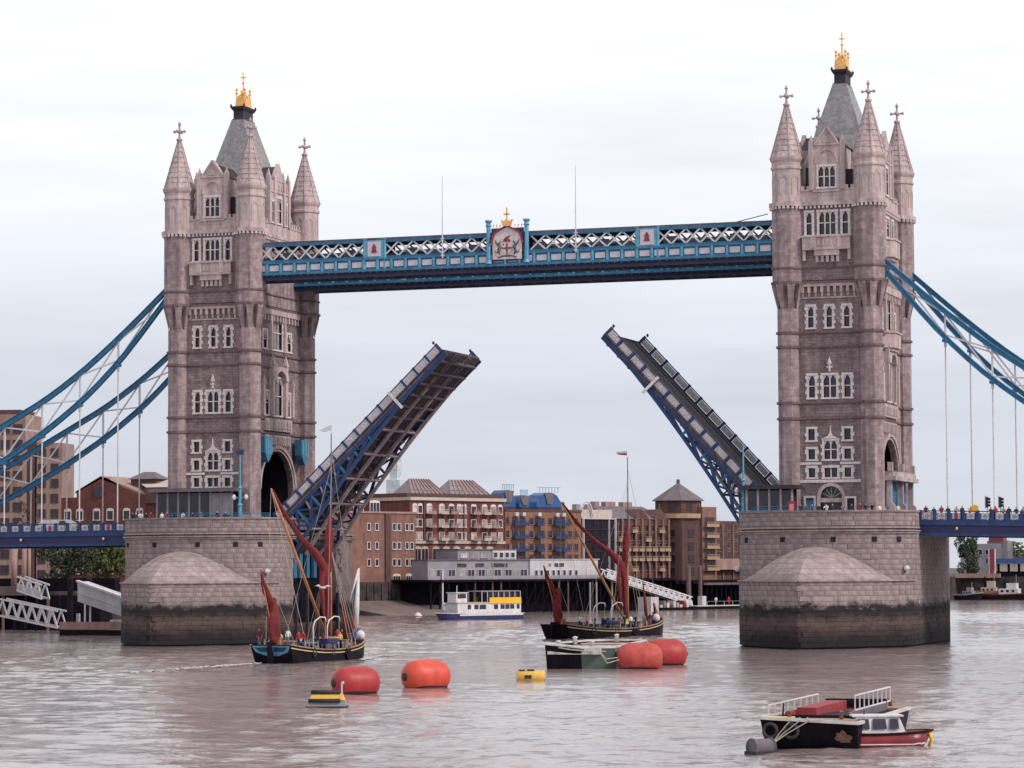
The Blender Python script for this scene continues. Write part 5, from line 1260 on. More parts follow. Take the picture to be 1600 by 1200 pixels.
# B2 red brick block with glazed roofs
r = bldg('apartment_building', 'red brick riverside block with cream bands, balconies and two glazed roofs', F0, su(640), su(787), 6.5, 24.4, 22, 'red_brick')
def band(root, F, a, e, z0, z1, d, mat, nm='band'):
    b = MB(); fbox(b, F, a, e, z0, z1, 0, d); b.build(nm, mat, root)
band(r, F0, su(640)-0.3, su(787)+0.2, 24.4, 25.1, 0.5, 'cream', 'cornice'); band(r, F0, su(640), su(787), 15.0, 15.6, 0.3, 'cream')
FE = frame(PO+PD*su(640), -PN, -PD)
b = MB(); fbox(b, FE, -0.2, 22, 24.4, 25.1, 0, 0.4); b.build('cornice', 'cream', r)
for i, u in enumerate((647, 655, 669, 688, 703, 715, 723, 738, 755, 769, 780)):
    bal = u in (669, 688, 703, 738, 755, 769)
    for v in (797, 818, 838):
        fwin(r, F0, su(u), zv(v+5.5, 700), zv(v-5.5, 700), 1.15 if not bal else 1.4, pane='curtain' if (i+v) % 3 else 'window_glass', arch=(v == 797))
        if bal: balcony(r, F0, su(u), zv(v+6, 700), 2.2, 'pink_concrete' if u not in (688, 755) else 'cream')
for u in (651, 662, 679, 695, 711, 728, 746, 763): fwin(r, F0, su(u), zv(880, 700), zv(858, 700), 1.8, arch=True, n=2, frm='cream')
for u in (660.5, 722): band(r, F0, su(u)-.12, su(u)+.12, 15.6, 24.4, 0.25, 'dark_brick', 'downpipe')
b = MB()
fbox(b, F0, su(640), su(787), 25.1, 26.0, -21, -1); b.build('parapet', 'dark_brick', r)
for u0, u1 in ((640, 693), (700, 764)):
    a, e = su(u0), su(u1); b = MB()
    def rp(s, z, d): return F0(s+1.5, z, d)
    m_ = (e-a)*0.22
    b.add([rp(a, 25.6, -1), rp(e, 25.6, -1), rp(e, 25.6, -8), rp(a, 25.6, -8), rp(a+m_, 29.2, -4.5), rp(e-m_, 29.2, -4.5)], [(0, 1, 5, 4), (1, 2, 5), (2, 3, 4, 5), (3, 0, 4)])
    gr = b.build('glazed_roof', 'greenhouse_glass', r)
    for k in range(9):
        t = k/8; bar('glazing_bar', 'crest_red' if False else 'pink_concrete', gr, rp(lerp(a, e, t), 25.7, -0.95), rp(lerp(a+m_, e-m_, t), 29.3, -4.4), 0.18, 0.18)
    for t in (0.33, 0.66): bar('glazing_bar', 'pink_concrete', gr, rp(a+m_*t, 25.65+3.6*t, -.95-3.5*t), rp(e-m_*t, 25.65+3.6*t, -.95-3.5*t), 0.14, 0.14)
b = MB(); fbox(b, F0, -8, su(640)-1, 6.5, 28.4, -30, -22.5); tag(b.build('roof_pavilion', 'cream'), 'pale low pavilion roof seen between the raised leaf and the glazed roofs', 'building')
# B3 orange brick with blue balconies
r = bldg('apartment_building', 'orange brick block with blue balconies and blue barrel roofs', F0, su(787)+0.3, su(907), 6.5, zv(800, 850), 18, 'orange_brick')
for i, u in enumerate((791, 803, 814, 828, 838, 845, 857, 866, 876, 888, 898)):
    hoist = u in (803, 814, 838, 866, 876)
    for v in (815, 835, 855, 872):
        fwin(r, F0, su(u), zv(v+5, 850), zv(v-5, 850), 1.2 if not hoist else 1.5, frm='dark_brick' if hoist else 'orange_brick', arch=not hoist)
        if hoist: balcony(r, F0, su(u), zv(v+6, 850), 2.3, 'blue_paint', 1.0)
    if hoist:
        b = MB(); fbox(b, F0, su(u)-0.5, su(u)+0.5, zv(806, 850)-0.2, zv(806, 850)+0.6, 0, 0.8); b.build('hoist', 'pale_wall', r)
band(r, F0, su(787)+0.3, su(907), zv(800, 850), zv(800, 850)+0.4, 0.2, 'dark_brick', 'coping')
for u0, u1, zt in ((789, 812, 765), (817, 833, 773), (843, 884, 768)):
    a, e = su(u0), su(u1); zt = zv(zt, 850); z0 = zv(799, 850); b = MB()
    prof = [(0, 0), (0.04, 0.45), (0.2, 0.8), (0.38, 0.93), (0.62, 0.93), (0.8, 0.8), (0.96, 0.45), (1, 0)]
    b.slab([F0(lerp(a, e, p), z0+(zt-z0)*q, -1.5) for p, q in prof], PN*-4)
    rf = b.build('barrel_roof', 'blue_roof', r)
    b = MB(); fbox(b, F0, a+0.2, e-0.2, z0, z0+0.9, -1.5, -1.3); b.build('louvre', 'window_glass', rf)
    for k in range(7):
        s = lerp(a, e, 0.15+0.7*k/6); bar('roof_rail', 'light_teal_paint', rf, F0(s, zt-0.3, -1.6), F0(s, zt+0.9, -1.6), 0.1, 0.1, up=(1, 0, 0))
    bar('roof_rail', 'light_teal_paint', rf, F0(a+.4, zt+0.9, -1.6), F0(e-.4, zt+0.9, -1.6), 0.12, 0.12)
    b = MB(); c_ = (a+e)/2; b.slab([F0(c_-1.6, z0+(zt-z0)*.9, -1.35), F0(c_+1.6, z0+(zt-z0)*.9, -1.35), F0(c_+.7, z0+(zt-z0)*.35, -1.35), F0(c_-.7, z0+(zt-z0)*.35, -1.35)], PN*0.1); b.build('glazing', 'grey_roof', rf)
# B4 glass atrium between brick blocks
r = bldg('glass_building', 'dark glass fronted block with pale frame and pale roof storey', F0, su(907)+0.3, su(960), 6.5, zv(812, 930), 16, 'dark_interior')
for u in (909, 926, 938, 949, 959): bar('mullion', 'pale_wall' if u not in (926, 938) else 'dark_iron', r, F0(su(u), 8, 0.2), F0(su(u), zv(812, 930), 0.2), 0.5 if u in (909, 959) else 0.16, 0.4, up=(1, 0, 0))
for v in (880, 862, 845, 828): bar('transom', 'dark_iron', r, F0(su(909), zv(v, 930), 0.12), F0(su(959), zv(v, 930), 0.12), 0.2, 0.14)
b = MB(); fbox(b, F0, su(907)+0.3, su(960), zv(812, 930), zv(797, 930), -15, -1); b.build('roof_storey', 'cream', r)
b = MB(); fbox(b, F0, su(907), su(960), zv(812, 930), zv(812, 930)+0.3, -1.2, 0.4); b.build('cornice', 'pale_wall', r)
for k in range(10):
    t0, t1 = math.pi*k/10, math.pi*(k+1)/10; c_ = su(918); bar('arch_rib', 'pale_wall', r, F0(c_-2*math.cos(t0), zv(812, 930)+4.0*math.sin(t0), -0.5), F0(c_-2*math.cos(t1), zv(812, 930)+4.0*math.sin(t1), -0.5), 0.3, 0.3)
for u in (900, 925, 942): b = MB(); fbox(b, F0, su(u)-0.7, su(u)+0.7, 22, zv(788 if u > 905 else 785, 930), -6, -4.6); b.build('chimney', 'pink_concrete' if u == 900 else 'grey_wall', r)
# B5 brown brick with yellow balconies, slate roofs
r = bldg('apartment_building', 'brown brick block crowded with yellow balconies under slate roofs', F0, su(960)+0.3, su(1040), 5, zv(812, 1000), 18, 'brown_brick')
b = MB(); a, e, z0 = su(960), su(1040), zv(812, 1000)
b.slab([F0(a, z0, 0.4), F0(a, z0+3.2, -8), F0(a, z0, -16)], PD*(e-a)); b.build('roof', 'grey_roof', r)
for u in (968, 985, 993, 1012, 1019): b = MB(); fbox(b, F0, su(u)-0.8, su(u)+0.8, z0+1, z0+4.2, -9, -7.5); b.build('chimney', 'pink_concrete', r)
for i, u in enumerate((964, 974, 985, 995, 1006, 1016, 1027, 1036)):
    for v in (826, 840, 855, 870, 886):
        fwin(r, F0, su(u), zv(v+5, 1000), zv(v-5, 1000), 1.9, pane='window_glass', frm='tan_brick', n=2)
        if v in (855, 870) or (i*7+v) % 4 == 0: balcony(r, F0, su(u), zv(v+6, 1000), 1.75, 'yellow_cream', 1.0)
    b = MB(); fbox(b, F0, su(u+5)-0.3, su(u+5)+0.3, 5, z0, 0, 0.5); b.build('pier', 'tan_brick', r)
for u in (1000, 1030): b = MB(); b.slab([F0(su(u)-2.2, z0-1.5, 0.2), F0(su(u)+2.2, z0-1.5, 0.2), F0(su(u)+2.2, z0+0.6, 0.2), F0(su(u), z0+2.4, 0.2), F0(su(u)-2.2, z0+0.6, 0.2)], PN*-5); b.build('dormer', 'brown_brick', r)
# B6 hexagonal tower block
c6 = su(1080); z6 = zv(783, 1066)
r = thing('tower_block', F0(c6, 5, -5), 'tall brick tower block with hipped slate roof and curved balconies', 'building', 'riverside buildings')
cx6, cy6, _ = F0(c6, 0, -4.5)
b = MB(); b.lathe(cx6, cy6, [(6.4, 5), (6.4, 21.5)], 8); b.build('wall', 'dark_brick', r)
b = MB(); b.lathe(cx6, cy6, [(5.6, 21.5), (5.6, z6)], 8); b.build('top_storey', 'brown_brick', r)
b = MB(); b.lathe(cx6, cy6, [(6.4, z6), (6.2, z6+0.25), (0.4, z6+4.2)], 8); b.lathe(cx6, cy6, [(0.5, z6+4.0), (0.5, z6+5.2)], 4); b.build('roof', 'grey_roof', r)
b = MB(); b.lathe(cx6, cy6, [(6.8, 21.3), (6.8, 22.4), (6.5, 22.4)], 16); b.build('balcony', 'yellow_cream', r)
for k in range(8):
    a = math.pi/4*k; ca, sa = math.cos(a), math.sin(a)
    for rr, zs in ((6.4*.924, (8, 11, 14, 17)), (5.6*.924, (23.4,))):
        F_ = frame((cx6+rr*ca, cy6+rr*sa, 0), (-sa, ca, 0), (ca, sa, 0))
        for z in zs:
            if ca*.31-sa*.95 > 0.1: fwin(r, F_, 0, z, z+1.5, 1.3, frm='brown_brick')
F6 = bf(su(1094), 2.5)
b = MB(); fbox(b, F6, -2.6, 2.6, 5, 24, -7, 0); b.build('wing', 'tan_brick', r)
for z in (9, 11.6, 14.2, 16.8, 19.4): balcony(r, F6, 0, z, 4.4, 'yellow_cream', 1.0); fwin(r, F6, 0, z+0.2, z+2.0, 3.2, n=3, frm='brown_brick')
# B7
r = bldg('apartment_building', 'reddish brick block with dark recessed bays beside the right pier', F0, su(1103)+0.5, su(1230), 5, zv(815, 1130), 18, 'brown_brick')
b = MB(); fbox(b, F0, su(1100), su(1128), zv(815, 1130), zv(800, 1130), -12, -3); b.build('roof_storey', 'grey_roof', r)
for i, u in enumerate((1108, 1120, 1136, 1147, 1158, 1170, 1182, 1195)):
    for v in (824, 838, 852, 868): fwin(r, F0, su(u), zv(v+5, 1130), zv(v-5, 1130), 2.0 if i % 3 == 1 else 1.0, frm='tan_brick')
    b = MB(); fbox(b, F0, su(u+6)-0.25, su(u+6)+0.25, 5, 20, 0, 0.3); b.build('pier', 'tan_brick', r)
band(r, F0, su(1103), su(1230), 9.0, 11.6, 1.6, 'pink_concrete', 'terrace_wall')
# jetty with restaurant
P2 = (-91.5, 218.7, 0); F2 = frame(P2, PD, PN)
SU2 = [(560, -24.7), (655, -7.5), (690, -1), (725, 5.6), (818, 23.7), (880, 36.1), (930, 46.5), (1010, 63.5), (1060, 74.4), (1100, 83.4), (1155, 96), (1230, 116)]
s2 = lambda u: interp(SU2, u); z2 = lambda v, u=800: 9.45+(889-(u-800)*0.004-v)/interp([(655, 7.4), (880, 7.04), (1155, 6.6)], u)
def slabbox(F, a, e, z0, z1, d0, d1, nm, mat, root):
    b = MB(); fbox(b, F, a, e, z0, z1, d0, d1); return b.build(nm, mat, root)
r = thing('jetty', F2(20, 3, 0), 'black timber jetty on piles carrying the long pale pavilion', 'jetty')
slabbox(F2, s2(668), s2(1048), 6.7, 7.2, -12, 1.0, 'deck', 'black_timber', r)
slabbox(F2, s2(680), s2(1048), -2, 6.7, -11, -5, 'sheet_wall', 'black_timber', r)  # black back wall, the shadow under the deck put into its colour
k = s2(670)
while k < s2(1046):
    b = MB()
    for d_ in (0.4,): b.tube([F2(k, -2, d_), F2(k, 6.7, d_)], 0.2, 6)
    b.build('pile', 'black_timber' if rnd(0, 1) < .8 else 'old_timber', r)
    bar('brace', 'black_timber', r, F2(k, 1.5, 0.3), F2(k+2.6, 5.5, 0.3), 0.2, 0.2); k += 2.6
for u in (912, 922, 946): b = MB(); b.tube([F2(s2(u), -1, 1.5), F2(s2(u), 6.4, 1.5)], 0.22, 6); b.build('pile', 'grey_wall', r)
slabbox(F2, s2(1048)+0.2, s2(1230), 5.8, 6.6, -16, 1.0, 'deck', 'black_timber', r)
slabbox(F2, s2(1090), s2(1230), 5.5, 6.0, 1.0, 1.4, 'fascia', 'old_timber', r)
slabbox(F2, s2(1048), s2(1230), -2, 5.8, -15, -8, 'sheet_wall', 'black_timber', r)  # black here too in place of the under-deck shadow
k = s2(1092)
while k < s2(1225): b = MB(); b.tube([F2(k, -2, 0.4), F2(k, 5.5, 0.4)], 0.16, 6); b.build('pile', 'black_timber', r); k += 1.7
F3 = frame(Vector(P2)-PN*1.5, PD, PN)
r = thing('pavilion', F3(20, 7.2, -4), 'long low pale grey riverside pavilion with lettering and dark windows', 'building', 'riverside buildings')
slabbox(F3, s2(675), s2(832), 7.2, 11.3, -5, 0, 'wall', 'grey_wall', r); slabbox(F3, s2(832)+.1, s2(938), 7.2, 11.4, -9, 0.3, 'wall', 'pale_wall', r)
slabbox(F3, s2(728), s2(780), 11.3, 13.6, -8, -1.2, 'upper_storey', 'grey_wall', r); slabbox(F3, s2(780)+.1, s2(818), 11.3, 13.5, -8, -1.0, 'upper_storey', 'pale_wall', r)
slabbox(F3, s2(674), s2(832), 11.3, 11.5, -5.2, 0.3, 'roof', 'grey_roof', r); slabbox(F3, s2(832), s2(940), 11.4, 11.6, -9.2, 0.5, 'roof', 'cream', r); slabbox(F3, s2(727), s2(819), 13.6, 13.8, -8.2, -0.8, 'roof', 'grey_roof', r)
F3b = frame(Vector(P2)-PN*1.2, PD, PN); F3c = frame(Vector(P2)-PN*2.5, PD, PN)
for i, u in enumerate((683, 694, 712, 728, 742, 758, 770, 783, 800, 813, 824)):
    fwin(r, F3, s2(u), 7.9, 9.3, 1.9 if i % 3 else 1.3, frm='pale_wall', pane='window_glass' if i % 3 else 'curtain', n=2)
for u in (842, 850, 860, 869, 877, 886, 895, 904): fwin(r, F3b, s2(u), 8.0, 9.1, 0.85, frm='white_paint')
fwin(r, F3b, s2(924), 7.7, 9.2, 1.4, frm='white_paint', pane='curtain')
for u in (737, 752, 768): fwin(r, frame(Vector(P2)-PN*2.7, PD, PN), s2(u), 11.9, 13.0, 2.0, frm='grey_wall', pane='curtain', n=3)
for u in (785, 794, 803, 812): fwin(r, F3c, s2(u), 11.9, 13.0, 1.1, frm='white_paint')
slabbox(F3, s2(668), s2(938), 7.2, 8.0, 1.6, 1.66, 'railing', 'grey_wall', r)
# worn lettering on the fascia (too small in the photograph to read)
random.seed(3)
for u0, u1, n_, F_ in ((721, 737, 5, F3), (749, 763, 4, F3), (774, 799, 8, F3), (862, 866, 2, F3b), (871, 886, 6, F3b)):
    w = (s2(u1)-s2(u0))/n_
    for k in range(n_):
        a = s2(u0)+k*w; b = MB()
        fbox(b, F_, a, a+w*0.22, 9.85, 10.65, 0.0, 0.08)
        if rnd(0, 1) < .7: fbox(b, F_, a+w*0.5, a+w*0.72, 9.85, 10.65, 0.0, 0.08)
        zz_ = random.choice((9.85, 10.2, 10.5)); fbox(b, F_, a+w*.22, a+w*0.5, zz_, zz_+0.15, 0.0, 0.08)
        b.build('letter', 'black_timber', r)
# gangway, dolphins and pontoon
def truss(name, A, B_, h, w, n, mat, label, panelmat=None, group='gangways'):
    A = Vector(A); B_ = Vector(B_); root = thing(name, A, label, 'gangway', group)
    side = (B_-A).cross(Vector((0, 0, 1))).normalized()*w/2
    for s_ in (-1, 1):
        a, e = A+side*s_, B_+side*s_; H = Vector((0, 0, h))
        bar('bottom_chord', mat, root, a, e, 0.16, 0.2); bar('top_chord', mat, root, a+H, e+H, 0.16, 0.24)
        for k in range(n):
            p, q = a.lerp(e, k/n), a.lerp(e, (k+1)/n); m_ = (p+q)/2
            bar('truss_member', mat, root, p, m_+H, 0.12, 0.24); bar('truss_member', mat, root, m_+H, q, 0.12, 0.24)
        if panelmat and s_ == (1 if side.y < 0 else -1):
            b = MB(); b.slab([a+H*0.12, e+H*0.12, e+H*0.55, a+H*0.55], side.normalized()*0.04); b.build('screen', panelmat, root)
    b = MB(); b.hexa([A-side, A+side, B_+side, B_-side, A-side+Vector((0, 0, .1)), A+side+Vector((0, 0, .1)), B_+side+Vector((0, 0, .1)), B_-side+Vector((0, 0, .1))]); b.build('walk', 'grey_roof', root)
    return root
truss('gangway', F2(s2(933), 7.4, 1.6), F2(s2(1054), 0.9, 4), 1.9, 2.0, 16, 'white_paint', 'long white gangway sloping from the pale pavilion down to the pontoon', 'pale_wall')
for u, w in ((1058, 1.0), (1076, 0.8)):
    b = MB(); b.lathe(*F2(s2(u), 0, 3)[:2], [(w*.62, -2), (w*.55, z2(886, u)), (0.2, z2(884, u))], 8); tag(b.build('mooring_pile', 'old_timber'), 'thick dark mooring pile at the gangway foot, '+('the stouter left one' if u == 1058 else 'the slimmer right one'), 'pile', 'mooring piles')
r = thing('pontoon', F2(s2(1110), 0, 6), 'long low pontoon moored beside the dark jetty near the right pier', 'pontoon')
slabbox(F2, s2(1045), s2(1215), -0.4, 0.7, 4, 8, 'deck', 'black_timber', r); slabbox(F2, s2(1045), s2(1215), 0.7, 0.85, 4, 8, 'planking', 'deck_grey', r)
for k in range(14): bar('rail_post', 'white_paint', r, F2(s2(1062)+k*3, 0.8, 7.8), F2(s2(1062)+k*3, 1.8, 7.8), 0.08, 0.08, up=(1, 0, 0))
bar('rail', 'grey_wall', r, F2(s2(1062), 1.8, 7.8), F2(s2(1215), 1.8, 7.8), 0.07, 0.07)
slabbox(F2, s2(1064), s2(1070), 0.85, 3.0, 4.6, 6, 'hut', 'pale_wall', r)
r = thing('pontoon', F2(s2(1020), 0, 6), 'pale cluttered pontoon under the foot of the white gangway', 'pontoon')
slabbox(F2, s2(985), s2(1040), -0.4, 0.6, 5, 9, 'deck', 'black_timber', r)
for k in range(9): slabbox(F2, s2(988)+k*1.1, s2(988)+k*1.1+0.8, 0.6, 1.2+0.9*((k*5) % 3)/2, 6, 8, 'crate', ('pale_wall', 'curtain', 'deck_grey', 'hull_red')[k % 4], r)
slabbox(F2, s2(968), s2(980), -0.3, 3.0, 5, 9, 'shelter', 'pale_wall', r)
# white mark posts on the foreshore
b = MB(); x_, y_, _ = F2(s2(688), 0, 0.5); b.tube([(x_, y_, -1), (x_, y_, 9.2)], 0.2, 8); tag(b.build('marker_post', 'white_paint'), 'tall pale marker post standing at the edge of the foreshore', 'post')
b = MB(); x_, y_, _ = F1(-10.5, 0, 22); 

# left bank
FL_ = lambda x, y, a: frame((x, y, 0), (math.cos(R(a)), math.sin(R(a)), 0), (math.sin(R(a)), -math.cos(R(a)), 0))
r = thing('tower_block', (-184, 206, 6), 'tall tan tower block at the far left behind the chains', 'building', 'left bank buildings')
Fa = FL_(-196, 200, 12); b = MB(); fbox(b, Fa, -6, 13.5, 6, 43.6, -14, 0); b.build('wall', 'pink_concrete', r)
b = MB(); fbox(b, Fa, -5, 12.2, 43.6, 44.6, -12, -0.5); b.build('roof', 'dark_brick', r)
for k in range(10):
    for s in (2.6, 5.6, 9.0, 11.8): fwin(r, Fa, s, 9+k*3.4, 10.7+k*3.4, 1.8, frm='brown_brick', n=2)
b = MB(); fbox(b, Fa, 13.5, 15.4, 6, 37.5, -10, -1); b.build('stair_shaft', 'brown_brick', r)
Fb = FL_(-181.1, 204, 12); b = MB(); fbox(b, Fb, 0.4, 6.0, 6, 37.3, -10, 0); b.build('wall', 'pink_concrete', r)
for k in range(9):
    for s in (1.6, 4.4): fwin(r, Fb, s, 8+k*3.3, 9.6+k*3.3, 1.5, frm='brown_brick', n=2)
r = thing('warehouse', (-125, 138, 6), 'red brick gabled warehouse with round window left of the left tower', 'building', 'left bank buildings')
Fc = frame((-136.1, 130, 0), (1, 0, 0), (0, -1, 0))
b = MB(); b.slab([Fc(3.2, 6), Fc(17.6, 6), Fc(17.6, 23.4), Fc(13.6, 24.6), Fc(9.4, 26.8), Fc(8.2, 27.0), Fc(7.0, 26.4), Fc(3.2, 24.4)], (0, 1, 0)); b.box(-136.1, -132.9, 130.05, 150, 6, 23.2); b.box(-118.5, -104, 130.05, 150, 6, 22.0); b.build('wall', 'red_brick', r)
b = MB(); b.slab([Fc(2.9, 24.3), Fc(8.2, 27.2), Fc(17.9, 23.5), Fc(17.9, 23.2), Fc(8.2, 26.6), Fc(2.9, 24.0)], (0, 24, 0)); b.build('gable_roof', 'pink_concrete', r)
b = MB(); b.add([(-118.5, 130, 24.9), (-118.5, 152, 24.9), (-104, 152, 24.9), (-104, 130, 24.9), (-127, 141, 27.2), (-104, 141, 27.2)], [(0, 3, 5, 4), (4, 5, 2, 1), (0, 4, 1)]); b.build('roof', 'cream', r)
slabbox(Fc, 17.6, 33, 22.0, 24.9, 0.2, 0.6, 'eaves', 'dark_brick', r)
b = MB(); b.box(-123.6, -118.4, 134, 139, 24.5, 26.6); b.build('cupola', 'dark_brick', r); b = MB(); b.loft([[(-124.1, 133.5, 26.6), (-117.9, 133.5, 26.6), (-117.9, 139.5, 26.6), (-124.1, 139.5, 26.6)], [(-122, 136, 28.0), (-120, 136, 28.0), (-120, 137, 28.0), (-122, 137, 28.0)]]); b.build('cupola_roof', 'grey_roof', r)
b = MB()
ctr = Fc(8.0, 24.3); b.tube([(ctr[0], 129.98, ctr[2]), (ctr[0], 129.8, ctr[2])], 1.15, 14); b.m = 1; b.tube([(ctr[0], 129.85, ctr[2]), (ctr[0], 129.78, ctr[2])], 0.95, 14); b.build('round_window', ['brown_brick', 'window_glass'], r)
for s in (1.4, 3.9, 7.4, 10.2, 13.6, 16.3): fwin(r, Fc, s, 19.0, 20.6, 1.2, arch=True); fwin(r, Fc, s, 13.0, 14.6, 1.2)
for s in (1.4, 3.9, 7.4, 10.2, 13.6, 16.3): fwin(r, Fc, s, 9.0, 10.6, 1.2)

# trees
def tree(x, y, zb, h, rad, mat, label, nleaf=3600, sub='bark', leaf=0.5, elong=1.0, group='trees', base=.3):
    root = thing('tree', (x, y, zb), label, 'tree', group)
    b = MB(); b.smooth = True
    b.tube([(x, y, zb), (x+0.2, y, zb+h*0.3), (x-0.1, y+0.1, zb+h*0.6), (x, y, zb+h*0.85)], [rad*0.09, rad*0.07, rad*0.045, 0.05], 7)
    limbs = []
    for k in range(9):
        a = k*2.4; z = zb+h*(0.3+0.055*k); e = Vector((x+math.cos(a)*rad*0.7, y+math.sin(a)*rad*0.7, z+h*0.2)); limbs.append(e)
        b.tube([(x, y, z), ((x+e.x)/2, (y+e.y)/2, z+h*0.12), e], [rad*0.04, rad*0.028, 0.03], 5)
    b.build('trunk', sub, root)
    c = MB(); clumps = [Vector((x+rnd(-1, 1)*rad*.62, y+rnd(-1, 1)*rad*.62, zb+h*lerp(base, .95, rnd(0, 1)))) for _ in range(16)]+limbs
    for k in range(nleaf):
        cc = random.choice(clumps); rr = rad*0.36*rnd(0.3, 1)**0.5
        th, ph = rnd(0, 6.283), math.acos(rnd(-1, 1)); p = cc+Vector((math.sin(ph)*math.cos(th), math.sin(ph)*math.sin(th), math.cos(ph)*elong))*rr
        u_ = Vector((rnd(-1, 1), rnd(-1, 1), rnd(-1, 1))).normalized(); w_ = u_.orthogonal().normalized(); s = leaf*rnd(.6, 1.3)
        c.add([p-u_*s*.5, p+w_*s*.4, p+u_*s*.5, p-w_*s*.4], [(0, 1, 2, 3)])
    c.build('crown', mat, root, kind='stuff')
    return root
tree(-110.5, 84, 6, 11, 5.6, 'leaf_dark', 'dark broad tree under the left span, leftmost of the four', group='trees under the left span')
tree(-106.3, 90, 6, 9.5, 4.4, 'leaf_yellow', 'yellow-green tree under the left span, brightest of the four', group='trees under the left span')
tree(-101.5, 100, 6, 10.5, 5.4, 'leaf_dark', 'dark tree under the left span between the bright one and the pier', group='trees under the left span')
tree(-98.0, 111, 6, 10.5, 5.2, 'leaf_green', 'green tree under the left span, nearest the stone pier', group='trees under the left span')
tree(-175, 190, 6, 21, 3.2, 'bark', 'thin almost bare tree between the tower block and the gabled warehouse', nleaf=260, leaf=0.4)
# black undercroft, columns, jetty at the left edge
r = thing('river_jetty', (-104, 55, 0), 'dark timber jetty with a pale brown fascia at the left edge', 'jetty')
b = MB(); b.box(-122, -104, 56, 62, 5.6, 7.0); b.build('fascia', 'old_timber', r)
b = MB(); b.box(-124, -93.4, 61.7, 66, -2, 5.55); b.build('sheet_wall', 'black_timber', r)
for k in range(12): b = MB(); b.tube([(-118+k*2.0, 56.5, -2), (-118+k*2.0, 56.5, 5.6)], 0.25, 6); b.build('pile', ('black_timber', 'old_timber')[k % 4 == 1], r)
for i, (x, lb) in enumerate(((-109.0, 'stout pale round column at the far left under the span'), (-107.1, 'middle pale round column under the left span'), (-106.3, 'thin pale round column under the left span, rightmost of three'))):
    b = MB(); b.smooth = True; b.tube([(x, 62, 6.9), (x, 62, 13.2)], (0.55, 0.4, 0.25)[i], 10); tag(b.build('column', 'pink_concrete'), lb, 'column', 'columns under the left span')
b = MB(); b.box(-140, -93, 66, 68, 6.2, 8.3); tag(b.build('hoarding', 'black_timber'), 'dark hoarding wall behind the columns under the left span', 'wall')
truss('gangway', (-103.0, 47, 2.6), (-91.0, 44, 0.7), 2.6, 2.0, 6, 'white_paint', 'white lattice gangway sloping across the lower left edge')
truss('gangway', (-102.4, 52, 6.4), (-97.0, 50, 5.1), 2.2, 1.6, 3, 'white_paint', 'short white lattice gangway above the long one, under the left span', 'pale_wall')
r = thing('covered_gangway', (-84, 42, 4), 'pale boarded covered gangway sloping down to the left pier', 'gangway', 'gangways')
b = MB(); b.slab([(-82.6, 33, 4.9), (-82.6, 33, 7.9), (-72.4, 27, 5.6), (-72.4, 27, 2.8)], (0.8, 1.8, 0)); b.build('cladding', 'pale_wall', r)
b = MB(); b.beam((-82.7, 32.9, 7.95), (-72.3, 26.9, 5.65), 0.5, 0.3); b.beam((-82.7, 32.9, 6.3), (-72.3, 26.9, 4.1), 0.12, 0.1); b.build('handrail', 'white_paint', r)
b = MB(); b.tube([(-80.6, 33, -0.5), (-80.6, 33, 5.2)], 0.12, 6); b.build('post', 'white_paint', r)
for x, lb in ((-87.5, 'left one of the two dark guide piles in the lower left'), (-84.4, 'right one of the two dark guide piles in the lower left')):
    b = MB(); b.lathe(x, 40, [(0.45, -2), (0.45, 8.2), (0.25, 8.4)], 8); tag(b.build('guide_pile', 'hull_black'), lb, 'pile', 'guide piles on the left')
for x0, z0, z1, lb in ((-86.9, 0.4, 3.0, 'short white panel low between the two dark guide piles'), (-86.7, 4.8, 7.6, 'short white panel high between the two dark guide piles'), (-85.6, 0.6, 6.0, 'long narrow white panel beside the right dark guide pile')):
    b = MB(); b.box(x0, x0+0.5, 40.8, 41.2, z0, z1); tag(b.build('ladder_panel', 'white_paint'), lb, 'panel', 'white panels between the guide piles')
r = thing('pontoon', (-78, 30, 0), 'low pontoon with rusty pink rail beside the left pier', 'pontoon')
b = MB(); b.box(-82.5, -71, 27, 31, -0.4, 0.8); b.build('deck', 'hull_black', r); b = MB(); b.box(-82.5, -71.5, 26.9, 27.0, 0.9, 2.0); b.build('rail_panel', 'pink_concrete', r); b = MB(); b.box(-74.6, -71.2, 27.5, 29.5, 0.8, 2.3); b.build('hut', 'white_paint', r)

# right background
def simple_box(nm, lb, cat, bx_, mat, grp=None):
    b = MB(); b.box(*bx_); return tag(b.build(nm, mat), lb, cat, grp)
tree(-24.3, 478, 6, 14, 3.6, 'leaf_dark', 'tall ivy-green tree standing beside the right pier under the span', nleaf=4200, elong=1.6, base=.05)
r = thing('wharf_shed', (-4, 480, 6), 'long wharf shed with white bays, dark posts and a blue roof band', 'building', 'far right bank')
b = MB(); b.box(-18, 30, 476, 490, 6.2, 10.2); b.build('wall', 'black_timber', r)
for k in range(16): b = MB(); b.box(-18+k*2.95+0.5, -18+k*2.95+2.7, 475.8, 476, 8.0, 10.3); b.build('white_bay', 'cream', r)
b = MB(); b.box(-18.5, 30, 475.4, 491, 10.4, 11.7); b.build('roof_band', 'blue_roof', r)
r = thing('apartment_building', (-20, 505, 6), 'mauve grey block with red-topped corner seen under the right span', 'building', 'far right bank')
b = MB(); b.box(-30, -17.8, 500, 515, 6.2, 16.2); b.build('wall', 'grey_wall', r); b = MB(); b.box(-22, -16.0, 500.2, 510, 6.2, 17.0); b.build('wing', 'greenhouse_glass', r); b = MB(); b.box(-21.5, -17.2, 500, 507, 17.0, 18.7); b.build('roof', 'crest_red', r)
for x_ in (-28, -26, -24, -22, -20): fwin(r, frame((0, 500, 0), (1, 0, 0), (0, -1, 0)), x_, 13.0, 14.4, 1.0, frm='pale_wall')
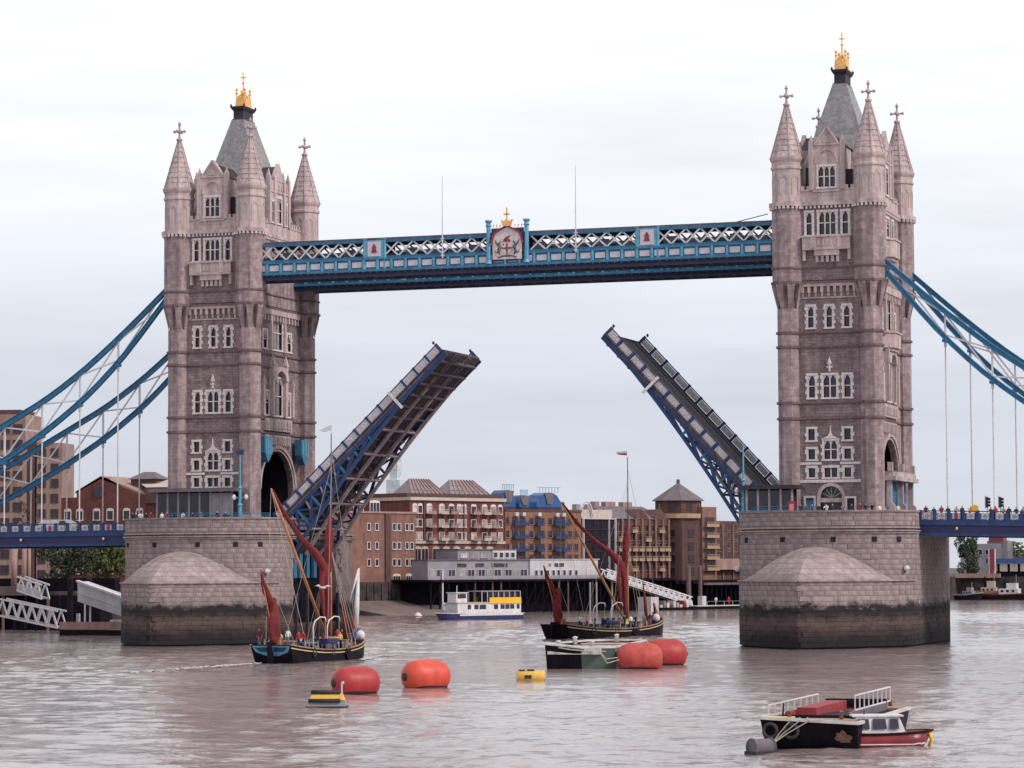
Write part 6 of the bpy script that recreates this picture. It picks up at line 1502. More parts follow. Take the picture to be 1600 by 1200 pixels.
b = MB(); b.lathe(-17, 560, [(1.0, 6), (0.75, 20)], 8); b.lathe(-17, 560, [(0.95, 19.6), (0.95, 20.2)], 8); tag(b.build('factory_chimney', 'dark_brick'), 'slender brick factory chimney on the far right skyline', 'chimney')
b = MB(); b.box(-17.2, -15.8, 474, 475, 6, 14.5); b.m = 1; b.box(-17.5, -17.2, 473.9, 475, 6, 14.6); b.box(-15.8, -15.5, 473.9, 475, 6, 14.6); tag(b.build('signal_mast', ['crest_red', 'pale_wall']), 'red and white vertical banner frame on the far quay', 'mast')
random.seed(11)
for i, (x_, h_, lb) in enumerate(((-19, 7.5, 'grey-blue rounded tree on the far skyline, left of the chimney'), (-8, 8.5, 'grey-green rounded tree on the far skyline, right of the chimney'), (4, 7.0, 'low grey-green tree at the far right skyline'))):
    tree(x_, 540, 6, h_+2.5, 7.5, 'leaf_green', lb, nleaf=1300, leaf=0.9, group='trees on the far skyline')
b = MB(); b.box(-32, 34, 530, 545, 6, 12.5); tag(b.build('terrace', 'grey_roof'), 'low bluish terrace of houses behind the white wharf shed', 'building')
b = MB(); b.box(-40, -14, 472.5, 474, 6.2, 7.4); tag(b.build('quay_rail', 'pink_concrete'), 'pink concrete quay parapet under the right span', 'parapet')
# far tower block, its haze carried by a pale colour
b = MB(); b.box(-1178, -1160, 3000, 3020, 5, 122); b.box(-1174, -1164, 3002, 3018, 122, 150); tag(b.build('skyscraper', 'hazed_tower'), 'faint pale skyscraper far away behind the left raised leaf', 'skyscraper')

# ------------------------------------------------------------------ vessels
def hull(L, B, prof, n=14, zb=-0.7, bow=1.0, stern=0.75, rake=(1.2, 1.0), fb=0.82):
    """prof(t) gives gunwale height; t from stern 0 to bow 1; returns rings and gunwale outline"""
    rings = []
    for i in range(n+1):
        t = i/n; x = lerp(-L/2, L/2, t)
        w = B/2*min(1, stern+(1-stern)*min(1, t/0.22))*(1 if t < 0.68 else max(0.02, (1-((t-0.68)/0.32)**2.2)**0.8*bow+(1-bow)))
        z1 = prof(t)
        k = 1-max(0, (0.12-t)/0.12)*rake[0]/(L*0.12)*1.0
        xb = x+(rake[0]*max(0, (0.15-t)/0.15)) - rake[1]*max(0, (t-0.85)/0.15)
        rings.append([(x, -w, z1), (lerp(x, xb, .6), -w*0.97, lerp(z1, zb, .6)), (xb, -w*fb, zb), (xb, w*fb, zb), (lerp(x, xb, .6), w*0.97, lerp(z1, zb, .6)), (x, w, z1)])
    return rings
def crumple(b, pts, rad, n=12, seed=1, amp=.22):
    """a furled sail: a tapering bundle with folds running along it and lashings pinching it in"""
    rg_ = random.Random(seed); P_ = [Vector(p) for p in pts]; m_ = 26; cp = []; cr_ = []
    for i in range(m_+1):
        t = i/m_*(len(P_)-1); k = min(int(t), len(P_)-2); f = t-k; cp.append(P_[k].lerp(P_[k+1], f)); cr_.append(lerp(rad[k], rad[k+1], f))
    ph = [rg_.uniform(0, 6.28) for _ in range(6)]
    s0 = len(b.v); b.tube(cp, cr_, n)
    for i in range(m_+1):
        c = cp[i]; pinch = .88 if i % 4 == 2 else 1.0
        for k in range(n):
            q = s0+i*n+k; a = 6.283*k/n
            w = 1+amp*(math.sin(3*a+ph[0]+i*.18)*.6+math.sin(5*a+ph[1]-i*.25)*.5+math.sin(2*a+i*.55+ph[2])*.35)+rg_.uniform(-.06, .06)
            b.v[q] = tuple(c+(Vector(b.v[q])-c)*w*pinch)
def sailing_barge(label):
    root = local_thing('sailing_barge', label, 'sailing barge', 'sailing barges')
    L, B = 24.0, 5.4
    pr = lambda t: 1.15+1.0*(2*t-1)**2*(1.25 if t > .5 else .75)
    rg = hull(L, B, pr, stern=0.82, rake=(1.3, 0.5))
    h = MB(); h.smooth = False; h.loft(rg, cap=True, closed=True)
    h.build('hull', 'hull_black', root)
    d = MB()
    for a, c in zip(rg, rg[1:]): d.quad((a[0][0], a[0][1]*.93, a[0][2]-0.35), (c[0][0], c[0][1]*.93, c[0][2]-0.35), (c[5][0], c[5][1]*.93, c[5][2]-0.35), (a[5][0], a[5][1]*.93, a[5][2]-0.35))
    # (deck sits inside the bulwark)
    w = MB()
    for a, c in zip(rg, rg[1:]):
        for i in (0, 5): w.beam(a[i], c[i], 0.16, 0.12)
    w.build('gunwale', 'deck_wood', root)
    w = MB()
    for a, c in list(zip(rg, rg[1:])):
        for i, s_ in ((0, -1), (5, 1)): w.beam((a[i][0], a[i][1]+s_*0.05, a[i][2]-0.33), (c[i][0], c[i][1]+s_*0.05, c[i][2]-0.33), 0.06, 0.11)
    w.build('rubbing_strake', 'gold_paint', root)
    # transom panel
    a = rg[0]; tp = MB(); x = a[0][0]
    def tpnt(y, z): return (x-0.06+1.3*0.6*(0), y, z)
    z1 = a[0][2]; wv = a[5][1]
    sl = (rg[0][1][0]-rg[0][0][0])/(rg[0][0][2]-rg[0][1][2])
    T_ = lambda y, z: (x-0.07+sl*(z1-z), y, z)
    tp.slab([T_(-wv*.95, z1-.1), T_(wv*.95, z1-.1), T_(wv*.8, z1-.75), T_(wv*.3, z1-1.15), T_(-wv*.3, z1-1.15), T_(-wv*.8, z1-.75)], (0.05, 0, 0)); tp.build('transom_panel', 'light_teal_paint', root)
    tp = MB(); tp.slab([tuple(Vector(T_(-wv*.8, z1-.3))-Vector((.03, 0, 0))), tuple(Vector(T_(-wv*.12, z1-.25))-Vector((.03, 0, 0))), tuple(Vector(T_(-wv*.12, z1-.75))-Vector((.03, 0, 0))), tuple(Vector(T_(-wv*.6, z1-.7))-Vector((.03, 0, 0)))], (0.03, 0, 0))
    tp.slab([tuple(Vector(T_(wv*.8, z1-.3))-Vector((.03, 0, 0))), tuple(Vector(T_(wv*.12, z1-.25))-Vector((.03, 0, 0))), tuple(Vector(T_(wv*.12, z1-.75))-Vector((.03, 0, 0))), tuple(Vector(T_(wv*.6, z1-.7))-Vector((.03, 0, 0)))], (0.03, 0, 0)); tp.build('carving', 'blue_paint', root)
    b = MB(); b.box(x-0.55, x+0.35, -0.14, 0.14, -0.6, z1+0.3); b.build('rudder', 'hull_black', root)
    # hatches, wheel box, skylights, winch
    for nm, bx_, mt in (('main_hatch', (-5.2, 1.8, -1.6, 1.6, 0.9, 1.75), 'grey_roof'), ('fore_hatch', (5.2, 7.4, -1.1, 1.1, 1.2, 1.9), 'grey_roof'), ('cabin_top', (-9.6, -6.6, -1.4, 1.4, 1.1, 2.1), 'deck_wood'), ('wheel_box', (-11.0, -10.2, -0.6, 0.6, 1.5, 2.5), 'varnish'), ('tarpaulin', (1.9, 3.4, -1.3, 0.2, 1.0, 1.9), 'blue_roof'), ('crate', (0.6, 1.7, -1.9, -1.2, 1.7, 2.3), 'canvas_yellow'), ('winch', (9.2, 9.9, -0.8, 0.8, 1.7, 2.5), 'rust')):
        b = MB(); b.box(*bx_); b.box(bx_[0]-.06, bx_[1]+.06, bx_[2]-.06, bx_[3]+.06, bx_[5], bx_[5]+.08); b.build(nm, mt, root)
    b = MB()
    for a, c in zip(rg, rg[1:]): b.quad((a[0][0], a[0][1]*.95, a[0][2]-0.02), (c[0][0], c[0][1]*.95, c[0][2]-0.02), (c[5][0], c[5][1]*.95, c[5][2]-0.02), (a[5][0], a[5][1]*.95, a[5][2]-0.02))
    b.build('deck', 'deck_wood', root)
    # rig
    mx, mt_ = 4.0, 24.0
    b = MB(); b.smooth = True; b.tube([(mx, 0, 1), (mx, 0, 12.5)], [0.2, 0.16], 8); b.build('mainmast', 'varnish', root)
    b = MB(); b.smooth = True; b.tube([(mx+.25, 0, 10.8), (mx+.25, 0, mt_)], [0.12, 0.06], 6); b.build('topmast', 'soffit_brown', root)
    b = MB(); b.smooth = True; b.tube([(mx-.35, 0.25, 2.2), (mx-6.2, 0.9, 9.8), (mx-12.2, 1.6, 17.8)], [0.14, 0.17, 0.1], 8); b.build('sprit', 'varnish', root)
    b = MB(); b.smooth = True
    crumple(b, [(mx-12.1, 1.5, 17.7), (mx-9.6, 1.2, 15.3), (mx-6.5, .8, 12.9), (mx-3.4, .5, 11.3), (mx-1.0, .3, 9.6), (mx-.45, .2, 7.5), (mx-.5, .1, 5.0), (mx-.4, 0, 2.6)], [.08, .2, .3, .38, .46, .46, .36, .18], 14, 3)
    crumple(b, [(mx+.1, .1, 15.2), (mx+.05, .2, 13.6), (mx-.1, .2, 11.5), (mx-.2, .2, 9.2)], [.1, .38, .5, .4], 12, 4)
    crumple(b, [(mx-1.2, .4, 9.9), (mx-1.5, .4, 7.2), (mx-.9, .3, 4.0)], [.3, .3, .12], 10, 5)
    b.build('furled_mainsail', 'sail_red', root)
    b = MB(); b.smooth = True; b.tube([(-10.9, 0, 1.5), (-10.9, 0, 7.4)], [.12, .07], 6); b.tube([(-10.9, .1, 2.2), (-13.4, .5, 9.4)], [.08, .05], 6); b.build('mizzen_mast', 'varnish', root)
    b = MB(); b.smooth = True
    crumple(b, [(-13.4, .5, 9.5), (-12.8, .4, 8.0), (-11.9, .2, 6.6), (-11.1, 0.1, 5.4)], [.06, .26, .34, .45], 11, 6, .3)
    crumple(b, [(-10.8, 0.1, 6.6), (-11.1, 0.1, 5.4), (-11.3, 0, 3.8), (-11.0, 0, 2.0)], [.2, .55, .6, .45], 14, 7, .3)
    b.build('mizzen_sail', 'sail_red', root)
    b = MB(); b.smooth = True; b.tube([(8.2, 0, 1.8), (8.0, 0, 4.4), (7.6, .1, 7.4)], [.3, .22, .06], 7); b.tube([(11.2, 0, 2.0), (10.4, 0, 3.0), (9.9, 0, 4.4)], [.35, .3, .1], 7); b.build('furled_foresail', 'sail_red', root)
    b = MB(); b.tube([(12.0, 0, 2.2), (5.0, 0, 10.6)], .03, 4); b.tube([(11.6, 0, 2.2), (mx+.25, 0, 22.5)], .025, 4)
    for s_ in (-1, 1):
        for dx in (-0.9, 0.1, 1.1): b.tube([(mx+dx, s_*2.55, 1.3), (mx, s_*.1, 11.6)], .025, 4)
        b.tube([(mx-7, s_*2.5, 1.3), (mx+.25, 0, 20.5)], .02, 4); b.tube([(mx-12.2, 1.6, 17.8), (-8, s_*2.3, 1.4)], .025, 4); b.tube([(-10.2, s_*2.1, 1.5), (-10.9, 0, 7.0)], .02, 4)
    b.build('rigging', 'rope', root)
    for x0 in (-6.8, -3.0):
        b = MB(); b.smooth = True; b.tube([(x0, -2.5, 1.1), (x0, -2.5, 3.6), (x0+.25, -2.6, 4.2), (x0+.9, -2.9, 4.6), (x0+1.5, -3.2, 4.55), (x0+1.6, -3.25, 4.1)], .07, 6); b.build('davit', 'white_paint', root)
        b = MB(); b.tube([(x0+1.55, -3.2, 4.1), (x0+1.55, -3.2, 2.3)], .025, 4); b.build('fall', 'rope', root)
    rq = random.Random(4)
    for k in range(16):
        x_ = rq.uniform(-9.5, 6.0); y_ = rq.choice((-1, 1))*rq.uniform(1.7, 2.1); z_ = 1.15+.9*(x_/12)**2; s_ = rq.uniform(.14, .3); b = MB(); kind_ = k % 3
        if kind_ == 0: b.smooth = True; b.lathe(x_, y_, [(s_*.8, z_), (s_, z_+s_), (s_, z_+s_*1.6), (s_*.8, z_+s_*2.4)], 8); b.build('barrel', rq.choice(('hull_blue', 'rust', 'cloth_turquoise')), root)
        elif kind_ == 1: b.tube([(x_+s_*1.3*math.cos(a_), y_+s_*1.3*math.sin(a_), z_+.08) for a_ in [6.283*i/10 for i in range(11)]], .08, 5); b.build('rope_coil', 'rope', root)
        else: b.box(x_-s_*1.4, x_+s_*1.4, y_-s_, y_+s_, z_, z_+s_*1.8); b.build('crate', rq.choice(('deck_wood', 'deck_grey', 'hull_red', 'varnish')), root)
    for x_, yb in ((-7, 0), (-2, 0), (2.5, 0)):
        b = MB(); b.tube([(x_+.38*math.cos(a_), -2.74+.0, 1.0+.38*math.sin(a_)) for a_ in [6.283*i/12 for i in range(13)]], .1, 6); b.build('tyre_fender', 'rubber', root)
    for k in range(13):
        x_ = -9.0+k*1.15; z_ = 1.2+.9*(x_/12)**2
        for s_ in (-1, 1): bar('stanchion', 'deck_grey', root, (x_, s_*2.5, z_), (x_, s_*2.5, z_+.75), .05, .05, up=(1, 0, 0))
    # dinghy in the davits, leeboard, lifebuoy
    dg = MB(); rr = hull(3.6, 1.2, lambda t: 0.55+0.12*(2*t-1)**2, n=8, zb=0.1, stern=.7, rake=(.1, .2), fb=.5)
    dg.loft([[(p[0]-3.6, p[1]-3.1, p[2]+1.7) for p in q] for q in rr]); dg.build('dinghy', 'hull_blue', root)
    b = MB(); b.slab([(1.5, -2.85, 1.2), (4.6, -2.85, 0.4), (4.9, -2.85, -0.5), (2.6, -2.85, -0.5), (1.2, -2.85, 0.8)], (0, .1, 0)); b.build('leeboard', 'hull_black', root)
    b = MB(); b.smooth = True; b.lathe(7.9, -1.9, [(.1, 1.9), (.45, 2.1), (.5, 2.5), (.3, 2.85), (.05, 2.95)], 10); b.build('fender', 'white_paint', root)
    return root
def bear(deg): return math.pi/2-R(deg)
BARGES = []
b1 = sailing_barge('black sailing barge with furled red sails and a turquoise stern panel, before the left pier')
b2 = copy_tree(b1, label='black sailing barge with furled red sails and a tall topmast, crowded with people mid-river')
for ch in b2.children:
    if ch.name.split('.')[0] in ('transom_panel', 'carving'):
        ch.material_slots[0].link = 'OBJECT'; ch.material_slots[0].material = MATS['hull_black']
hd1, hd2 = 0.0, 20.5
c1 = (-0.6+12*math.sin(R(hd1)), -84.3+12*math.cos(R(hd1)), 0); c2 = (-2.3+11.5*math.sin(R(hd2)), 17+11.5*math.cos(R(hd2)), 0)
place(b1, c1, bear(hd1)); place(b2, c2, bear(hd2), 1.04)
def on(c, hd, x, y, z):
    a = bear(hd); return (c[0]+x*math.cos(a)-y*math.sin(a), c[1]+x*math.sin(a)+y*math.cos(a), z)
# white furled jib only on the near barge
b = MB(); b.smooth = True; p = on(c1, hd1, 11.6, 0, 2.0)
b.tube([p, on(c1, hd1, 11.9, .1, 5.6), on(c1, hd1, 12.2, 0, 9.6)], [.12, .28, .1], 7); b.tube([on(c1, hd1, 11.0, .6, 6), on(c1, hd1, 12.1, 0, 9.4)], [.03, .16], 5)
b.build('furled_jib', 'white_paint', None); jib = bpy.data.objects['furled_jib']; bpy.context.view_layer.update()
jib.parent = b1; jib.matrix_parent_inverse = Matrix.Identity(4)
a_ = bear(hd1); jib.matrix_basis = Matrix.Rotation(-a_, 4, 'Z') @ Matrix.Translation((-c1[0], -c1[1], 0))
# pennant above each topmast
for c, hd, lb, off, mt in ((c1, hd1, 'pale flag streaming from the near barge masthead', -1.0, 'flag_grey'), (c2, hd2, 'small red and white pennant at the far barge masthead', -1.0, 'flag_grey')):
    q = on(c, hd, 4.3, 0, 24.2 if c is c1 else 25.1); lx = -0.956; ly = -0.3
    b = MB(); z = q[2]
    b.tube([(q[0], q[1], z-.6), (q[0], q[1], z+.7)], .03, 5)
    if c is c1:
        pts = [(q[0]+lx*1.3, q[1]+ly*1.3, z+.1), (q[0]+lx*.7, q[1]+ly*.7, z+.45), (q[0]+lx*.05, q[1]+ly*.05, z+.7), (q[0]+lx*.05, q[1]+ly*.05, z+.2), (q[0]+lx*.7, q[1]+ly*.7, z-.05)]; b.slab(pts, (0.01, .03, 0)); tag(b.build('flag', mt), lb, 'flag')
    else:
        b.slab([(q[0]+lx*.05, q[1]+ly*.05, z+.7), (q[0]+lx*1.5, q[1]+ly*1.5, z+.6), (q[0]+lx*1.5, q[1]+ly*1.5, z+.42), (q[0]+lx*.05, q[1]+ly*.05, z+.4)], (0.01, .03, 0)); b.m = 1
        b.slab([(q[0]+lx*.05, q[1]+ly*.05, z+.4), (q[0]+lx*1.5, q[1]+ly*1.5, z+.4), (q[0]+lx*1.2, q[1]+ly*1.2, z+.2), (q[0]+lx*.05, q[1]+ly*.05, z+.1)], (0.01, .03, 0)); tag(b.build('pennant', ['white_paint', 'crest_red']), lb, 'flag')

# lighter (open dumb barge)
r = local_thing('lighter', 'empty green and black lighter moored against two red drum buoys', 'barge')
LL, LW = 29.0, 3.2
plan = [(-LL/2, LW), (-LL/2, -0.2), (-LL/2+1.6, -LW), (LL/2-2, -LW), (LL/2, -1.4), (LL/2, 1.4), (LL/2-2, LW)]
def pl(z, k=1.0, rk=0.0): return [(x*k+(rk if x < 0 else -rk), y*k, z+(0.35 if (x < -LL/2+.1 and y > 0) else 0)*(z > 1)) for x, y in plan]
h = MB(); h.loft([pl(-.6, .97, 1.0), pl(0.0, .985, .6), pl(1.95, 1.0, 0)], cap=False)
h.mi = [1 if (i % 7) in (1, 2) else 0 for i in range(len(h.mi))]
h.build('hull', ['hull_black', 'hull_green'], r)
b = MB(); q = pl(1.95); qi = pl(1.95, .93, .3)
for i in range(7):
    j = (i+1) % 7; b.add([q[i], q[j], qi[j], qi[i], (q[i][0], q[i][1], q[i][2]+.16), (q[j][0], q[j][1], q[j][2]+.16), (qi[j][0], qi[j][1], qi[j][2]+.16), (qi[i][0], qi[i][1], qi[i][2]+.16)], [(0, 1, 5, 4), (4, 5, 6, 7), (3, 2, 6, 7)])
b.build('gunwale', 'deck_grey', r)
b = MB(); b.prism([(x*.93, y*.93) for x, y in plan], 1.6, 1.72); b.build('hold_floor', 'deck_grey', r)
b = MB(); b.box(-LL/2+.2, -LL/2+4, -2.0, 3.0, 1.4, 2.02); b.build('foredeck', 'deck_grey', r)
for k in range(6): b = MB(); b.box(-9+k*4, -8.7+k*4, -2.9, 2.9, 1.4, 1.9); b.build('thwart', 'rust' if k % 2 else 'deck_grey', r)
for x_, y_ in ((-13, 2.2), (-13, -1.0), (12.5, 0), (2, 2.8)):
    b = MB(); b.smooth = True; b.lathe(x_, y_, [(.2, 1.9), (.16, 2.5), (.28, 2.6), (.05, 2.7)], 8); b.lathe(x_+.6, y_, [(.2, 1.9), (.16, 2.5), (.28, 2.6), (.05, 2.7)], 8); b.build('bollard', 'deck_grey', r)
b = MB(); b.tube([(-LL/2+.5, 2.9, 2.2), (-LL/2-.3, 1.0, 1.9), (-LL/2-.2, -0.9, 1.7), (-LL/2+2.3, -3.3, 1.6), (-LL/2+5, -3.4, 1.0)], .07, 5); b.build('rope', 'rope', r)
place(r, (35.3-.16*14.5, -94.6+.987*14.5, 0), bear(-9))
# work barge lower right
r = local_thing('work_barge', 'black work barge with red hold and two white railings in the lower right', 'barge')
WL, WW = 17.0, 2.55
h = MB()
def ring(z, ins, rk): return [(-WL/2+rk, WW-ins, z+(.25 if z > 1 else 0)), (-WL/2+rk*.6+.3, -WW+ins, z), (WL/2-rk, -WW+ins, z), (WL/2-rk, WW-ins, z)]
h.loft([ring(-.5, .25, 1.5), ring(.1, .1, .9), ring(1.35, 0, 0)], cap=True); h.build('hull', 'hull_black', r)
b = MB(); b.slab([(-WL/2+.55-.42*math.sin(a_)*q_, -1.75+.48*math.cos(a_)*q_, .58+.42*math.sin(a_)*q_) for a_, q_ in [(6.283*i/16, (1, .75, .95, .7, 1.05, .85, .6, .9)[i % 8]) for i in range(16)]], (-.05, 0, 0)); b.build('rust_patch', 'rust', r)
b = MB(); rr = ring(1.36, 0, 0)
for i in range(4): b.beam(rr[i], rr[(i+1) % 4], .22, .16)
b.build('gunwale', 'deck_grey', r)
b = MB(); b.box(-WL/2+.4, -WL/2+2.6, -2.3, 2.4, 1.36, 1.5); b.build('deck', 'deck_wood', r); b = MB(); b.box(WL/2-3, WL/2-.3, -2.4, 2.4, 1.36, 1.5); b.build('deck', 'deck_wood', r)
b = MB(); b.box(-WL/2+.6, -WL/2+1.6, 1.0, 2.4, 1.5, 1.62); b.build('deck_board', 'canvas_yellow', r)
for s_ in (-1, 1):
    b = MB(); b.box(-WL/2+2.6, WL/2-3, *sorted((s_*1.75, s_*1.6)), 1.36, 1.8); b.build('coaming', 'hold_red' if s_ > 0 else 'grey_roof', r)
b = MB(); b.box(-WL/2+2.6, WL/2-3, -1.6, 1.6, 1.37, 1.42); b.build('hold_floor', 'hold_red', r)
b = MB(); b.box(-WL/2+2.45, -WL/2+2.6, -1.75, 1.75, 1.36, 1.65); b.box(WL/2-3, WL/2-2.85, -1.75, 1.75, 1.36, 2.0); b.build('bulkhead', 'hull_black', r)
b = MB(); b.box(-3.6, WL/2-3.2, .5, 1.58, 1.43, 1.92); b.build('hatch_cover', 'hold_red', r)
for y_, x0, x1 in ((2.3, -WL/2+1.0, 6.2), (-1.7, -4.2, 7.0)):
    zb_ = 1.4 if y_ > 0 else 1.8
    bar('top_rail', 'white_paint', r, (x0, y_, zb_+.82), (x1, y_, zb_+.82), .07, .07); bar('lower_rail', 'white_paint', r, (x0, y_, zb_+.04), (x1, y_, zb_+.04), .07, .07)
    for k in range(9): bar('stanchion', 'white_paint', r, (lerp(x0, x1, k/8), y_, zb_), (lerp(x0, x1, k/8), y_, zb_+.85), .06, .06, up=(1, 0, 0))
for y_ in (2.0, .9):
    b = MB(); b.tube([(-WL/2-.02, y_+.36*math.cos(a_), .95+.36*math.sin(a_)) for a_ in [6.283*i/12 for i in range(13)]], .1, 6); b.build('tyre_fender', 'rubber', r)
for x_, y_ in ((-7.5, 1.2), (-7.2, -1.5), (7.6, 1.6), (7.6, -1.6)): b = MB(); b.smooth = True; b.lathe(x_, y_, [(.12, 1.5), (.1, 1.85), (.18, 1.9), (.02, 1.98)], 8); b.build('bollard', 'rust', r)
b = MB()
for k in range(3): b.tube([(-WL/2+.8, 1.0-.4*k, 1.6), (-WL/2-.15, .9-.5*k, 1.5), (-WL/2-.2, 1.5-.2*k, .8), (-WL/2-.5, 2.0+.1*k, 0)], .035, 5)
b.build('mooring_rope', 'rope', r)
b = MB(); b.tube([(-6.2, 1.8, 1.5), (-7.0, 1.6, 2.3)], .05, 5); b.build('tiller', 'dark_iron', r)
wc = (81.0+0.2, -204.6+8.3, 0); wc = (81.75, -204.7+8.3, 0); place(r, wc, bear(-1.5))
# red launch
r = local_thing('motor_launch', 'small red motor launch with white windowed cabin beside the work barge', 'boat')
rg = hull(4.9, 1.9, lambda t: .72+.3*max(0, t-.4)**1.3, n=12, zb=-.35, stern=.85, rake=(.1, .7), fb=.6)
h = MB(); h.smooth = True; h.loft(rg); h.build('hull', 'hull_red', r)
b = MB()
for a, c in zip(rg, rg[1:]):
    for i, s_ in ((0, -1), (5, 1)): b.beam(a[i], c[i], .1, .09)
b.build('gunwale', 'hull_black', r)
b = MB()
for a, c in zip(rg[1:-1], rg[2:]):
    for i in (1, 4): b.beam((a[i][0], a[i][1]*1.02, .18), (c[i][0], c[i][1]*1.02, .18+(.06 if c[i][0] > 1.5 else 0)), .05, .06)
b.build('rubbing_strake', 'white_paint', r)
b = MB()
for a, c in zip(rg, rg[1:]): b.quad(tuple(Vector(a[0])*1), tuple(Vector(c[0])), tuple(Vector(c[5])), tuple(Vector(a[5])))
b.build('deck', 'deck_wood', r)
b = MB(); cb = [(-1.9, -.78), (.9, -.72), (.9, .72), (-1.9, .78)]; ct = [(-1.75, -.68), (.55, -.62), (.55, .62), (-1.75, .68)]
b.loft([[(x, y, .72) for x, y in cb], [(x, y, 1.62) for x, y in ct]]); b.box(-1.95, .75, -.76, .76, 1.62, 1.7); cbn = b.build('cabin', 'white_paint', r)
for s_ in (-1, 1):
    for x0, x1 in ((-1.75, -1.05), (-.9, -.15), (.0, .5)):
        b = MB(); y0, y1 = s_*.775, s_*.72; b.slab([(x0, y0, .98), (x1, y0, .98), (x1-.05, y1-s_*.015, 1.5), (x0+.03, y1-s_*.015, 1.5)], (0, s_*.03, 0)); b.build('window', 'window_glass', cbn)
b = MB(); b.slab([(.88, -.55, 1.0), (.88, .55, 1.0), (.66, .5, 1.52), (.66, -.5, 1.52)], (.03, 0, 0)); b.build('windscreen', 'window_glass', cbn)
b = MB(); b.smooth = True; b.tube([(2.2, -.2, .75), (2.35, -.15, .35), (2.2, -.1, .0)], .09, 6); b.build('fender', 'banner_yellow', r)
b = MB(); b.tube([(-1.2, 0, 1.7), (-1.2, 0, 2.0)], .03, 5); b.build('aerial', 'dark_iron', r)
place(r, (85.5, -201.8, 0), bear(68), 1.0)
# passenger boat
r = local_thing('passenger_boat', 'white and blue river passenger boat with yellow upper deck panel', 'boat')
rg = hull(20, 4.6, lambda t: 1.1+.7*max(0, t-.6)**1.2, n=12, zb=-.5, stern=.9, rake=(.2, 1.4), fb=.8)
h = MB(); h.loft(rg); h.build('hull', 'hull_blue', r)
b = MB()
for a, c in zip(rg, rg[1:]):
    for i in (0, 5): b.beam(a[i], c[i], .14, .12)
b.build('gunwale', 'white_paint', r)
b = MB(); b.box(-9.3, 6.2, -1.95, 1.95, 1.1, 3.1); sal = b.build('saloon', 'white_paint', r)
for k, (x0, x1) in enumerate(((-8.9, -8.2), (-7.6, -6.6), (-6.4, -5.4), (-5.2, -4.2), (-3.6, -2.6), (-.6, .9), (1.2, 2.2), (3.0, 3.8))):
    for s_ in (-1, 1): b = MB(); b.box(x0, x1, *sorted((s_*1.95, s_*2.0)), 1.95, 2.8); b.build('window', 'window_glass', sal)
b = MB(); b.box(-9.4, 6.4, -2.1, 2.1, 3.1, 3.25); b.build('upper_deck', 'cream', r)
for s_ in (-1, 1): b = MB(); b.box(-9.2, -1.4, *sorted((s_*2.05, s_*2.12)), 3.0, 4.1); b.build('yellow_panel', 'banner_yellow', r)
b = MB(); b.box(-9.2, .5, -2.0, 2.0, 5.2, 5.35); b.build('awning', 'grey_wall', r)
for k in range(8):
    for s_ in (-1, 1): bar('awning_post', 'pale_wall', r, (-9.1+k*1.35, s_*1.95, 3.25), (-9.1+k*1.35, s_*1.95, 5.2), .12, .12, up=(1, 0, 0))
b = MB(); b.box(-9.0, -1.6, -1.6, 1.6, 3.3, 5.0); b.build('upper_saloon', 'window_glass', r)
b = MB(); b.box(3.4, 6.0, -1.3, 1.3, 3.25, 5.0); b.box(3.2, 6.2, -1.5, 1.5, 5.0, 5.12); wh = b.build('wheelhouse', 'white_paint', r)
for s_ in (-1, 1): b = MB(); b.box(3.7, 5.7, *sorted((s_*1.3, s_*1.34)), 4.0, 4.8); b.build('window', 'window_glass', wh)
b = MB(); b.tube([(4.8, 0, 5.1), (4.8, 0, 6.4)], .06); b.build('mast', 'white_paint', r)
b = MB(); b.smooth = True; b.lathe(8.0, 0, [(.1, 1.7), (.3, 1.9), (.1, 2.9), (.3, 3.0), (.05, 3.2)], 8); b.build('lamp', 'white_paint', r)
for s_ in (-1, 1): bar('stripe', 'panel_white', r, (-9.4, s_*2.33, .9), (6, s_*2.33, .9), .06, .3)
place(r, (-62.6, 156, 0), bear(-149))
# small moored craft far right
def tug(label, L, B, colr, cabm, x, y, hd, tall=3.0):
    r = local_thing('moored_boat', label, 'boat', 'boats moored on the far bank')
    rg = hull(L, B, lambda t: 1.3+1.2*max(0, t-.4)**1.3, n=10, zb=-.5, stern=.8, rake=(.4, .8), fb=.75)
    h = MB(); h.loft(rg); h.build('hull', colr, r)
    b = MB()
    for a, c in zip(rg, rg[1:]):
        for i in (0, 5): b.beam((a[i][0], a[i][1], a[i][2]+.15), (c[i][0], c[i][1], c[i][2]+.15), .12, .3)
    b.build('bulwark', 'hull_red' if cabm == 'white_paint' else 'grey_wall', r)
    b = MB(); b.box(-L*.2, L*.16, -B*.3, B*.3, 1.3, 1.3+tall*.55); b.box(-L*.06, L*.12, -B*.24, B*.24, 1.3+tall*.55, 1.3+tall); cb = b.build('wheelhouse', cabm, r)
    for s_ in (-1, 1):
        for k in range(3): b = MB(); x0 = -L*.16+k*L*.1; b.box(x0, x0+L*.05, *sorted((s_*B*.3, s_*B*.31)), 1.3+tall*.25, 1.3+tall*.45); b.build('window', 'window_glass', cb)
    b = MB(); b.tube([(-L*.12, 0, 1.3+tall*.5), (-L*.12, 0, 1.3+tall*1.3)], .35, 8); b.build('funnel', 'hull_black', r)
    b = MB(); b.tube([(L*.1, 0, 1.3+tall), (L*.1, 0, 1.3+tall*1.7)], .06, 5); b.build('mast', 'cream', r)
    place(r, (x, y, 0), bear(hd)); return r
tug('white-cabined tug with red bulwark at the far right waterline', 16, 4.4, 'hull_black', 'white_paint', -9.5, 463, 100, 3.4)
tug('grey workboat moored close beside the right pier edge', 9, 3, 'hull_black', 'grey_wall', -21, 461, 110, 2.2)
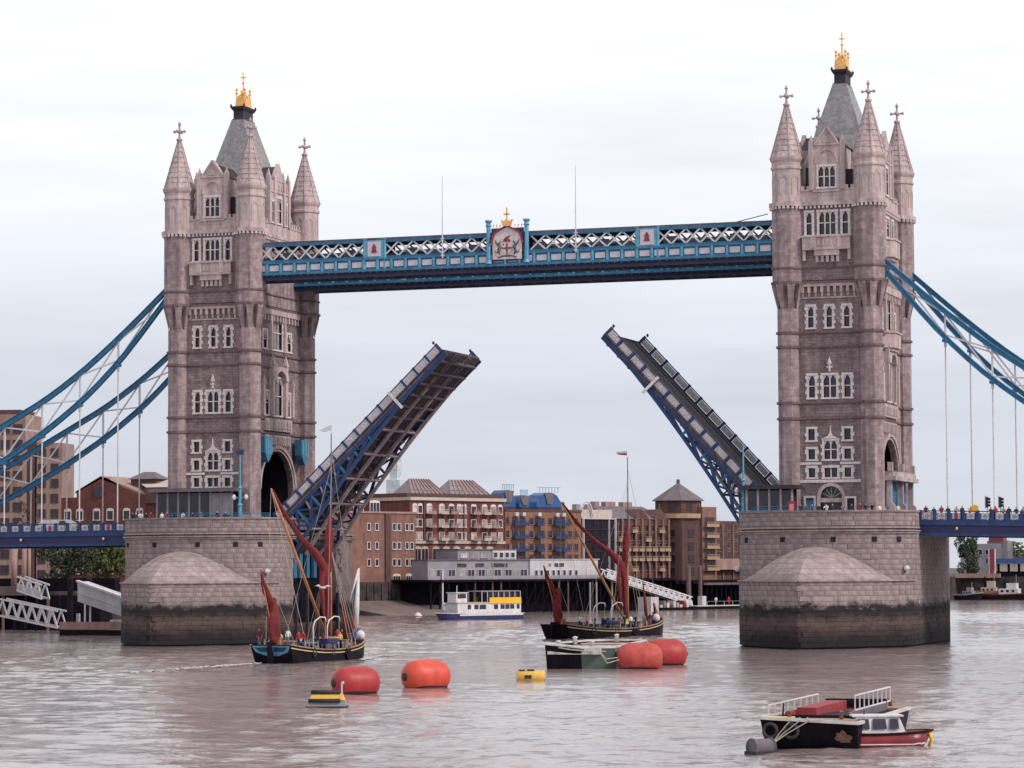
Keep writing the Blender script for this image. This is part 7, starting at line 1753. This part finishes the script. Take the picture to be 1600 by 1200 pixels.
tug('small pale wheelhouse boat moored behind the tug', 12, 3.6, 'hull_black', 'cream', -16.2, 468, 95, 4.0)
for i, (x_, lb) in enumerate(((-16, 'long black lighter moored low between the grey boat and the tug'), (3, 'long black lighter at the right edge of the far waterline'))):
    r = thing('moored_lighter', (x_, 464, 0), lb, 'barge', 'boats moored on the far bank')
    b = MB(); b.hexa([(x_-7, 463, -.4), (x_+7, 463, -.4), (x_+7, 466, -.4), (x_-7, 466, -.4), (x_-8, 462.8, 1.7), (x_+8, 462.8, 1.7), (x_+8, 466.2, 1.7), (x_-8, 466.2, 1.7)]); b.build('hull', 'hull_black', r)
    b = MB(); b.box(x_-5, x_+5, 463.4, 465.6, 1.7, 2.5); b.build('hatch_cover', 'rust', r)

# ------------------------------------------------------------------ buoys and floats
def drum_buoy(label, mat, x, y, ln, rd, hd, sink=.45, ringm='rubber'):
    r = local_thing('drum_buoy', label, 'buoy', 'red drum buoys')
    zc = rd-sink; b = MB(); b.smooth = True
    prof = [(0, .35*rd), (.04, .62*rd), (.12, .86*rd), (.26, .98*rd), (.5, rd), (.74, .98*rd), (.88, .86*rd), (.96, .62*rd), (1, .35*rd)]
    rings = [[(lerp(-ln/2, ln/2, t), q*math.cos(2*math.pi*k/20), zc+q*math.sin(2*math.pi*k/20)) for k in range(20)] for t, q in prof]
    b.loft(rings); b.build('drum', mat, r)
    for s_ in (-1, 1):
        b = MB(); b.tube([(s_*ln/2, 0, zc), (s_*(ln/2+.1), 0, zc)], [.34, .3], 12); b.tube([(s_*(ln/2+.08), 0, zc), (s_*(ln/2+.2), 0, zc)], [.2, .14], 8); b.build('end_plate', ringm, r)
    b = MB(); n = 20
    for k in range(n): pass
    b.smooth = False
    tb = [[(lerp(-ln/2, ln/2, t), (q+.012)*math.cos(a), zc+(q+.012)*math.sin(a)) for t, q in prof[1:-1]] for a in [math.pi*(1.0+i/14) for i in range(1, 14)]]
    # weed along the waterline
    w_ = MB()
    for sg in (-1, 1):
        ok = [(t, q) for t, q in prof[1:-1] if q > zc+.12]
        rows = []
        for t, q in ok:
            rows.append([(lerp(-ln/2, ln/2, t), sg*math.sqrt(max(.0001, (q+.02)**2-(zc-zl)**2)), zl) for zl in (-.12, .02+.05*math.sin(t*17), .13+.05*math.sin(t*23+2))])
        w_.loft(rows, cap=False, closed=False)
    w_.build('weed_line', 'rubber', r)
    place(r, (x, y, 0), bear(hd)); return r
drum_buoy('dark red drum buoy beside the yellow float, leftmost of the four', 'buoy_red', 33.7, -147.2, 3.7, 1.26, 42)
drum_buoy('bright orange-red drum buoy with dark end plate, floating alone', 'buoy_orange', 35.35, -136.2, 4.0, 1.36, 36)
drum_buoy('faded red drum buoy against the side of the green lighter', 'buoy_faded', 40.3, -91.5, 4.3, 1.45, 70)
drum_buoy('red drum buoy half hidden behind the faded one, rightmost', 'buoy_red', 39.9, -81.2, 4.2, 1.5, 60)
b = MB(); b.tube([(37.6, -95.2, 1.6), (38.0, -94.9, 1.0), (38.8, -93.8, 1.1)], .05, 5); b.tube([(37.6, -95.2, 1.5), (38.1, -94.9, .6), (38.9, -93.7, .9)], .05, 5); tag(b.build('mooring_rope', 'rope'), 'pale rope between the green lighter and the faded drum buoy', 'rope')
r = local_thing('mooring_float', 'yellow and black raft float in front of the leftmost drum buoy', 'float', 'yellow mooring floats')
b = MB(); b.hexa([(-1.4, -.8, -.2), (1.4, -.8, -.2), (1.4, .8, -.2), (-1.4, .8, -.2), (-1.25, -.6, .45), (1.25, -.6, .45), (1.25, .6, .45), (-1.25, .6, .45)]); b.build('base', 'grey_wall', r)
b = MB(); b.hexa([(-1.22, -.58, .5), (1.22, -.58, .5), (1.22, .58, .5), (-1.22, .58, .5), (-1.0, -.3, .95), (1.05, -.3, .95), (1.05, .3, .95), (-1.0, .3, .95)]); b.build('body', 'buoy_yellow', r)
b = MB(); b.smooth = True; b.tube([(-1.25, -.72, .5), (.95, -.72, .5)], .13, 8); b.tube([(-1.1, -.3, 1.05), (.9, -.3, 1.05)], .14, 8); b.tube([(-1.1, .3, 1.05), (.9, .3, 1.05)], .14, 8); b.build('rubber_bumper', 'rubber', r)
b = MB(); b.hexa([(-1.42, -.82, -.25), (1.42, -.82, -.25), (1.42, .82, -.25), (-1.42, .82, -.25), (-1.41, -.81, .1), (1.41, -.81, .1), (1.41, .81, .1), (-1.41, .81, .1)]); b.build('waterline_band', 'rubber', r)
b = MB(); b.tube([(1.0, 0, .9), (1.0, 0, 1.6)], .06, 5); b.tube([(1.0, 0, 1.6), (1.15, 0, 1.75)], .09, 5); b.build('post', 'white_paint', r)
place(r, (40.0, -168.3, 0), bear(72))
r = local_thing('mooring_float', 'yellow float with black rubber straps in front of the green lighter', 'float', 'yellow mooring floats')
b = MB(); b.smooth = True; b.tube([(-1.2, -.1, .25), (-1.1, -.1, .25), (1.1, -.1, .25), (1.2, -.1, .25)], [.45, .58, .58, .45], 12); b.build('body', 'buoy_yellow', r)
b = MB(); b.box(-1.2, 1.2, -.6, .5, -.2, .12); b.build('base', 'rust', r)
for x_ in (-.95, -.35, .3): b = MB(); b.hexa([(x_, -.5, .6), (x_+.4, -.5, .6), (x_+.4, .3, .72), (x_, .3, .72), (x_+.05, -.42, .72), (x_+.35, -.42, .72), (x_+.35, .25, .84), (x_+.05, .25, .84)]); b.build('strap', 'rubber', r)
b = MB(); b.box(-.5, .1, -.72, -.55, .15, .45); b.build('plate', 'rubber', r)
b = MB(); b.box(-.3, .3, -.35, .15, .8, .92); b.box(-1, -.5, -.35, .1, .76, .9); b.build('cleat', 'rubber', r)
place(r, (38.8, -119.8, 0), bear(75))
r = local_thing('mooring_buoy', 'small grey mooring buoy ringed with rust in the lower right corner', 'buoy')
b = MB(); b.smooth = True; b.tube([(-.6, 0, .18), (-.5, 0, .18), (.5, 0, .18), (.6, 0, .18)], [.4, .47, .47, .4], 14); b.build('drum', 'grey_roof', r)
b = MB(); b.tube([(-.66, 0, .2), (-.52, 0, .2)], .5, 14); b.tube([(.5, 0, .2), (.6, 0, .2)], .5, 14); b.build('rim', 'soffit_brown', r)
b = MB(); b.box(-.75, .7, -.5, .5, -.3, .02); b.build('base', 'rubber', r)
place(r, (80.0, -207.0, 0), bear(40))
b = MB(); b.smooth = True; b.lathe(-84.0, 181.8, [(.1, -.4), (.7, -.2), (.85, .2), (.5, .7), (.05, .9)], 12); b.m = 1; b.lathe(-84.0, 181.8, [(.88, 0.0), (.9, .12), (.88, .24)], 12)
tag(b.build('marker_buoy', ['white_paint', 'buoy_red']), 'tiny white and red buoy near the foreshore', 'buoy')
# vehicles on the left span
r = thing('parked_van', (-66, -5, zL(-66)-1.3), 'white van roof passing behind the left span parapet', 'van')
zr = zL(-66)-1.3
b = MB(); b.loft([[(-68.6, -6, zr+.4), (-63.4, -6, zr+.4), (-63.4, -4, zr+.4), (-68.6, -4, zr+.4)], [(-68.6, -6, zr+1.1), (-63.2, -6, zr+1.1), (-63.2, -4, zr+1.1), (-68.6, -4, zr+1.1)], [(-68.2, -5.9, zr+1.9), (-64.6, -5.9, zr+1.9), (-64.6, -4.1, zr+1.9), (-68.2, -4.1, zr+1.9)]]); b.build('body', 'white_paint', r)
b = MB(); b.slab([(-64.0, -6.02, zr+1.15), (-65.6, -6.02, zr+1.15), (-65.4, -5.94, zr+1.75), (-64.7, -5.94, zr+1.75)], (0, .02, 0)); b.build('window', 'window_glass', r)
for x_ in (-67.4, -64.4): b = MB(); b.tube([(x_, -6.05, zr+.35), (x_, -5.8, zr+.35)], .35, 12); b.build('wheel', 'rubber', r)

# ------------------------------------------------------------------ people
def body(kind):
    """one continuous skinned figure, 1.72 m tall, facing -Y"""
    lean = {'stand': 0, 'rail': .18, 'sit': 0.05, 'wave': 0}[kind]
    V, E, Rr = [], [], []
    def v(p, r, par=None):
        V.append(p); Rr.append(r)
        if par is not None: E.append((par, len(V)-1))
        return len(V)-1
    hz = .92 if kind != 'sit' else .5
    pel = v((0, 0, hz), .15)
    wst = v((0, -lean*.3, hz+.22), .135, pel); ch = v((0, -lean*.7, hz+.42), .165, wst); nk = v((0, -lean, hz+.58), .06, ch)
    h1 = v((0, -lean-.01, hz+.66), .085, nk); h2 = v((0, -lean-.01, hz+.74), .1, h1); v((0, -lean, hz+.81), .07, h2)
    for s in (-1, 1):
        sh = v((s*.19, -lean*.8, hz+.5), .065, ch)
        if kind == 'rail': el = v((s*.25, -lean-.18, hz+.3), .048, sh); hd = v((s*.2, -lean-.42, hz+.24), .036, el); v((s*.18, -lean-.5, hz+.24), .03, hd)
        elif kind == 'wave' and s > 0: el = v((s*.36, -.05, hz+.62), .048, sh); hd = v((s*.34, -.08, hz+.88), .036, el); v((s*.34, -.09, hz+.97), .03, hd)
        else: el = v((s*.25, .02, hz+.24), .048, sh); hd = v((s*.24, -.06, hz+.02), .036, el); v((s*.23, -.08, hz-.07), .03, hd)
        if kind == 'sit': kn = v((s*.13, -.42, hz-.02), .075, pel); an = v((s*.13, -.44, hz-.42), .05, kn)
        else: kn = v((s*.11, -.02, .48), .07, pel); an = v((s*.12, 0, .08), .045, kn)
        v((s*.13, V[an][1]-.14, V[an][2]-.04), .04, an)
    me = bpy.data.meshes.new('skel'); me.from_pydata(V, E, []); o = bpy.data.objects.new('skel', me); COL.objects.link(o)
    sk = o.modifiers.new('s', 'SKIN'); sk.use_smooth_shade = True
    for i, sv in enumerate(me.skin_vertices[0].data): sv.radius = (Rr[i], Rr[i]*(.8 if i in (0, 1, 2) else 1)); sv.use_root = (i == 0)
    ss = o.modifiers.new('b', 'SUBSURF'); ss.levels = 1; ss.render_levels = 1
    dg = bpy.context.evaluated_depsgraph_get(); m2 = bpy.data.meshes.new_from_object(o.evaluated_get(dg)); bpy.data.objects.remove(o)
    m2.name = 'person_'+kind; m2.materials.clear()
    for n_ in ('skin', 'cloth_navy', 'cloth_grey', 'brown_hair'): m2.materials.append(MATS[n_])
    for p in m2.polygons:
        c = p.center; p.use_smooth = True
        dz = c.z-hz; reach = abs(c.x) > .18 and (dz < .06 if kind in ('stand', 'sit') or c.x < 0 else False)
        if dz > .74 or (dz > .64 and c.y > -lean+.02): i = 3
        elif dz > .585: i = 0
        elif kind == 'rail' and c.y < -lean-.36: i = 0
        elif kind == 'wave' and dz > .82: i = 0
        elif reach and abs(c.x) > .2 and abs(dz) < .16: i = 0
        elif dz > .02: i = 1
        else: i = 2
        p.material_index = i
    return m2
BODY = {k: body(k) for k in ('stand', 'rail', 'sit', 'wave')}
def person(pos, kind, top, leg, hair, label, group=None, face=0.0, sc=1.0):
    o = bpy.data.objects.new('person', BODY[kind]); COL.objects.link(o); o.location = pos; o.rotation_euler = (0, 0, face); o.scale = (sc,)*3
    for i, m_ in ((1, CLOTH[top]), (2, CLOTH[leg]), (3, hair)):
        o.material_slots[i].link = 'OBJECT'; o.material_slots[i].material = MATS[m_]
    return tag(o, label, 'person', group)
random.seed(21)
HR = ('dark_hair', 'brown_hair', 'fair_hair', 'grey_hair'); HN = {'dark_hair': 'dark', 'brown_hair': 'brown', 'fair_hair': 'fair', 'grey_hair': 'grey'}
ORD = ('first', 'second', 'third', 'fourth', 'fifth', 'sixth', 'seventh', 'eighth', 'ninth', 'tenth', 'eleventh', 'twelfth', 'thirteenth', 'fourteenth', 'fifteenth', 'sixteenth', 'seventeenth', 'eighteenth', 'nineteenth', 'twentieth')
def crowd(pts, tops, where, group, kinds=('rail', 'stand'), legs=('navy', 'black', 'grey'), face=0.0, sc=1.0):
    for i, p in enumerate(pts):
        t = tops[i % len(tops)]; hr = random.choice(HR)
        person(p, kinds[i % len(kinds)], t, random.choice(legs), hr, f'person in {t} top, {ORD[i]} from the left {where}', group, face+rnd(-.5, .5), sc*rnd(.94, 1.05))
FC = R(18)
crowd([(x, -12.6-6.0*math.sqrt(max(0, 1-((x+TX)/HWP/.97)**2)), ZB+.02) for x in (-49.6, -48.9, -47.9, -46.9, -46.2, -44.3, -43.6, -41.2, -39.9, -38.8, -36.6, -35.7)],
      ('black', 'navy', 'white', 'black', 'maroon', 'white', 'red', 'white', 'navy', 'grey', 'black', 'navy'), 'along the left pier parapet', 'onlookers on the left pier', face=FC)
crowd([(x, -12.6-6.0*math.sqrt(max(0, 1-((x-TX)/HWP/.97)**2)), ZB+.02) for x in (39.3, 40.0, 40.8, 41.6, 42.5, 43.2, 44.4, 45.4, 46.3, 47.0, 47.7, 48.5, 49.4, 50.4)],
      ('navy', 'red', 'blue', 'black', 'white', 'navy', 'grey', 'black', 'maroon', 'navy', 'black', 'white', 'grey', 'white'), 'along the right pier parapet', 'onlookers on the right pier', face=FC)
xs = [52.6, 53.6, 54.5, 55.3, 56.2, 57.0, 57.9, 58.7, 60.4, 61.0, 61.9, 62.6, 63.5, 64.3, 65.2, 66.0]
crowd([(x, -9.1, zR(x)-1.32) for x in xs], ('maroon', 'navy', 'red', 'black', 'tan', 'navy', 'orange', 'grey', 'maroon', 'red', 'tan', 'black', 'navy', 'grey', 'red', 'black'), 'on the right side span', 'onlookers on the right side span', face=FC, sc=1.08)
xs = [-56, -58.2, -60.6, -69.6, -71.0, -72.2]
crowd([(x, -9.1, zL(x)-1.32) for x in sorted(xs)], ('black', 'navy', 'grey', 'maroon', 'black', 'navy'), 'on the left side span', 'onlookers on the left side span', face=FC, sc=1.0)
b = MB(); b.slab([(58.2, -9.3, 16.0), (58.9, -9.3, 16.05), (59.0, -9.3, 16.7), (58.5, -9.3, 16.85), (58.1, -9.3, 16.6)], (0, .15, 0)); tag(b.build('banner', 'banner_yellow'), 'small orange banner held above the right side span parapet', 'banner')
b1p = [(-11.2, 1.6, 1.75), (-10.6, -1.3, 1.75), (-9.9, .3, 1.6), (-9.0, -1.8, 1.5), (-8.2, -2.0, 1.45), (-3.8, -2.0, 1.2), (-1.6, -1.9, 1.15), (2.3, -1.8, 1.15), (3.2, 1.4, 1.15), (6.6, -1.7, 1.3), (9.0, -1.3, 1.6), (9.8, 1.0, 1.7), (-7.2, 1.2, 1.4), (-5.2, 1.9, 1.25), (.4, 1.8, 1.15), (5.2, 1.2, 1.2), (7.4, .6, 1.4)]
crowd([on(c1, hd1, x, y, z) for x, y, z in b1p], ('maroon', 'white', 'white', 'red', 'red', 'navy', 'grey', 'yellow', 'navy', 'blue', 'grey', 'maroon'), 'aboard the near sailing barge', 'crew of the near barge', ('stand', 'stand', 'sit'), face=R(10))
b2p = [(-10.8, -.8, 1.7), (-10.0, .9, 1.7), (-9.0, -1.9, 1.5), (-7.6, -2.1, 1.4), (-6.2, -2.2, 1.3), (-4.4, -2.1, 1.2), (-3.2, -2.1, 1.2), (-2.0, -2.1, 1.2), (-.6, -2.1, 1.2), (.6, -2.1, 1.2), (1.9, -2.1, 1.2), (3.1, -2.0, 1.2), (5.0, -1.9, 1.3), (6.6, -1.8, 1.4), (7.8, -1.5, 1.5), (8.8, -1.3, 1.6), (9.6, -.6, 1.8), (10.2, .3, 1.8)]
crowd([on(c2, hd2, x*1.04, y*1.04, z) for x, y, z in b2p], ('pink', 'tan', 'white', 'pink', 'navy', 'black', 'navy', 'black', 'purple', 'navy', 'white', 'black', 'grey', 'maroon', 'navy', 'orange', 'black', 'maroon'), 'aboard the far sailing barge', 'passengers of the far barge', ('stand', 'stand', 'rail'), face=R(30))
for s_, t, lb in ((s2(1080), 'white', 'person in white top near the piles on the dark pontoon'), (s2(1100), 'red', 'person in red top in the middle of the dark pontoon'), (s2(1131), 'white', 'person in white top near the pier end of the dark pontoon')):
    person(F2(s_, .86, 7.0), 'stand', t, 'grey' if t == 'white' else 'red', 'dark_hair', lb, 'people on the pontoon', R(20), 1.15)
# gulls
for i, (p, lb) in enumerate(((on(c1, hd1, -8.0, -4.0, 7.6), 'white gull gliding just right of the near barge mizzen sail'), )):
    b = MB(); b.smooth = True; x, y, z = p
    b.tube([(x-.35, y, z), (x-.1, y, z+.03), (x+.2, y, z+.02), (x+.42, y, z-.02)], [.03, .12, .11, .03], 7)
    b.slab([(x-.1, y, z+.06), (x-.35, y-.1, z+.38), (x-.75, y-.3, z+.22), (x-.3, y, z+.2), (x+.12, y, z+.06)], (0, .02, 0)); b.slab([(x-.05, y, z+.06), (x+.5, y+.1, z+.3), (x+.9, y+.3, z+.18), (x+.45, y, z+.1), (x+.15, y, z+.06)], (0, .02, 0))
    tag(b.build('gull', 'white_paint'), lb, 'bird')
# foam trailing from the near barge and round its bow
random.seed(5)
b = MB()
for p, q, n_, wd in (((-0.9, -86), (-1.7, -95), 90, .5), ((-1.7, -95), (-2.3, -113), 90, .8), ((2.6, -62), (5.2, -74), 70, .35), ((1.8, -60), (3.6, -60.5), 40, .5)):
    for k in range(n_):
        t = rnd(0, 1); x, y = lerp(p[0], q[0], t)+rnd(-wd, wd)*.5, lerp(p[1], q[1], t)+rnd(-wd, wd); s_ = rnd(.06, .28); z = rnd(.06, .17)
        b.add([(x-s_, y, z), (x, y-s_*1.6, z), (x+s_, y, z), (x, y+s_*1.6, z), (x, y, z+.05)], [(0, 1, 4), (1, 2, 4), (2, 3, 4), (3, 0, 4)])
b.build('foam', 'deck_grey', kind='stuff')
